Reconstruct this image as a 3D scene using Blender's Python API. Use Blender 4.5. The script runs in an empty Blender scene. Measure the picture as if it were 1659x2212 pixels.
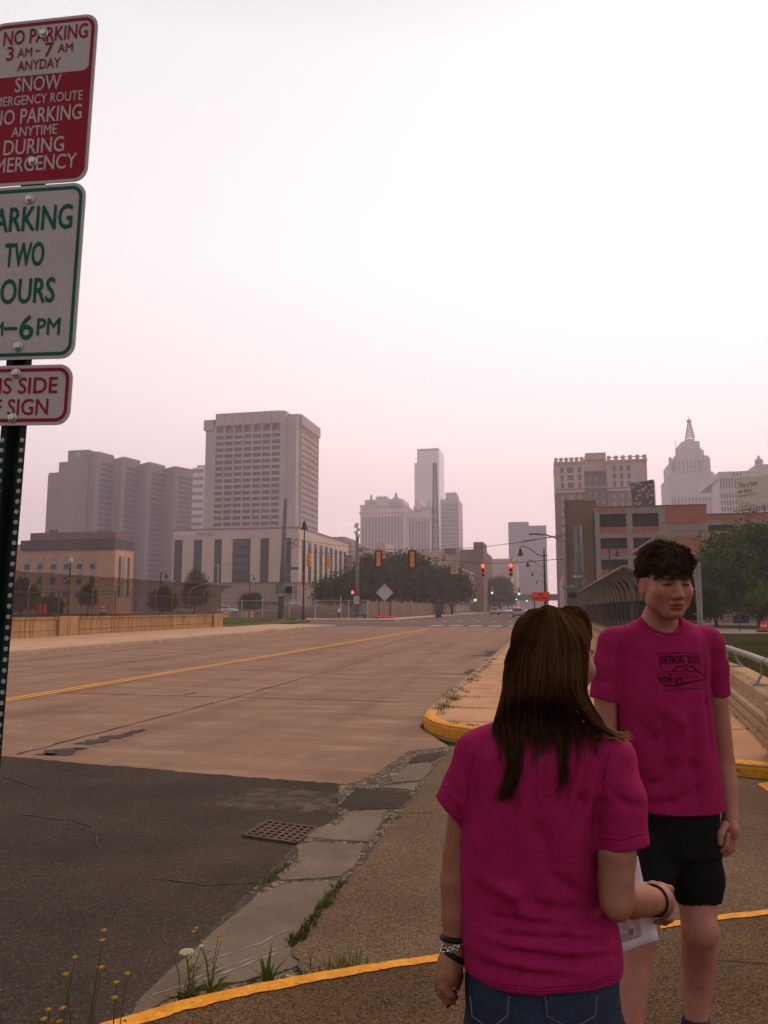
import bpy, bmesh, math, random
import numpy as np
from mathutils import Vector, Matrix, noise as mnoise
from mathutils.bvhtree import BVHTree
random.seed(11); RNG = np.random.default_rng(11)
sc = bpy.context.scene
C = sc.collection
# ------------------------------------------------------------------ camera
# world: x = across the street (right positive), y = along the street, z = up; road surface at z = 0
CAM_Z = 1.72
F_PX, CU, CV, W_PX, H_PX = 1650.0, 829.5, 1106.0, 1659.0, 2212.0
PITCH = math.atan((1313 - 1106) / F_PX)
YAW = math.atan(0.2155)                       # the camera looks 12.2 degrees left of the street axis
cd = bpy.data.cameras.new("camera"); cam = bpy.data.objects.new("camera", cd); C.objects.link(cam)
cam.location = (0, 0, CAM_Z); cam.rotation_euler = (math.pi / 2 + PITCH, 0, YAW)
cd.sensor_fit = 'VERTICAL'; cd.sensor_height = 36.0; cd.lens = 36.0 * F_PX / H_PX
cd.clip_start = 0.05; cd.clip_end = 20000
sc.camera = cam
# ------------------------------------------------------------------ sky and sun
SUN_AZ, SUN_EL = math.radians(24), math.radians(48)     # azimuth to the right of the street axis
w = bpy.data.worlds.new("World"); sc.world = w; w.use_nodes = True
nt = w.node_tree; nd = nt.nodes; lk = nt.links
bg = nd["Background"]; bg.inputs[1].default_value = 0.1
sky = nd.new("ShaderNodeTexSky"); sky.sky_type = 'NISHITA'; sky.sun_disc = False
sky.sun_elevation = SUN_EL; sky.sun_rotation = SUN_AZ; sky.dust_density = 8; sky.air_density = 1.5
tc = nd.new("ShaderNodeTexCoord"); sep = nd.new("ShaderNodeSeparateXYZ"); lk.new(tc.outputs["Generated"], sep.inputs[0])
ramp = nd.new("ShaderNodeValToRGB"); lk.new(sep.outputs[2], ramp.inputs[0])
for p, c in ((0.0, (1.16, .81, .82)), (.1, (1.22, .91, .92)), (.25, (1.18, .99, .99)), (.42, (1.08, 1.0, 1.0)), (.62, (.86, .85, .855)), (.76, (.45, .45, .46)), (1.0, (.24, .24, .25))):
    e = ramp.color_ramp.elements[0] if p == 0 else (ramp.color_ramp.elements[-1] if p == 1 else ramp.color_ramp.elements.new(p))
    e.position = p; e.color = (*c, 1)
# smoke is brighter towards the sun
dot = nd.new("ShaderNodeVectorMath"); dot.operation = 'DOT_PRODUCT'; lk.new(tc.outputs["Generated"], dot.inputs[0])
dot.inputs[1].default_value = (math.sin(SUN_AZ) * math.cos(SUN_EL), math.cos(SUN_AZ) * math.cos(SUN_EL), math.sin(SUN_EL))
mr = nd.new("ShaderNodeMapRange"); lk.new(dot.outputs["Value"], mr.inputs[0])
mr.inputs[1].default_value = -.9; mr.inputs[2].default_value = .95; mr.inputs[3].default_value = 2.0; mr.inputs[4].default_value = 12.6
mul = nd.new("ShaderNodeVectorMath"); mul.operation = 'SCALE'; lk.new(ramp.outputs[0], mul.inputs[0]); lk.new(mr.outputs[0], mul.inputs[3])
mix = nd.new("ShaderNodeMix"); mix.data_type = 'RGBA'; mix.inputs[0].default_value = .94
lk.new(sky.outputs[0], mix.inputs[6]); lk.new(mul.outputs[0], mix.inputs[7]); lk.new(mix.outputs[2], bg.inputs[0])
sl = bpy.data.lights.new("sun", 'SUN'); sl.energy = 1.9; sl.angle = math.radians(14); sl.color = (1, .62, .40)
so = bpy.data.objects.new("sun", sl); C.objects.link(so)
so.rotation_euler = (math.pi / 2 - SUN_EL, 0, math.pi - SUN_AZ); so.location = (20, 20, 60)
sc.view_settings.view_transform = 'Standard'; sc.view_settings.look = 'None'; sc.view_settings.exposure = 0.0; sc.view_settings.gamma = 1
sc.view_settings.use_curve_mapping = False
HAZE_D = .00056
sc.cycles.volume_bounces = 2; sc.cycles.max_bounces = 8; sc.cycles.transparent_max_bounces = 24; sc.cycles.caustics_reflective = False; sc.cycles.caustics_refractive = False

# ------------------------------------------------------------------ survey helpers: sight lines from the photograph's camera
_c, _s = math.cos(PITCH), math.sin(PITCH); _cy, _sy = math.cos(YAW), math.sin(YAW)
def ray(u, v):                                # direction, camera-aligned frame (x right, y ahead, z up)
    x = (u - CU) / F_PX; y = -(v - CV) / F_PX
    return Vector((x, _c - y * _s, _s + y * _c))
def to_world(p):                              # camera-aligned frame to street frame
    return Vector((p[0] * _cy - p[1] * _sy, p[0] * _sy + p[1] * _cy, p[2]))
def G(u, v, z=0.0):                           # point on the level z
    d = to_world(ray(u, v)); t = (z - CAM_Z) / d.z
    return Vector((d.x * t, d.y * t, z))
def P(u, v, S):                               # point on the plane y = S
    d = to_world(ray(u, v)); t = S / d.y
    return Vector((d.x * t, S, CAM_Z + d.z * t))
def PX(u, v, A):                              # point on the plane x = A
    d = to_world(ray(u, v)); t = A / d.x
    return Vector((A, d.y * t, CAM_Z + d.z * t))
def J(u, v, Y):                               # point at distance Y ahead of the camera, camera-aligned frame
    d = ray(u, v); t = Y / d.y
    return np.array((d.x * t, Y, CAM_Z + d.z * t))

# ------------------------------------------------------------------ materials
MATS = {}
def M(name, col, rough=.8, var=.12, scale=4.0, bump=0.0, bscale=60.0, metal=0.0, col2=None, detail=6, emit=None, spec=.15, fine=0.0, fscale=200.0, stretch=None, lo=.35, hi=.65):
    if name in MATS: return MATS[name]
    m = bpy.data.materials.new(name); m.use_nodes = True; n = m.node_tree.nodes; l = m.node_tree.links
    b = n["Principled BSDF"]; b.inputs["Roughness"].default_value = rough; b.inputs["Metallic"].default_value = metal
    b.inputs["Specular IOR Level"].default_value = spec
    t = n.new("ShaderNodeTexCoord"); vec = t.outputs["Object"]
    if stretch:
        mp = n.new("ShaderNodeMapping"); mp.inputs["Scale"].default_value = stretch; l.new(vec, mp.inputs[0]); vec = mp.outputs[0]
    nz = n.new("ShaderNodeTexNoise"); nz.inputs["Scale"].default_value = scale; nz.inputs["Detail"].default_value = detail; l.new(vec, nz.inputs["Vector"])
    r = n.new("ShaderNodeValToRGB"); l.new(nz.outputs[0], r.inputs[0])
    c2 = col2 if col2 else tuple(min(1, c * (1 + var)) for c in col); c1 = col if col2 else tuple(c * (1 - var) for c in col)
    r.color_ramp.elements[0].position = lo; r.color_ramp.elements[1].position = hi
    r.color_ramp.elements[0].color = (*c1, 1); r.color_ramp.elements[1].color = (*c2, 1)
    out = r.outputs[0]
    if fine:
        f = n.new("ShaderNodeTexNoise"); f.inputs["Scale"].default_value = fscale; f.inputs["Detail"].default_value = 2; l.new(t.outputs["Object"], f.inputs["Vector"])
        fr = n.new("ShaderNodeMapRange"); fr.inputs[1].default_value = .3; fr.inputs[2].default_value = .7; fr.inputs[3].default_value = 1 - fine; fr.inputs[4].default_value = 1 + fine
        l.new(f.outputs[0], fr.inputs[0])
        mx = n.new("ShaderNodeVectorMath"); mx.operation = 'SCALE'; l.new(out, mx.inputs[0]); l.new(fr.outputs[0], mx.inputs[3]); out = mx.outputs[0]
    l.new(out, b.inputs["Base Color"])
    if bump:
        bn = n.new("ShaderNodeTexNoise"); bn.inputs["Scale"].default_value = bscale; bn.inputs["Detail"].default_value = 4; l.new(vec, bn.inputs["Vector"])
        bp = n.new("ShaderNodeBump"); bp.inputs["Strength"].default_value = bump; bp.inputs["Distance"].default_value = .02
        l.new(bn.outputs[0], bp.inputs["Height"]); l.new(bp.outputs[0], b.inputs["Normal"])
    if emit:
        b.inputs["Emission Color"].default_value = (*emit[0], 1); b.inputs["Emission Strength"].default_value = emit[1]
    MATS[name] = m; return m
def nodes_of(m): return m.node_tree.nodes, m.node_tree.links, m.node_tree.nodes["Principled BSDF"]

def stain(m, scale, stretch, lo, hi, col, amt, detail=6):
    """blotches of another colour with a shape of their own (oil, wear, run-off)"""
    n, l, b = nodes_of(m); src = b.inputs["Base Color"].links[0].from_socket
    t = n.new("ShaderNodeTexCoord"); mp = n.new("ShaderNodeMapping"); mp.inputs["Scale"].default_value = stretch; l.new(t.outputs["Object"], mp.inputs[0])
    z = n.new("ShaderNodeTexNoise"); z.inputs["Scale"].default_value = scale; z.inputs["Detail"].default_value = detail; l.new(mp.outputs[0], z.inputs[0])
    r = n.new("ShaderNodeMapRange"); r.inputs[1].default_value = lo; r.inputs[2].default_value = hi; r.inputs[4].default_value = amt; l.new(z.outputs[0], r.inputs[0])
    x = n.new("ShaderNodeMix"); x.data_type = 'RGBA'; l.new(r.outputs[0], x.inputs[0]); l.new(src, x.inputs[6]); x.inputs[7].default_value = (*col, 1); l.new(x.outputs[2], b.inputs["Base Color"])
# ------------------------------------------------------------------ mesh builder
class MB:
    def __init__(s): s.v = []; s.f = []; s.mi = []
    def add(s, vs, fs, mi=0):
        o = len(s.v); s.v += [tuple(p) for p in vs]; s.f += [tuple(i + o for i in f) for f in fs]; s.mi += [mi] * len(fs); return s
    def box(s, x0, x1, y0, y1, z0, z1, mi=0):
        return s.add([(x0,y0,z0),(x1,y0,z0),(x1,y1,z0),(x0,y1,z0),(x0,y0,z1),(x1,y0,z1),(x1,y1,z1),(x0,y1,z1)],
                     [(0,3,2,1),(4,5,6,7),(0,1,5,4),(1,2,6,5),(2,3,7,6),(3,0,4,7)], mi)
    def obox(s, c, ax, ay, az, mi=0):         # oriented box: centre and three half axes
        c, ax, ay, az = map(Vector, (c, ax, ay, az)); vs = []
        for k in (-1, 1):
            for i, j in ((-1,-1),(1,-1),(1,1),(-1,1)): vs.append(c + ax * i + ay * j + az * k)
        return s.add(vs, [(0,3,2,1),(4,5,6,7),(0,1,5,4),(1,2,6,5),(2,3,7,6),(3,0,4,7)], mi)
    def prism(s, poly, z0, z1, mi=0):
        n = len(poly); vs = [(p[0], p[1], z0) for p in poly] + [(p[0], p[1], z1) for p in poly]
        return s.add(vs, [tuple(range(n - 1, -1, -1)), tuple(range(n, 2 * n))] + [(i, (i + 1) % n, n + (i + 1) % n, n + i) for i in range(n)], mi)
    def sheet(s, poly, z, mi=0): return s.add([(p[0], p[1], z) for p in poly], [tuple(range(len(poly)))], mi)
    def tube(s, path, r, n=8, mi=0, caps=True):
        path = [Vector(p) for p in path]; m = len(path); rr = r if isinstance(r, (list, tuple)) else [r] * m
        o = len(s.v); prev = None
        for i, p in enumerate(path):
            d = (path[min(i + 1, m - 1)] - path[max(i - 1, 0)]).normalized()
            if prev is None:
                a = Vector((0, 0, 1)) if abs(d.z) < .9 else Vector((1, 0, 0)); x = d.cross(a).normalized()
            else: x = (prev - d * prev.dot(d)).normalized()
            prev = x; y = d.cross(x)
            for k in range(n):
                a = 2 * math.pi * k / n; s.v.append(tuple(p + (x * math.cos(a) + y * math.sin(a)) * rr[i]))
        for i in range(m - 1):
            for k in range(n): s.f.append((o + i*n + k, o + i*n + (k+1) % n, o + (i+1)*n + (k+1) % n, o + (i+1)*n + k)); s.mi.append(mi)
        if caps: s.f += [tuple(o + k for k in range(n - 1, -1, -1)), tuple(o + (m-1)*n + k for k in range(n))]; s.mi += [mi, mi]
        return s
    def lathe(s, c, prof, n=16, mi=0, axis='z'):
        o = len(s.v)
        for r, h in prof:
            for k in range(n):
                a = 2 * math.pi * k / n; q = (r * math.cos(a), r * math.sin(a), h)
                if axis == 'x': q = (q[2], q[0], q[1])
                if axis == 'y': q = (q[1], q[2], q[0])
                s.v.append((c[0] + q[0], c[1] + q[1], c[2] + q[2]))
        for i in range(len(prof) - 1):
            for k in range(n): s.f.append((o+i*n+k, o+i*n+(k+1)%n, o+(i+1)*n+(k+1)%n, o+(i+1)*n+k)); s.mi.append(mi)
        s.f += [tuple(o + k for k in range(n-1, -1, -1)), tuple(o + (len(prof)-1)*n + k for k in range(n))]; s.mi += [mi, mi]
        return s
    def extrude(s, prof, a, b, right, mi=0):  # 2-D profile (offset along right, height) carried from a to b
        a, b, right = Vector(a), Vector(b), Vector(right); n = len(prof)
        vs = [a + right * p[0] + Vector((0, 0, p[1])) for p in prof] + [b + right * p[0] + Vector((0, 0, p[1])) for p in prof]
        return s.add(vs, [tuple(range(n)), tuple(range(2*n - 1, n - 1, -1))] + [(i, n + i, n + (i+1) % n, (i+1) % n) for i in range(n)], mi)
    def build(s, name, mat, parent=None, smooth=False, bevel=0, loc=None, rot=None, fix=True):
        me = bpy.data.meshes.new(name); me.from_pydata(s.v, [], s.f)
        for m in (mat if isinstance(mat, (list, tuple)) else [mat]): me.materials.append(m)
        if len(me.materials) > 1: me.polygons.foreach_set("material_index", s.mi)
        if fix:
            bm = bmesh.new(); bm.from_mesh(me); bmesh.ops.recalc_face_normals(bm, faces=bm.faces); bm.to_mesh(me); bm.free()
        if smooth: me.polygons.foreach_set("use_smooth", [True] * len(me.polygons))
        o = bpy.data.objects.new(name, me); C.objects.link(o)
        if parent is not None: o.parent = parent
        if loc is not None: o.location = loc
        if rot is not None: o.rotation_euler = rot
        if bevel:
            md = o.modifiers.new("bevel", 'BEVEL'); md.width = bevel; md.segments = 2; md.limit_method = 'ANGLE'
        return o
def tag(o, label=None, cat=None, group=None, kind=None):
    if label: o["label"] = label
    if cat: o["category"] = cat
    if group: o["group"] = group
    if kind: o["kind"] = kind
    return o
def thing(name, label, cat, loc=(0, 0, 0), rz=0, group=None):
    o = bpy.data.objects.new(name, None); C.objects.link(o); o.location = loc; o.rotation_euler = (0, 0, rz); o.empty_display_size = .2
    return tag(o, label, cat, group)
def copy_tree(o, parent=None):
    c = o.copy(); C.objects.link(c); c.parent = parent
    for ch in list(o.children): copy_tree(ch, c)
    return c
def repeat(o, loc, rz=None, label=None, scale=None):
    c = copy_tree(o); c.location = loc
    if rz is not None: c.rotation_euler = (0, 0, rz)
    if scale is not None: c.scale = scale
    if label: c["label"] = label
    return c
def lettering(lines, mat, mtx, parent, name="lettering", depth=0.0, bold=0.0):
    """lines: (text, x, y, height, width or None) in the sign's own plane, x/y at the centre of the line; one mesh on matrix mtx"""
    vs, fs = [], []
    for text, x, y, h, wd in lines:
        cu = bpy.data.curves.new("t", 'FONT'); cu.body = text; cu.align_x = 'CENTER'; cu.align_y = 'CENTER'; cu.resolution_u = 3
        ob = bpy.data.objects.new("t", cu); C.objects.link(ob)
        dg = bpy.context.evaluated_depsgraph_get(); me = bpy.data.meshes.new_from_object(ob.evaluated_get(dg))
        co = np.array([v.co[:] for v in me.vertices]).reshape(-1, 3)
        if len(co):
            mn, mx = co.min(0), co.max(0); sy = h / (mx[1] - mn[1]) if len(text.strip("-_.")) else h
            sx = (wd / (mx[0] - mn[0])) if wd else sy
            ce = (mn + mx) / 2
            for j, (ox, oy) in enumerate(((0, 0), (-1, 0), (1, 0), (0, -1), (0, 1)) if bold else ((0, 0),)):   # bold: struck again a hair aside
                o = len(vs)
                for q in co: vs.append(mtx @ Vector(((q[0] - ce[0]) * sx + x + ox * bold * h, (q[1] - ce[1]) * sy + y + oy * bold * h, depth + j * h * .0015)))
                fs += [tuple(i + o for i in p.vertices) for p in me.polygons]
        bpy.data.objects.remove(ob); bpy.data.curves.remove(cu); bpy.data.meshes.remove(me)
    mb = MB(); mb.add(vs, fs); return mb.build(name, mat, parent, fix=False)
def frame_mtx(origin, xaxis, yaxis):
    x = Vector(xaxis).normalized(); y = Vector(yaxis); y = (y - x * y.dot(x)).normalized(); z = x.cross(y)
    m = Matrix((x, y, z)).transposed().to_4x4(); m.translation = origin; return m
# ================================================================== the setting
def poly_px(pts, z): return [(G(u, v, z).x, G(u, v, z).y) for u, v in pts]
def jitter(pts, n, a):                        # subdivide an open line and roughen it
    out = []
    for i in range(len(pts) - 1):
        p, q = Vector(pts[i]), Vector(pts[i + 1])
        for k in range(n):
            t = p.lerp(q, k / n); out.append((t.x + random.uniform(-a, a) * (k > 0), t.y + random.uniform(-a, a) * (k > 0)))
    return out + [tuple(pts[-1])]
def add_cells(m, scale, colors, mixf=1.0, darkedge=0.0):
    """speckle a material with voronoi cells (exposed aggregate)"""
    n, l, b = nodes_of(m); src = b.inputs["Base Color"].links[0].from_socket
    t = n.new("ShaderNodeTexCoord"); v = n.new("ShaderNodeTexVoronoi"); v.inputs["Scale"].default_value = scale; l.new(t.outputs["Object"], v.inputs["Vector"])
    s = n.new("ShaderNodeSeparateColor"); l.new(v.outputs["Color"], s.inputs[0])
    r = n.new("ShaderNodeValToRGB"); r.color_ramp.interpolation = 'CONSTANT'; l.new(s.outputs[0], r.inputs[0])
    for i, (p, c) in enumerate(colors):
        e = r.color_ramp.elements[i] if i < 2 else r.color_ramp.elements.new(p); e.position = p; e.color = (*c, 1)
    mx = n.new("ShaderNodeMix"); mx.data_type = 'RGBA'; mx.blend_type = 'MULTIPLY'; mx.inputs[0].default_value = mixf
    l.new(src, mx.inputs[6]); l.new(r.outputs[0], mx.inputs[7]); l.new(mx.outputs[2], b.inputs["Base Color"])
    bp = n.new("ShaderNodeBump"); bp.inputs["Strength"].default_value = .6; bp.inputs["Distance"].default_value = .004
    l.new(v.outputs["Distance"], bp.inputs["Height"]); bp.invert = True; l.new(bp.outputs[0], b.inputs["Normal"])
m_ground = M("dry_grass", (.042, .044, .014), .95, scale=.3, col2=(.026, .03, .010), fine=.5, fscale=9, spec=0)
m_road = M("old_concrete", (.225, .14, .098), .85, scale=1.6, col2=(.30, .193, .14), fine=.25, fscale=55, bump=.15, bscale=40, stretch=(.22, 1, 1), detail=8, lo=.3, hi=.72, spec=.05)
stain(m_road, 1.0, (1.1, .05, 1), .48, .72, (.135, .085, .06), .55); stain(m_road, .5, (1, .6, 1), .55, .75, (.13, .082, .06), .6); stain(m_road, 2.6, (.35, 1, 1), .56, .7, (.36, .26, .205), .5)
m_asph = M("patched_asphalt", (.044, .036, .030), .9, scale=1.1, col2=(.06, .05, .042), fine=.3, fscale=160, bump=.5, bscale=150, spec=.05)
add_cells(m_asph, 110, [(0, (.7, .7, .7)), (.3, (1, 1, 1)), (.8, (1.35, 1.3, 1.2)), (.95, (2.0, 1.9, 1.7))])
m_asph2 = M("street_asphalt", (.12, .092, .085), .9, scale=.2, col2=(.155, .12, .11), fine=.15, fscale=12, spec=.05)
m_walk = M("aggregate_walk", (.092, .062, .036), .9, scale=1.3, col2=(.127, .088, .053), fine=.25, fscale=90, spec=.05)
add_cells(m_walk, 125, [(0, (.5, .48, .45)), (.2, (.88, .88, .88)), (.5, (1.1, 1.07, 1.0)), (.8, (1.45, 1.36, 1.2)), (.93, (.66, .5, .4))]); stain(m_walk, 2.2, (1, 1, 1), .55, .75, (.07, .05, .032), .5)
m_apron = M("aggregate_apron", (.125, .09, .06), .9, scale=1.0, col2=(.165, .121, .083), fine=.25, fscale=90, spec=.05)
add_cells(m_apron, 115, [(0, (.55, .53, .5)), (.2, (.9, .9, .9)), (.5, (1.08, 1.06, 1.0)), (.8, (1.35, 1.3, 1.18)), (.93, (.66, .54, .44))]); stain(m_apron, 1.6, (1, 1, 1), .54, .74, (.10, .07, .045), .5)
m_slab = M("worn_gutter", (.13, .105, .076), .85, scale=2.2, col2=(.18, .147, .112), fine=.2, fscale=110, bump=.3, bscale=60)
m_gravel = M("loose_gravel", (.075, .06, .05), .95, scale=9, col2=(.15, .125, .10), fine=.5, fscale=60, bump=1, bscale=60)
add_cells(m_gravel, 45, [(0, (.4, .4, .4)), (.3, (.8, .8, .8)), (.6, (1.2, 1.2, 1.1)), (.88, (2.2, 2.0, 1.7))])
m_brick = M("orange_walk", (.42, .235, .125), .9, scale=.8, col2=(.50, .29, .165), fine=.2, fscale=60, bump=.15)
m_lwalk = M("pink_walk", (.43, .28, .19), .9, scale=.6, col2=(.5, .34, .235), fine=.15, fscale=40)
stain(m_brick, 1.4, (1, 1, 1), .52, .74, (.25, .13, .07), .6); stain(m_lwalk, .8, (1, .4, 1), .54, .74, (.28, .17, .11), .55); stain(m_slab, 2.5, (1, 1, 1), .54, .72, (.10, .075, .055), .6); stain(m_asph, .7, (1, 1, 1), .52, .75, (.10, .08, .064), .4)
m_curb = M("stone_curb", (.26, .19, .14), .9, scale=2, col2=(.38, .28, .2), fine=.3, fscale=40, bump=.4)
m_yel = M("yellow_paint", (.62, .255, .012), .7, scale=14, col2=(.75, .34, .022), fine=.14, fscale=60, bump=.2, bscale=80)
stain(m_yel, 30, (1, 1, 1), .60, .70, (.22, .12, .04), .8)
m_yel2 = M("worn_yellow_paint", (.70, .34, .045), .8, scale=1.5, col2=(.6, .31, .06), fine=.25, fscale=30)
m_white = M("worn_white_paint", (.47, .40, .37), .8, scale=1.5, col2=(.36, .29, .26), fine=.2, fscale=20)
m_crack_shade = M("tar_crack_and_shade", (.045, .038, .033), .9, scale=20, col2=(.08, .065, .055))
m_green = M("verge_grass", (.09, .10, .02), .95, scale=2, col2=(.05, .065, .015), fine=.4, fscale=30, spec=.05)

ST = dict(kind="structure")
g = MB(); g.sheet([(-2600, -400), (2600, -400), (2600, 3400), (-2600, 3400)], -.06); tag(g.build("ground", m_ground), **ST)
# road: the concrete bridge deck
r = MB(); r.prism([(-19.2, 69.5), (-19.2, -20), (-1.9, -20), (-1.9, 3), (-1.1, 9.4), (-1.5, 10.3), (-1.9, 11.3), (-1.9, 69.5)], -.3, 0)
road = tag(r.build("road", m_road), **ST)
cross = MB(); cross.prism([(-420, 69.5), (420, 69.5), (420, 103), (-420, 103)], -.2, -.004); tag(cross.build("cross_street", m_asph2), **ST)
far = MB(); far.prism([(-20.6, 103), (-1.6, 103), (-1.6, 1400), (-20.6, 1400)], -.2, -.002); tag(far.build("far_street", m_asph2), **ST)
# transverse and long joints, tar repairs: marks of the road
def strip(mb, pts, w, z, wv=.0):
    pts = [Vector((p[0], p[1], 0)) for p in pts]; L, R = [], []
    for i, p in enumerate(pts):
        d = (pts[min(i+1, len(pts)-1)] - pts[max(i-1, 0)]).normalized(); n = Vector((-d.y, d.x, 0)); ww = w * (1 + random.uniform(-wv, wv)) / 2
        L.append(p + n * ww); R.append(p - n * ww)
    o = [(q.x, q.y, z) for q in L] + [(q.x, q.y, z) for q in R]; k = len(pts)
    mb.add(o, [(i, k + i, k + i + 1, i + 1) for i in range(k - 1)])
jm = MB()
for y in (14.2, 20.3, 32.6, 44.9, 57.2): strip(jm, jitter([(-19.1, y), (-2.0, y - .05)], 40, .02), .035, .004, .6)
strip(jm, jitter([(-6.2, 8.2), (-6.0, 14), (-5.9, 40), (-5.9, 69)], 30, .03), .04, .0045, .7)
strip(jm, jitter([(-14.2, 9), (-14.1, 69)], 60, .03), .035, .005, .7)
jm.build("joint", m_crack_shade, road)
tr = MB()
for (u0, v0, u1, v1, wd) in ((95, 1632, 160, 1618, .30), (180, 1608, 260, 1590, .22), (262, 1590, 312, 1576, .12), (30, 1408, 90, 1400, .4), (400, 1500, 425, 1497, .1), (985, 1500, 1040, 1478, .28), (1020, 1456, 1062, 1440, .55), (1050, 1418, 1085, 1406, .8), (965, 1530, 1010, 1512, .2)):
    a, b = G(u0, v0), G(u1, v1); strip(tr, jitter([(a.x, a.y), (b.x, b.y)], 9, .05), wd, .0065, .75)
tr.build("tar_patch", m_crack_shade, road)
# double yellow centre line, stop line, crosswalk
cl = MB()
for off in (-.11, .11): strip(cl, jitter([(-10.2 + off, -10), (-9.95 + off, 21), (-9.7 + off, 63)], 40, .012), .13, .008, .12)
cl.build("centre_line", m_yel2, road)
sl_ = MB(); strip(sl_, jitter([(-9.3, 66.5), (-2.0, 66.5)], 30, .02), .3, .008, .2); sl_.build("stop_line", m_white, road)
cw = MB()
strip(cw, jitter([(-32, 88.4), (-2, 88.4)], 40, .03), .5, .003, .2)
for k in range(5): cw.sheet([(-11.5 + k * 1.9, 73), (-10.2 + k * 1.9, 73), (-10.2 + k * 1.9, 76.5), (-11.5 + k * 1.9, 76.5)], .004)
for k in range(9): cw.sheet([(-20 + k * 2.1, 98), (-19.3 + k * 2.1, 98), (-19.3 + k * 2.1, 101), (-20 + k * 2.1, 101)], .004)
tag(cw.build("crosswalk", m_white), **ST)
# dark asphalt of the near side road
edge = jitter([(-16, 8.95), (-6.4, 8.05), (-3.1, 7.6), (-2.0, 7.5), (-1.72, 7.35)], 26, .025)
low = poly_px([(770, 1708), (745, 1748), (735, 1775), (690, 1790), (665, 1815), (640, 1835), (600, 1880), (560, 1925), (470, 2005), (275, 2205)], 0)
am = MB(); am.sheet(edge + jitter(low, 5, .018) + [(-2.3, 2.2), (-3.2, 0), (-3.2, -12), (-16, -12)], .007); tag(am.build("asphalt", m_asph), **ST)
sand = MB()
def blob(cx, cy, rx, ry, ang=0, n=26, rough=.25):
    out = []
    for k in range(n):
        a = 2 * math.pi * k / n; q = 1 + random.uniform(-rough, rough); x, y = rx * q * math.cos(a), ry * q * math.sin(a)
        out.append((cx + x * math.cos(ang) - y * math.sin(ang), cy + x * math.sin(ang) + y * math.cos(ang)))
    return out
m_sand = bpy.data.materials.new("drifted_sand"); m_sand.use_nodes = True
_n, _l, _b = nodes_of(m_sand); _b.inputs["Base Color"].default_value = (.17, .125, .085, 1); _b.inputs["Roughness"].default_value = .95
_t = _n.new("ShaderNodeTexCoord"); _z = _n.new("ShaderNodeTexNoise"); _z.inputs["Scale"].default_value = 7; _z.inputs["Detail"].default_value = 9; _l.new(_t.outputs["Object"], _z.inputs[0])
_r = _n.new("ShaderNodeMapRange"); _r.inputs[1].default_value = .36; _r.inputs[2].default_value = .74; _r.inputs[4].default_value = .6; _l.new(_z.outputs[0], _r.inputs[0])
_tr = _n.new("ShaderNodeBsdfTransparent"); _mx = _n.new("ShaderNodeMixShader"); _l.new(_r.outputs[0], _mx.inputs[0]); _l.new(_tr.outputs[0], _mx.inputs[1]); _l.new(_b.outputs[0], _mx.inputs[2])
_l.new(_mx.outputs[0], _n["Material Output"].inputs[0])
p = G(610, 1728); sand.sheet(blob(p.x, p.y, .62, .42, .2), .0105); p = G(740, 1740); sand.sheet(blob(p.x, p.y, .4, .28, .4), .0115); tag(sand.build("sand", m_sand), kind="stuff")
ac = MB()
for pts in ([(10, 1680), (40, 1690), (70, 1700)], [(150, 1770), (200, 1790), (215, 1840)], [(40, 1760), (150, 1775)], [(330, 1900), (450, 1915), (570, 1908)], [(110, 1655), (180, 1672)]):
    strip(ac, jitter(poly_px(pts, 0), 9, .012), .012, .0125, .7)
strip(ac, jitter(poly_px([(655, 1822), (600, 1882), (558, 1928), (470, 2007), (370, 2110), (270, 2212)], 0), 9, .012), .045, .0155, .6)  # dark strip paints the step shadow where asphalt stands above the gutter
ac.build("crack_or_shade", m_crack_shade, bpy.data.objects["asphalt"])
# broken gutter: gravel bed with worn slabs
gb = MB(); gb.sheet(poly_px([(731, 1699), (770, 1692), (814, 1672), (860, 1640), (878, 1626), (983, 1613), (1010, 1640), (900, 1760), (800, 1900), (720, 2000), (660, 2110), (400, 2190), (250, 2240), (270, 2195), (460, 2010), (590, 1880), (655, 1815), (730, 1770)], 0), .0145)
gutter = tag(gb.build("gutter", m_gravel), **ST)
def slab(pts, tilt=0, mat=m_slab, h=.022):
    q = [(G(u, v).x, G(u, v).y) for u, v in pts]; q = jitter(q + [q[0]], 5, .012)[:-1]; mb = MB(); n = len(q); zz = [h + tilt * (i / n - .5) for i in range(n)]
    mb.add([(x, y, z) for (x, y), z in zip(q, zz)] + [(x, y, -.05) for x, y in q], [tuple(range(n))] + [(i, n + i, n + (i+1) % n, (i+1) % n) for i in range(n)])
    return mb.build("slab", mat, gutter, bevel=.006)
slab([(280, 2212), (310, 2160), (464, 2018), (554, 1945), (608, 1918), (634, 1913), (731, 1908), (688, 1968), (622, 2048), (640, 2072), (652, 2096), (608, 2108), (464, 2140), (370, 2165)])
slab([(641, 1831), (661, 1826), (788, 1830), (763, 1881), (731, 1900), (608, 1908), (598, 1897), (644, 1860)], .006)
slab([(661, 1813), (680, 1794), (734, 1789), (752, 1760), (835, 1753), (824, 1780), (794, 1823), (731, 1820)], -.006)
slab([(731, 1744), (770, 1706), (878, 1714), (891, 1726), (859, 1751), (760, 1755)], .0, m_asph, .02)
slab([(839, 1698), (882, 1656), (929, 1652), (938, 1662), (911, 1690)], .012)
slab([(800, 1706), (838, 1702), (905, 1694), (893, 1714), (880, 1710)], .006)
slab([(880, 1652), (900, 1636), (950, 1628), (962, 1634), (934, 1648)], -.008, m_asph)
scuff = MB()
for pts in ([(330, 2150), (430, 2120), (520, 2090), (600, 2058)], [(420, 2115), (520, 2080), (600, 2050)], [(470, 2070), (560, 2040), (640, 2000)]): strip(scuff, jitter(poly_px(pts, .02), 7, .006), .010, .0238, .9)
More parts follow.
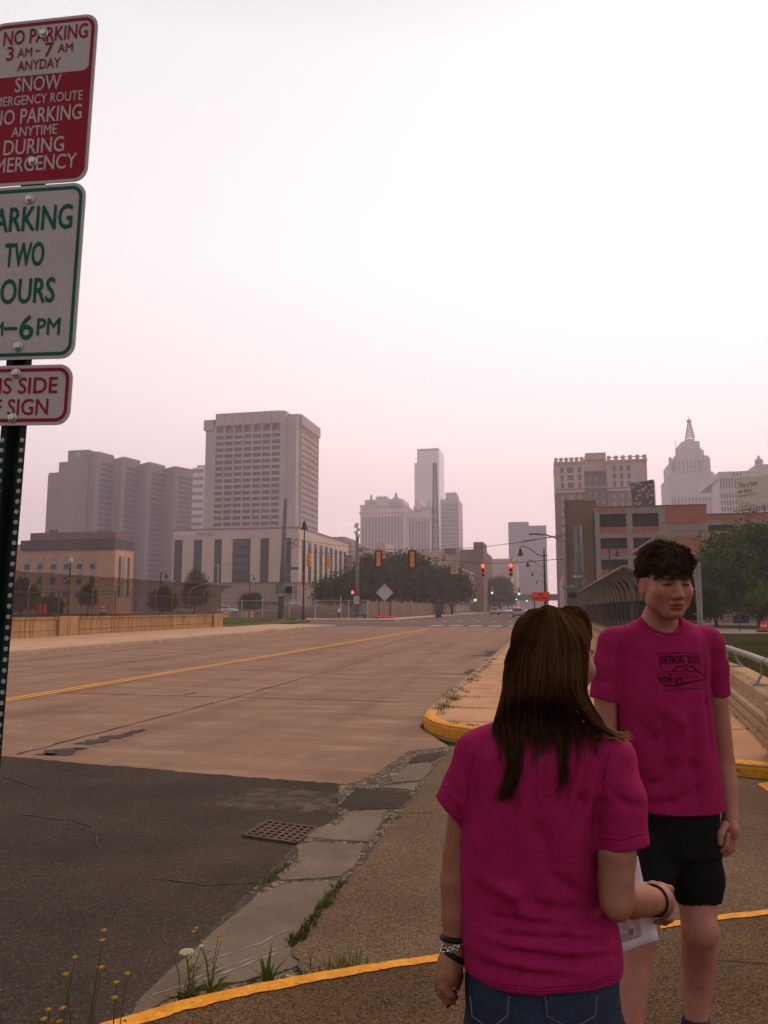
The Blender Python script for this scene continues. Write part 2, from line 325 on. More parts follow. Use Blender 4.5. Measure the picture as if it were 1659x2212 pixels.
scuff.build("scuff", M("pale_scuff", (.27, .235, .19), .9, scale=9, var=.2), gutter)
# driveway apron, near raised walk with its yellow edge
ap_l = poly_px([(985, 1612), (940, 1660), (913, 1694), (884, 1735), (848, 1775), (804, 1835), (766, 1890), (736, 1910), (692, 1972), (630, 2050), (655, 2100)], .03)
near = poly_px([(655, 2108), (800, 2084), (950, 2062), (1410, 1998), (1659, 1965)], .1)
apm = MB(); apm.prism(jitter(ap_l, 4, .012) + [(near[0][0], near[0][1] - .1)] + [(4.5, 5.0), (4.5, 8.4), (1.8, 8.6), (-.3, 9.7)], -.2, .03); apron = tag(apm.build("driveway", m_apron), **ST)
ac2 = MB()
for pts in ([(870, 1758), (935, 1756)], [(1430, 2040), (1520, 2080)], [(1520, 2075), (1659, 2085)], [(1050, 2120), (1100, 2060)]): strip(ac2, jitter(poly_px(pts, .03), 9, .008), .014, .034, .6)
ac2.build("crack_or_shade", m_crack_shade, apron)
yl = poly_px([(150, 2250), (220, 2212), (300, 2190), (370, 2168), (500, 2138), (640, 2110), (800, 2084), (950, 2062), (1200, 2027), (1410, 1998), (1530, 1980), (1659, 1966)], .1)
yl = [(-3.0, 1.6), (-2.3, 2.45)] + yl + [(2.6, 5.3), (4.5, 6.0)]
nw = MB(); nw.prism(yl + [(4.5, -10), (-3.0, -10)], -.2, .1); pav = tag(nw.build("pavement", m_walk), **ST)
ye = MB(); L_ = jitter(yl, 7, .0025); k = len(L_)
off = [float(np.interp(x, [-1.6, -.3], [.088, .060])) for x, _ in L_]
vs = []
for i, (x, y) in enumerate(L_):
    d = (Vector(L_[min(i+1, k-1)]) - Vector(L_[max(i-1, 0)])).normalized(); n = Vector((d.y, -d.x)); o_ = off[i] * (1 + random.uniform(-.07, .07))
    vs += [(x - n.x * .006, y - n.y * .006, .02), (x - n.x * .005, y - n.y * .005, .095), (x, y, .1045), (x + n.x * o_, y + n.y * o_, .1045)]
ye.add(vs, [(4*i + j, 4*i + j + 1, 4*i + 5 + j, 4*i + 4 + j) for i in range(k - 1) for j in range(3)]); ye.build("yellow_edge", m_yel, pav)
wc = MB()
for pts in ([(1510, 2072), (1600, 2078), (1700, 2085)], [(1060, 2200), (1300, 2140), (1420, 2045)]): strip(wc, jitter(poly_px(pts, .1), 9, .004), .008, .104, .5)
wc.build("joint", m_crack_shade, pav)
# bridge walk beyond the driveway
cf = [(-1.9, 69), (-1.9, 40), (-1.9, 13.2), (-1.9, 12.0), (-1.84, 11.35), (-1.66, 10.85), (-1.38, 10.5), (-.95, 10.2), (0, 9.65), (1.0, 9.05), (1.75, 8.62), (2.3, 8.45), (3.6, 8.35)]
bw = MB(); bw.prism(cf + [(3.6, 69)], -.2, .15); bwalk = tag(bw.build("bridge_walk", m_brick), **ST)
bj = MB()
for y in [10.9, 12.4, 13.9, 15.4, 17.0, 18.5, 20.2, 22, 24, 26.5, 29, 33, 38, 44]: strip(bj, jitter([(-1.7, y), (2.4, y + .05)], 14, .012), .02 + .0007 * y, .1545, .5)
bj.build("joint", m_crack_shade, bwalk)
kb = MB(); k = len(cf); vs = []
for i, (x, y) in enumerate(cf):
    d = (Vector(cf[min(i+1, k-1)]) - Vector(cf[max(i-1, 0)])).normalized(); n = Vector((d.y, -d.x))
    if n.x > 0 and y > 11: n = Vector((-abs(n.x), n.y))
    o = n if (n.y < 0 or n.x < 0) else -n
    for dd, z in ((.012, -.01), (.010, .11), (-.01, .150), (-.05, .163), (-.16, .163), (-.162, .14)): vs.append((x + o.x * dd, y + o.y * dd, z))
fs = lambda a, b: [(6*i + j, 6*i + j + 1, 6*i + 7 + j, 6*i + 6 + j) for i in range(a, b) for j in range(5)]
kb.add(vs, fs(0, 3)); kb.build("kerb", m_curb, bwalk)
kb2 = MB(); kb2.add(vs, fs(3, k - 1)); kb2.build("yellow_kerb", m_yel, bwalk, smooth=False)
fl = MB(); fl.sheet(poly_px([(1636, 1694), (1659, 1690), (1720, 1700), (1700, 1740)], .03), .035); fl.build("yellow_flare", m_yel, apron)
# left walk, its ragged kerb and the grass verge
lw = MB(); le = jitter([(-19.1, -20), (-19.0, 24), (-19.1, 46), (-19.6, 69.5)], 30, .05)
lw.prism(le + [(-24, 71), (-40, 72), (-40, 60.5), (-27.3, 60.5), (-27.3, -20)], -.2, .15); lwalk = tag(lw.build("left_walk", m_lwalk), **ST)
lk_ = MB(); n_ = len(le); vs = []
for x, y in le:
    q = random.uniform(-.04, .04); vs += [(x + .1 + q, y, -.02), (x + .05 + q, y, .10 + q * .6), (x - .12 + q, y, .156), (x - .3 + q, y, .156)]
lk_.add(vs, [(4*i + j, 4*i + j + 1, 4*i + 5 + j, 4*i + 4 + j) for i in range(n_ - 1) for j in range(3)]); lk_.build("kerb", m_curb, lwalk)
vg = MB(); vg.prism([(-26.4, 60.8), (-26.6, 74), (-28, 88), (-33, 95), (-60, 95), (-60, 60.8)], -.1, .18); tag(vg.build("grass_verge", m_green), **ST)
fw = MB(); fw.prism([(-20.6, 103), (-20.6, 1400), (-25, 1400), (-25, 112), (-120, 112), (-120, 103)], -.2, .14); tag(fw.build("far_left_walk", m_lwalk), **ST)
fw = MB(); fw.prism([(-1.6, 103), (80, 103), (80, 107), (2.5, 107), (2.5, 1400), (-1.6, 1400)], -.2, .14); tag(fw.build("far_right_walk", m_lwalk), **ST)
# right: service street behind the grass bank
sv = MB(); sv.prism([(10, 57), (200, 57), (200, 88), (10, 88)], -.2, -.02); tag(sv.build("service_street", M("pale_asphalt", (.2, .165, .15), .9, scale=.4)), **ST)
lot = MB(); lot.prism([(-28, 64), (-120, 50), (-260, 140), (-120, 200), (-26, 120), (-33, 104)], -.2, -.03); tag(lot.build("parking_lot", M("lot_asphalt", (.10, .085, .08), .9, scale=.3)), **ST)
mound_m = M("bare_soil", (.075, .045, .035), .95, scale=3, col2=(.11, .07, .052), fine=.4, fscale=30, bump=.8, bscale=10)
# ================================================================== buildings
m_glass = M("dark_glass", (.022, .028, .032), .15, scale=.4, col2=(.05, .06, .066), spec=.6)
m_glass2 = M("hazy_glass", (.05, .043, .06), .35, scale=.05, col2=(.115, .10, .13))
m_frame = M("window_frame", (.05, .05, .055), .6)
WN = {}
def window_grid(parent, face, pts, wd, ht, mat=m_glass, name="window", proud=.06, thick=.16, frame=None, maxn=100, mull=0):
    """windows on one facade: face = (origin, horizontal direction, outward normal); pts = lower-left corners (along, up).
    The first hundred of a thing are objects of their own, the rest one part."""
    o, d, n = [Vector(q) for q in face]; d.normalize(); n.normalize(); up = Vector((0, 0, 1))
    proto = None; rest = MB()
    for a, z in pts:
        c = o + d * (a + wd / 2) + up * (z + ht / 2) + n * (proud - thick / 2)
        if WN.get(parent.name, 0) < maxn:
            WN[parent.name] = WN.get(parent.name, 0) + 1
            if proto is None:
                mb = MB(); mb.obox((0, 0, 0), d * wd / 2, n * thick / 2, up * ht / 2, 0)
                if mull:
                    for k in range(1, mull): mb.obox(d * (-wd / 2 + wd * k / mull), d * .05, n * (thick / 2 + .03), up * ht / 2, 1)
                proto = mb.build(name, [mat, m_frame], parent, loc=c)
            else:
                q = proto.copy(); C.objects.link(q); q.location = c; q.parent = parent
        else: rest.obox(c, d * wd / 2, n * thick / 2, up * ht / 2)
    if rest.v: tag(rest.build(name, mat, parent), kind="stuff")
def grid(x0, x1, n, z0, z1, k, wd, ht):       # evenly spread lower-left corners; top rows first
    out = []
    for j in range(k):
        for i in range(n):
            out.append((x0 + (x1 - x0 - wd) * (i / max(1, n - 1)), z1 - ht - (z1 - z0 - ht) * (j / max(1, k - 1))))
    return out
FRONT, LEFT, RIGHT = (0, -1, 0), (-1, 0, 0), (1, 0, 0)
def front(S, x, z=0): return ((x, S, z), (1, 0, 0), FRONT)
def right_side(x, S, z=0): return ((x, S, z), (0, 1, 0), RIGHT)
def left_side(x, S, z=0): return ((x, S, z), (0, 1, 0), LEFT)

# --- pale five-storey hotel at the corner
S = 210; x0 = P(373, 1200, S).x; x1 = P(645, 1200, S).x; zt = P(500, 1144, S).z; zb = P(500, 1258, S).z
m_hotel = M("cream_panel", (.62, .48, .42), .8, scale=.15, var=.05, fine=.05, fscale=1.5); m_hotel2 = M("tan_panel", (.36, .255, .20), .8, scale=.2, var=.06)
hotel = thing("hotel", "cream five storey hotel with tall dark window strips below the concrete tower", "hotel")
mb = MB(); mb.box(x0, x1, S, S + 56, zb, zt); mb.build("wall", m_hotel, hotel)
mb = MB(); mb.box(x0 + .4, x1 - .4, S + .5, S + 55, -.1, zb); mb.build("ground_storey", m_hotel2, hotel)
mb = MB(); mb.box(x0 - .15, x1 + .15, S - .15, S + 56.2, zt, zt + .45); mb.build("parapet", M("coping", (.30, .22, .19), .7), hotel)
fl_h = (P(500, 1165, S).z - P(500, 1257, S).z) / 5
for ua, ub in ((377, 393), (419, 435), (463.5, 478), (503, 540), (563, 580), (613, 628)):
    a = P(ua, 1200, S).x; b = P(ub, 1200, S).x; zz = P(500, 1257, S).z
    fr = MB(); fr.box(a - .1, b + .1, S - .05, S + .3, zz - .1, zz + fl_h * 5 + .1); fr.build("window_strip", M("strip_frame", (.045, .055, .06), .5), hotel)
    window_grid(hotel, front(S, a), [((b - a) * .05, zz + fl_h * j + fl_h * .2) for j in range(5)], (b - a) * .9, fl_h * .62, m_glass if ua not in (503,) else M("paler_glass", (.08, .095, .09), .2, scale=.5, col2=(.03, .04, .045), spec=.7), proud=.12, mull=2 if ub - ua < 20 else 3)  # panes of the wide strip have a paler glass colour
for k in range(9):
    y = S + 3.2 + k * 5.8; zz = P(500, 1257, S).z
    fr = MB(); fr.box(x1 - .3, x1 + .05, y - .1, y + 3.1, zz - .1, zz + fl_h * 5 - .4); fr.build("window_strip", M("strip_frame", (0, 0, 0)), hotel)
    window_grid(hotel, right_side(x1, y), [(.15, zz + fl_h * j + fl_h * .2) for j in range(5)], 2.7, fl_h * .6, m_glass, proud=.12)
mb = MB(); a = P(603, 1, S).x; mb.box(P(602, 1200, S).x, P(634, 1200, S).x, S - 2.2, S + .4, P(600, 1281, S).z, P(600, 1271, S).z); mb.build("canopy", M("teal_canopy", (.05, .075, .085), .5), hotel)
mb = MB(); mb.box(P(560, 1200, S).x, P(632, 1200, S).x, S + .35, S + .6, .2, 3.6); mb.build("entrance", m_glass, hotel)
lettering([("CAMBRIA", P(403, 1153, S).x, P(403, 1153, S).z, 1.05, P(424, 1153, S).x - P(386, 1153, S).x)], M("white_letter", (.8, .8, .8), .5), frame_mtx((0, S - .12, 0), (1, 0, 0), (0, 0, 1)), hotel, bold=.03)
lettering([("HOTELS", P(446, 1154, S).x, P(446, 1154, S).z, .95, P(464, 1153, S).x - P(428, 1153, S).x)], M("grey_letter", (.26, .2, .19), .5), frame_mtx((0, S - .12, 0), (1, 0, 0), (0, 0, 1)), hotel)

# --- concrete office tower
S = 410; X = lambda u: P(u, 1000, S).x; Z = lambda v: P(530, v, S).z
m_tow = M("tower_concrete", (.47, .37, .34), .85, scale=.08, var=.07, fine=.05, fscale=1)
tower = thing("office_tower", "tall concrete office tower with a grid of dark windows and a roof mast", "tower")
mb = MB(); mb.box(X(443), X(640), S, S + 42, 0, Z(905)); mb.box(X(443) - 1, X(465), S - 1.2, S + 3, Z(926), Z(904)); mb.build("wall", m_tow, tower)
mb = MB(); xs = np.linspace(X(465), X(607), 8)
for i in range(7): mb.box(xs[i] + .15, xs[i + 1] - .15, S - 1.5, S + 8, Z(918), Z(892))
mb.build("crown", m_tow, tower)
mb = MB(); mb.box(X(607), X(617), S - 1.4, S + 8, 0, Z(893)); mb.box(X(461), X(465), S - 1.2, S + 8, 0, Z(905)); mb.build("pier", m_tow, tower)
mb = MB(); mb.box(X(617), X(641), S + 3, S + 43, Z(912), Z(897)); mb.build("roof_block", m_tow, tower)
mb = MB()
for x in xs: mb.box(x - .42, x + .42, S - 1.35, S + .2, 0, Z(918))
rows = [Z(v) for v in np.linspace(936.5, 1138, 16)]
for z in rows: mb.box(xs[0], xs[-1], S - 1.0, S + .2, z - .95, z + .55)
mb.build("mullion", m_tow, tower)
dx = xs[1] - xs[0]
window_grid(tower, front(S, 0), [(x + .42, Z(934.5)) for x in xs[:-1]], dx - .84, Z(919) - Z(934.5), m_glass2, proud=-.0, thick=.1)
window_grid(tower, front(S, 0), [(x + .42, rows[j] - (rows[0] - rows[1]) + .55) for j in range(15) for x in xs[:-1]], dx - .84, (rows[0] - rows[1]) - 1.5, m_glass2, proud=.03, thick=.1, maxn=93)
xr = X(641)
mb = MB(); yy = np.linspace(S + 7, S + 39, 8)
mb.box(xr - .5, xr + 1.2, S + 5, S + 42, Z(919), Z(897))
for y in yy: mb.box(xr - .2, xr + .9, y - .6, y + .6, 0, Z(919))
for z in rows: mb.box(xr - .2, xr + .7, yy[0], yy[-1], z - 1.1, z + .8)
mb.build("side_mullion", m_tow, tower)
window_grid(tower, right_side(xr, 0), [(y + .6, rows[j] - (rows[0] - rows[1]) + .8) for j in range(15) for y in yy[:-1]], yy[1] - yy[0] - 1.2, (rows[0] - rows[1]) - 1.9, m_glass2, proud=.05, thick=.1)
mb = MB(); mb.tube([(X(538), S + 20, Z(892)), (X(538), S + 20, Z(872))], .5, 6); mb.build("roof_mast", m_frame, tower)

# --- dark brown stepped complex on the left
S = 500; X = lambda u: P(u, 1000, S).x; Z = lambda v: P(300, v, S).z
m_cplx = M("brown_concrete", (.19, .138, .14), .85, scale=.06, var=.08, stretch=(1, 1, .1)); m_cplx2 = M("brown_glass", (.06, .048, .062), .5, scale=.3, var=.2)
cx = thing("tower_block", "wide dark brown block of sawtooth slabs stepping down to the right", "building")
mb = MB(); mb.box(X(103), X(128), S + 2, S + 60, 0, Z(1012)); mb.prism([(X(98), S + 4), (X(104), S + 1), (X(110), S + 4), (X(110), S + 30), (X(98), S + 30)], 0, Z(1018)); mb.build("rear_wing", m_cplx, cx)
mb = MB(); mb.box(X(126), X(148), S + 1, S + 60, 0, Z(990)); mb.build("middle_wing", m_cplx, cx)
mb = MB(); mb.box(X(146), X(191), S, S + 40, 0, Z(966)); mb.lathe((X(171), S + 12, Z(966)), [(5, 0), (4.6, 1.2)], 12); mb.build("stair_tower", m_cplx, cx)
mb = MB(); mb.lathe((X(168), S - .3, Z(976)), [(2.6, -.2), (2.6, .2)], 20, axis='y'); mb.build("round_emblem", M("teal_emblem", (.16, .32, .36), .5), cx)
fx = [(191, 246, 981, 993), (246, 303, 992, 1004), (303, 357, 1003, 1014), (357, 418, 1012, 1026)]
for i, (ua, ub, va, vb) in enumerate(fx):
    XY = lambda u, y: P(u, 1000, y).x
    um = ua + (ub - ua) * .36; y0 = S + 4 + i * 5; ya, ym, yb = y0, y0 - 8, y0 + 9; top_a = P(ua, va, ya).z; a, m_, b = XY(ua, ya), XY(um, ym), XY(ub, yb); mb = MB()
    mb.prism([(a, ya), (m_, ym), (b, yb), (XY(ub - 2, yb + 30), yb + 30), (XY(ua, yb + 30), yb + 30)], 0, top_a); mb.build("slab", m_cplx, cx)
    mb = MB(); mb.prism([(m_ - 1.2, ym - .3), (m_ + 1.6, ym - .1), (m_ + 1.6, ym + .8), (m_ - 1.2, ym + .8)], 0, top_a - .3); mb.build("pier", M("pale_pier", (.24, .185, .175), .85), cx)
    p0, p1 = Vector((m_, ym, 0)), Vector((b, yb, 0)); d = (p1 - p0); L = d.length; d.normalize(); n = Vector((d.y, -d.x, 0))
    top = top_a - 7; window_grid(cx, (p0, d, n), grid(3, L - 1, 6, 20, top, 22, 3.4, (top - 20) / 22 * .62), 3.4, (top - 20) / 22 * .62, m_cplx2, maxn=25 * (i + 1))
# --- thin pale tower between them
S = 640; X = lambda u: P(u, 1000, S).x; Z = lambda v: P(430, v, S).z
pt = thing("apartment_tower", "slim pale tower squeezed between the brown slabs and the concrete office tower", "tower")
m_pale = M("pale_stone", (.6, .54, .56), .85, scale=.1, var=.06)
mb = MB(); mb.box(X(416), X(446), S, S + 30, 0, Z(1010)); mb.box(X(424), X(446), S + 2, S + 28, Z(1010), Z(1004)); mb.build("wall", m_pale, pt)
window_grid(pt, front(S, 0), grid(X(418), X(440), 5, 20, Z(1014), 16, 2.4, 3), 2.4, 3, m_glass2)

# --- pink low building with a dark attic, far left
S = 150; X = lambda u: P(u, 1200, S).x; Z = lambda v: P(200, v, S).z
m_pink = M("salmon_brick", (.56, .31, .20), .85, scale=.2, var=.06, fine=.1, fscale=5); m_attic = M("attic_metal", (.10, .085, .085), .6, scale=.4)
pk = thing("office_block", "salmon brick low building with grey window bays and a dark attic storey", "building")
mb = MB(); mb.box(X(-60), X(249), S, S + 7.5, 0, Z(1186)); mb.build("wall", m_pink, pk)
mb = MB(); mb.box(X(47), X(250), S - .6, S + 7, Z(1186), Z(1165)); mb.build("attic", m_attic, pk)
mb = MB(); mb.prism([(X(60), S + .5), (X(246), S + .5), (X(246), S + 4), (X(110), S + 7), (X(40), S + 7)], Z(1165), Z(1148)); mb.build("roof_house", M("roof_brick", (.22, .14, .12), .8, scale=.3), pk)
mb = MB(); mb.box(X(-60), X(48), S + 1, S + 7, Z(1186), Z(1172)); mb.build("roof_terrace", m_pink, pk)
for u in (70, 74.5, 82): mb = MB(); mb.tube([(X(u), S + 6, Z(1150)), (X(u), S + 6, Z(1136))], .28, 6); mb.build("flue", m_attic, pk)
m_bay = M("grey_bay", (.34, .31, .30), .5, scale=1, var=.08)
for u in (25, 60, 88, 117, 145, 173, 201):
    a = X(u - 6); b = X(u + 7); mb = MB(); mb.box(a, b, S - .12, S + .2, Z(1296), Z(1201)); f_ = mb.build("window_bay", m_bay, pk)
    for v0, v1 in ((1229, 1218), (1262, 1246), (1292, 1278)):
        q = MB(); q.box(a + .15, b - .15, S - .2, S + .1, Z(v0), Z(v1)); q.build("pane", m_glass2, f_)
for y_, w_ in ((S + 2.0, .35), (S + 3.8, .6), (S + 5.6, .35)):
    mb = MB(); mb.box(X(249) - .2, X(249) + .12, y_ - w_, y_ + w_, Z(1290), Z(1202)); mb.build("window_bay", m_bay if w_ > .5 else m_glass2, pk)

# --- ornate pale hotel block in the centre with copper roof caps
S = 800; X = lambda u: P(u, 1200, S).x; Z = lambda v: P(850, v, S).z
m_orn = M("limestone", (.62, .48, .46), .85, scale=.05, var=.06); m_mans = M("slate_roof", (.27, .25, .28), .7, scale=.1)
bc = thing("grand_hotel", "ornate pale stone block with slate mansard and domed corner caps behind the trees", "building")
mb = MB(); mb.box(X(778), X(873), S, S + 50, 0, Z(1090)); mb.box(X(873), X(925), S + 18, S + 60, 0, Z(1099)); mb.build("wall", m_orn, bc)
mb = MB(); mb.box(X(776), X(875), S - 1.5, S + 52, Z(1108), Z(1104)); mb.box(X(777), X(874), S - 1, S + 51, Z(1092), Z(1089)); mb.box(X(874), X(930), S + 16, S + 60, Z(1117), Z(1113)); mb.build("cornice", m_orn, bc)
mb = MB(); mb.box(X(786), X(868), S + 3, S + 46, Z(1090), Z(1077)); mb.box(X(812), X(835), S + 1, S + 40, Z(1090), Z(1071)); mb.box(X(893), X(903), S + 12, S + 46, Z(1098), Z(1075)); mb.build("mansard", m_orn, bc)
for u, y, r_, v in ((799, 6, 6, 1086), (854, 4, 7.5, 1084), (898, 22, 6, 1091), (921, 26, 7, 1095)):
    mb = MB(); z0 = Z(v); mb.lathe((X(u), S + y, z0), [(r_, -6), (r_, 0), (r_ * .8, 1.5), (r_ * .5, 4), (r_ * .2, 6), (r_ * .2, 9), (.2, 11)], 10); mb.build("roof_cap", m_mans, bc)
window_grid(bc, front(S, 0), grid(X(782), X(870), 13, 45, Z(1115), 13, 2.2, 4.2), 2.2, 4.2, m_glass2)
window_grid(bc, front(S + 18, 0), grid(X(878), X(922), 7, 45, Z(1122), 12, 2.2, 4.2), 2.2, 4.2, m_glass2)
# --- glass skyscraper
S = 960; X = lambda u: P(u, 1200, S).x; Z = lambda v: P(920, v, S).z
m_sky = M("blue_curtain_wall", (.66, .66, .74), .35, scale=.02, var=.05, spec=.6)
gs = thing("glass_skyscraper", "tallest pale blue glass skyscraper rising behind the ornate hotel", "skyscraper")
mb = MB(); mb.box(X(902), X(950), S, S + 50, 0, Z(969)); mb.build("shaft", m_sky, gs)
mb = MB(); mb.box(X(895), X(902), S + 4, S + 40, 0, Z(998)); mb.box(X(950), X(953), S + 8, S + 46, 0, Z(1080)); mb.build("shoulder", m_sky, gs)
mb = MB(); mb.box(X(904), X(949), S + .0 - .8, S + .3, Z(973), Z(970)); mb.build("crown_band", m_mans, gs)
window_grid(gs, front(S, 0), [(X(903.5), z) for z in np.linspace(95, Z(976), 34)], X(949) - X(903.5), 1.3, M("band_glass", (.5, .5, .57), .3))
# --- slender brick tower
S = 850; X = lambda u: P(u, 1200, S).x; Z = lambda v: P(970, v, S).z
br = thing("brick_tower", "slender brick tower with a narrower pinnacled top right of the glass skyscraper", "tower")
m_bt = M("dusky_brick", (.45, .33, .33), .85, scale=.08, var=.06)
mb = MB(); mb.box(X(953), X(992), S, S + 40, 0, Z(1080)); mb.build("wall", m_bt, br)
mb = MB(); mb.box(X(962), X(986), S + 6, S + 34, Z(1080), Z(1064))
for k in range(5): xx = X(962) + (X(986) - X(962) - 1.6) * k / 4; mb.box(xx, xx + 1.6, S + 5.5, S + 8, Z(1066), Z(1061.5))
for k in range(9): xx = X(953) + (X(992) - X(953) - 1.2) * k / 8; mb.box(xx, xx + 1.2, S - .5, S + 1.5, Z(1081), Z(1077.5))
mb.build("crown", m_bt, br)
window_grid(br, front(S, 0), grid(X(955), X(990), 8, 55, Z(1088), 14, 1.9, 3.6), 1.9, 3.6, m_glass2)
# --- far right bluish slab
S = 900; X = lambda u: P(u, 1200, S).x; Z = lambda v: P(1140, v, S).z
fr_ = thing("slab_tower", "blue grey slab tower closing the end of the street", "tower")
m_slabt = M("blue_grey_slab", (.14, .125, .17), .6, scale=.05, var=.06)
mb = MB(); mb.box(X(1099), X(1143), S, S + 50, 0, Z(1127)); mb.box(X(1143), X(1181.5), S + 3, S + 50, 0, Z(1135)); mb.build("wall", m_slabt, fr_)
window_grid(fr_, front(S, 0), [(X(1100), z) for z in np.linspace(10, Z(1131), 24)], X(1142) - X(1100), 1.6, M("slab_glass", (.10, .10, .125), .4))
# --- stepped building peeping above the hotel
S = 520; X = lambda u: P(u, 1200, S).x; Z = lambda v: P(730, v, S).z
pp = thing("stepped_block", "grey stepped roofline showing between the hotel and the left street pole", "building")
mb = MB(); mb.box(X(690), X(759), S, S + 50, 0, Z(1175)); mb.box(X(700), X(740), S + 6, S + 40, Z(1175), Z(1158)); mb.box(X(690), X(757), S + 2, S + 44, Z(1176), Z(1169)); mb.build("wall", M("grey_block", (.2, .17, .18), .85, scale=.1), pp)
# --- long low building behind the trees, with its brown tower
S = 270; X = lambda u: P(u, 1200, S).x; Z = lambda v: P(900, v, S).z
m_low = M("dusty_render", (.48, .355, .315), .85, scale=.15, var=.07, fine=.05, fscale=2)
lb = thing("low_warehouse", "long low dusty pink building behind the street trees with a brown stair tower", "building")
mb = MB(); mb.box(X(640), X(1000), S, S + 60, 0, Z(1191)); mb.build("wall", m_low, lb)
mb = MB(); mb.box(X(996), X(1045), S - 3, S + 40, 0, Z(1190)); mb.box(X(1025), X(1046), S - 3.5, S + 12, 0, Z(1175)); mb.build("stair_tower", M("brown_brick", (.20, .125, .105), .85, scale=.2), lb)
for a, b_, y1_, v1_ in ((808, 826, 20, 1168), (866, 884, 9, 1186), (905, 918, 9, 1185)): mb = MB(); mb.box(X(a), X(b_), S + 5, S + y1_, Z(1192), Z(v1_)); mb.build("roof_plant", m_low, lb)
for a, b_, y0_, v0_, v1_ in ((962, 984, -1.2, 1197, 1186), (772, 780, 1, 1191, 1183)): mb = MB(); mb.box(X(a), X(b_), S + y0_, S + 4, Z(v0_), Z(v1_)); mb.build("roof_unit", M("unit_grey", (.07, .075, .085), .6), lb)
mb = MB(); mb.box(X(690), X(772), S - 8, S, 0, Z(1200)); mb.build("annexe", M("annexe_brick", (.25, .16, .125), .85, scale=.3), lb)
# --- shops along the left side of the far street
def shop(u0, y0, y1, top_v, mat, label, cat="building", x=-25):
    ztop = PX(u0, top_v, x).z; t = thing("street_building", label, cat, (0, 0, 0), 0, "buildings along the far street")
    mb = MB(); mb.box(x - 24, x, y0, y1, 0, ztop); mb.build("wall", mat, t)
    mb = MB(); mb.box(x - .3, x + .5, y0, y1, ztop - .6, ztop + .3); mb.build("cornice", m_curb, t)
    pts = [(a, z) for z in np.arange(4.5, ztop - 2.5, 3.6) for a in np.arange(2, y1 - y0 - 2, 4.2)]
    window_grid(t, right_side(x, y0), pts, 1.8, 2.0, m_glass2)
    mb = MB(); mb.box(x - .1, x + .15, y0 + 1, y1 - 1, .4, 3.2); mb.build("shop_front", m_glass, t); return t
shop(1003, 205, 262, 1232, M("pink_render", (.42, .275, .215), .85, scale=.2), "pink two storey building just past the central trees on the left of the street")
shop(1042, 300, 350, 1240, M("tan_render", (.3, .2, .16), .85, scale=.2), "tan building further along the left of the street, half behind a tree")
S = 560; X = lambda u: P(u, 1200, S).x; Z = lambda v: P(1080, v, S).z
lf = thing("distant_block", "pale blank block in the haze left of the blue grey slab tower", "building")
mb = MB(); mb.box(X(1040), X(1102), S, S + 60, 0, Z(1222)); mb.box(X(1048), X(1106), S + 70, S + 120, 0, Z(1196)); mb.build("wall", M("pale_block", (.45, .35, .34), .85, scale=.1), lf)
mb = MB(); mb.box(X(1048) - 2, X(1106) + 2, S + 68, S + 122, Z(1197), Z(1194)); mb.build("cornice", m_low, lf)

# --- brown brick hotel on the right
S = 365; X = lambda u: P(u, 1200, S).x; Z = lambda v: P(1300, v, S).z
m_fs = M("plum_brick", (.20, .10, .10), .85, scale=.1, var=.1); m_fs2 = M("cream_stone", (.5, .37, .33), .85, scale=.1, var=.06)
fs_ = thing("brick_hotel", "tall plum brick hotel with pale stone top storeys and balustrade above the garage", "hotel")
mb = MB(); mb.box(X(1203), X(1267), S, S + 34, 0, Z(1054)); mb.box(X(1318), X(1405), S, S + 34, 0, Z(1054)); mb.box(X(1266), X(1319), S + 9, S + 34, 0, Z(1008)); mb.build("wall", m_fs, fs_)
mb = MB(); mb.box(X(1202.5), X(1267.5), S - .3, S + 34.2, Z(1054), Z(996)); mb.box(X(1318), X(1405.5), S - .3, S + 34.2, Z(1054), Z(996)); mb.box(X(1267), X(1319), S + 7, S + 34, Z(1012), Z(985)); mb.build("stone_crown", m_fs2, fs_)
mb = MB(); mb.box(X(1201.5), X(1268), S - 1, S + 35, Z(999), Z(995)); mb.box(X(1317), X(1407), S - 1, S + 35, Z(999), Z(995)); mb.box(X(1202), X(1268), S - .8, S + 2, Z(1062), Z(1057)); mb.box(X(1318), X(1406), S - .8, S + 2, Z(1062), Z(1057)); mb.box(X(1273), X(1319), S + 6, S + 34, Z(987), Z(972)); mb.box(X(1267), X(1319), S + 8, S + 12, Z(1049), Z(1044)); mb.build("cornice", m_fs2, fs_)
for ua, ub in ((1203, 1267), (1319, 1405)):
    mb = MB()
    for k in range(6):
        x = X(ua) + (X(ub) - X(ua) - 1.5) * k / 5; mb.box(x, x + 1.5, S - .9, S + 1, Z(995), Z(986))
    mb.box(X(ua), X(ub), S - .4, S + .2, Z(990), Z(988.5)); mb.build("balustrade", m_fs2, fs_)
wz = [Z(v) for v in (1012, 1028.5, 1045)]
cols = [(1216, 1220), (1231, 1234), (1238, 1241), (1254, 1261), (1330, 1336), (1346, 1351), (1362, 1368)]
window_grid(fs_, front(S - .3, 0), [(X(a), z - 1.6) for z in wz for a, b in cols], 1.35, 2.6, m_glass2)
window_grid(fs_, front(S, 0), [(X(a), Z(v)) for v in np.arange(1079, 1300, 17.5) for a, b in cols], 1.35, 2.4, M("dull_glass", (.26, .25, .27), .3))
window_grid(fs_, front(S + 9, 0), [(X(a), Z(v)) for v in np.arange(1032, 1300, 17.5) for a in (1277, 1292, 1307)], 1.5, 2.4, M("dull_glass", (0, 0, 0)))
window_grid(fs_, left_side(X(1203), S), grid(3, 31, 6, 8, Z(1060), 12, 1.4, 2.4), 1.4, 2.4, m_glass2)
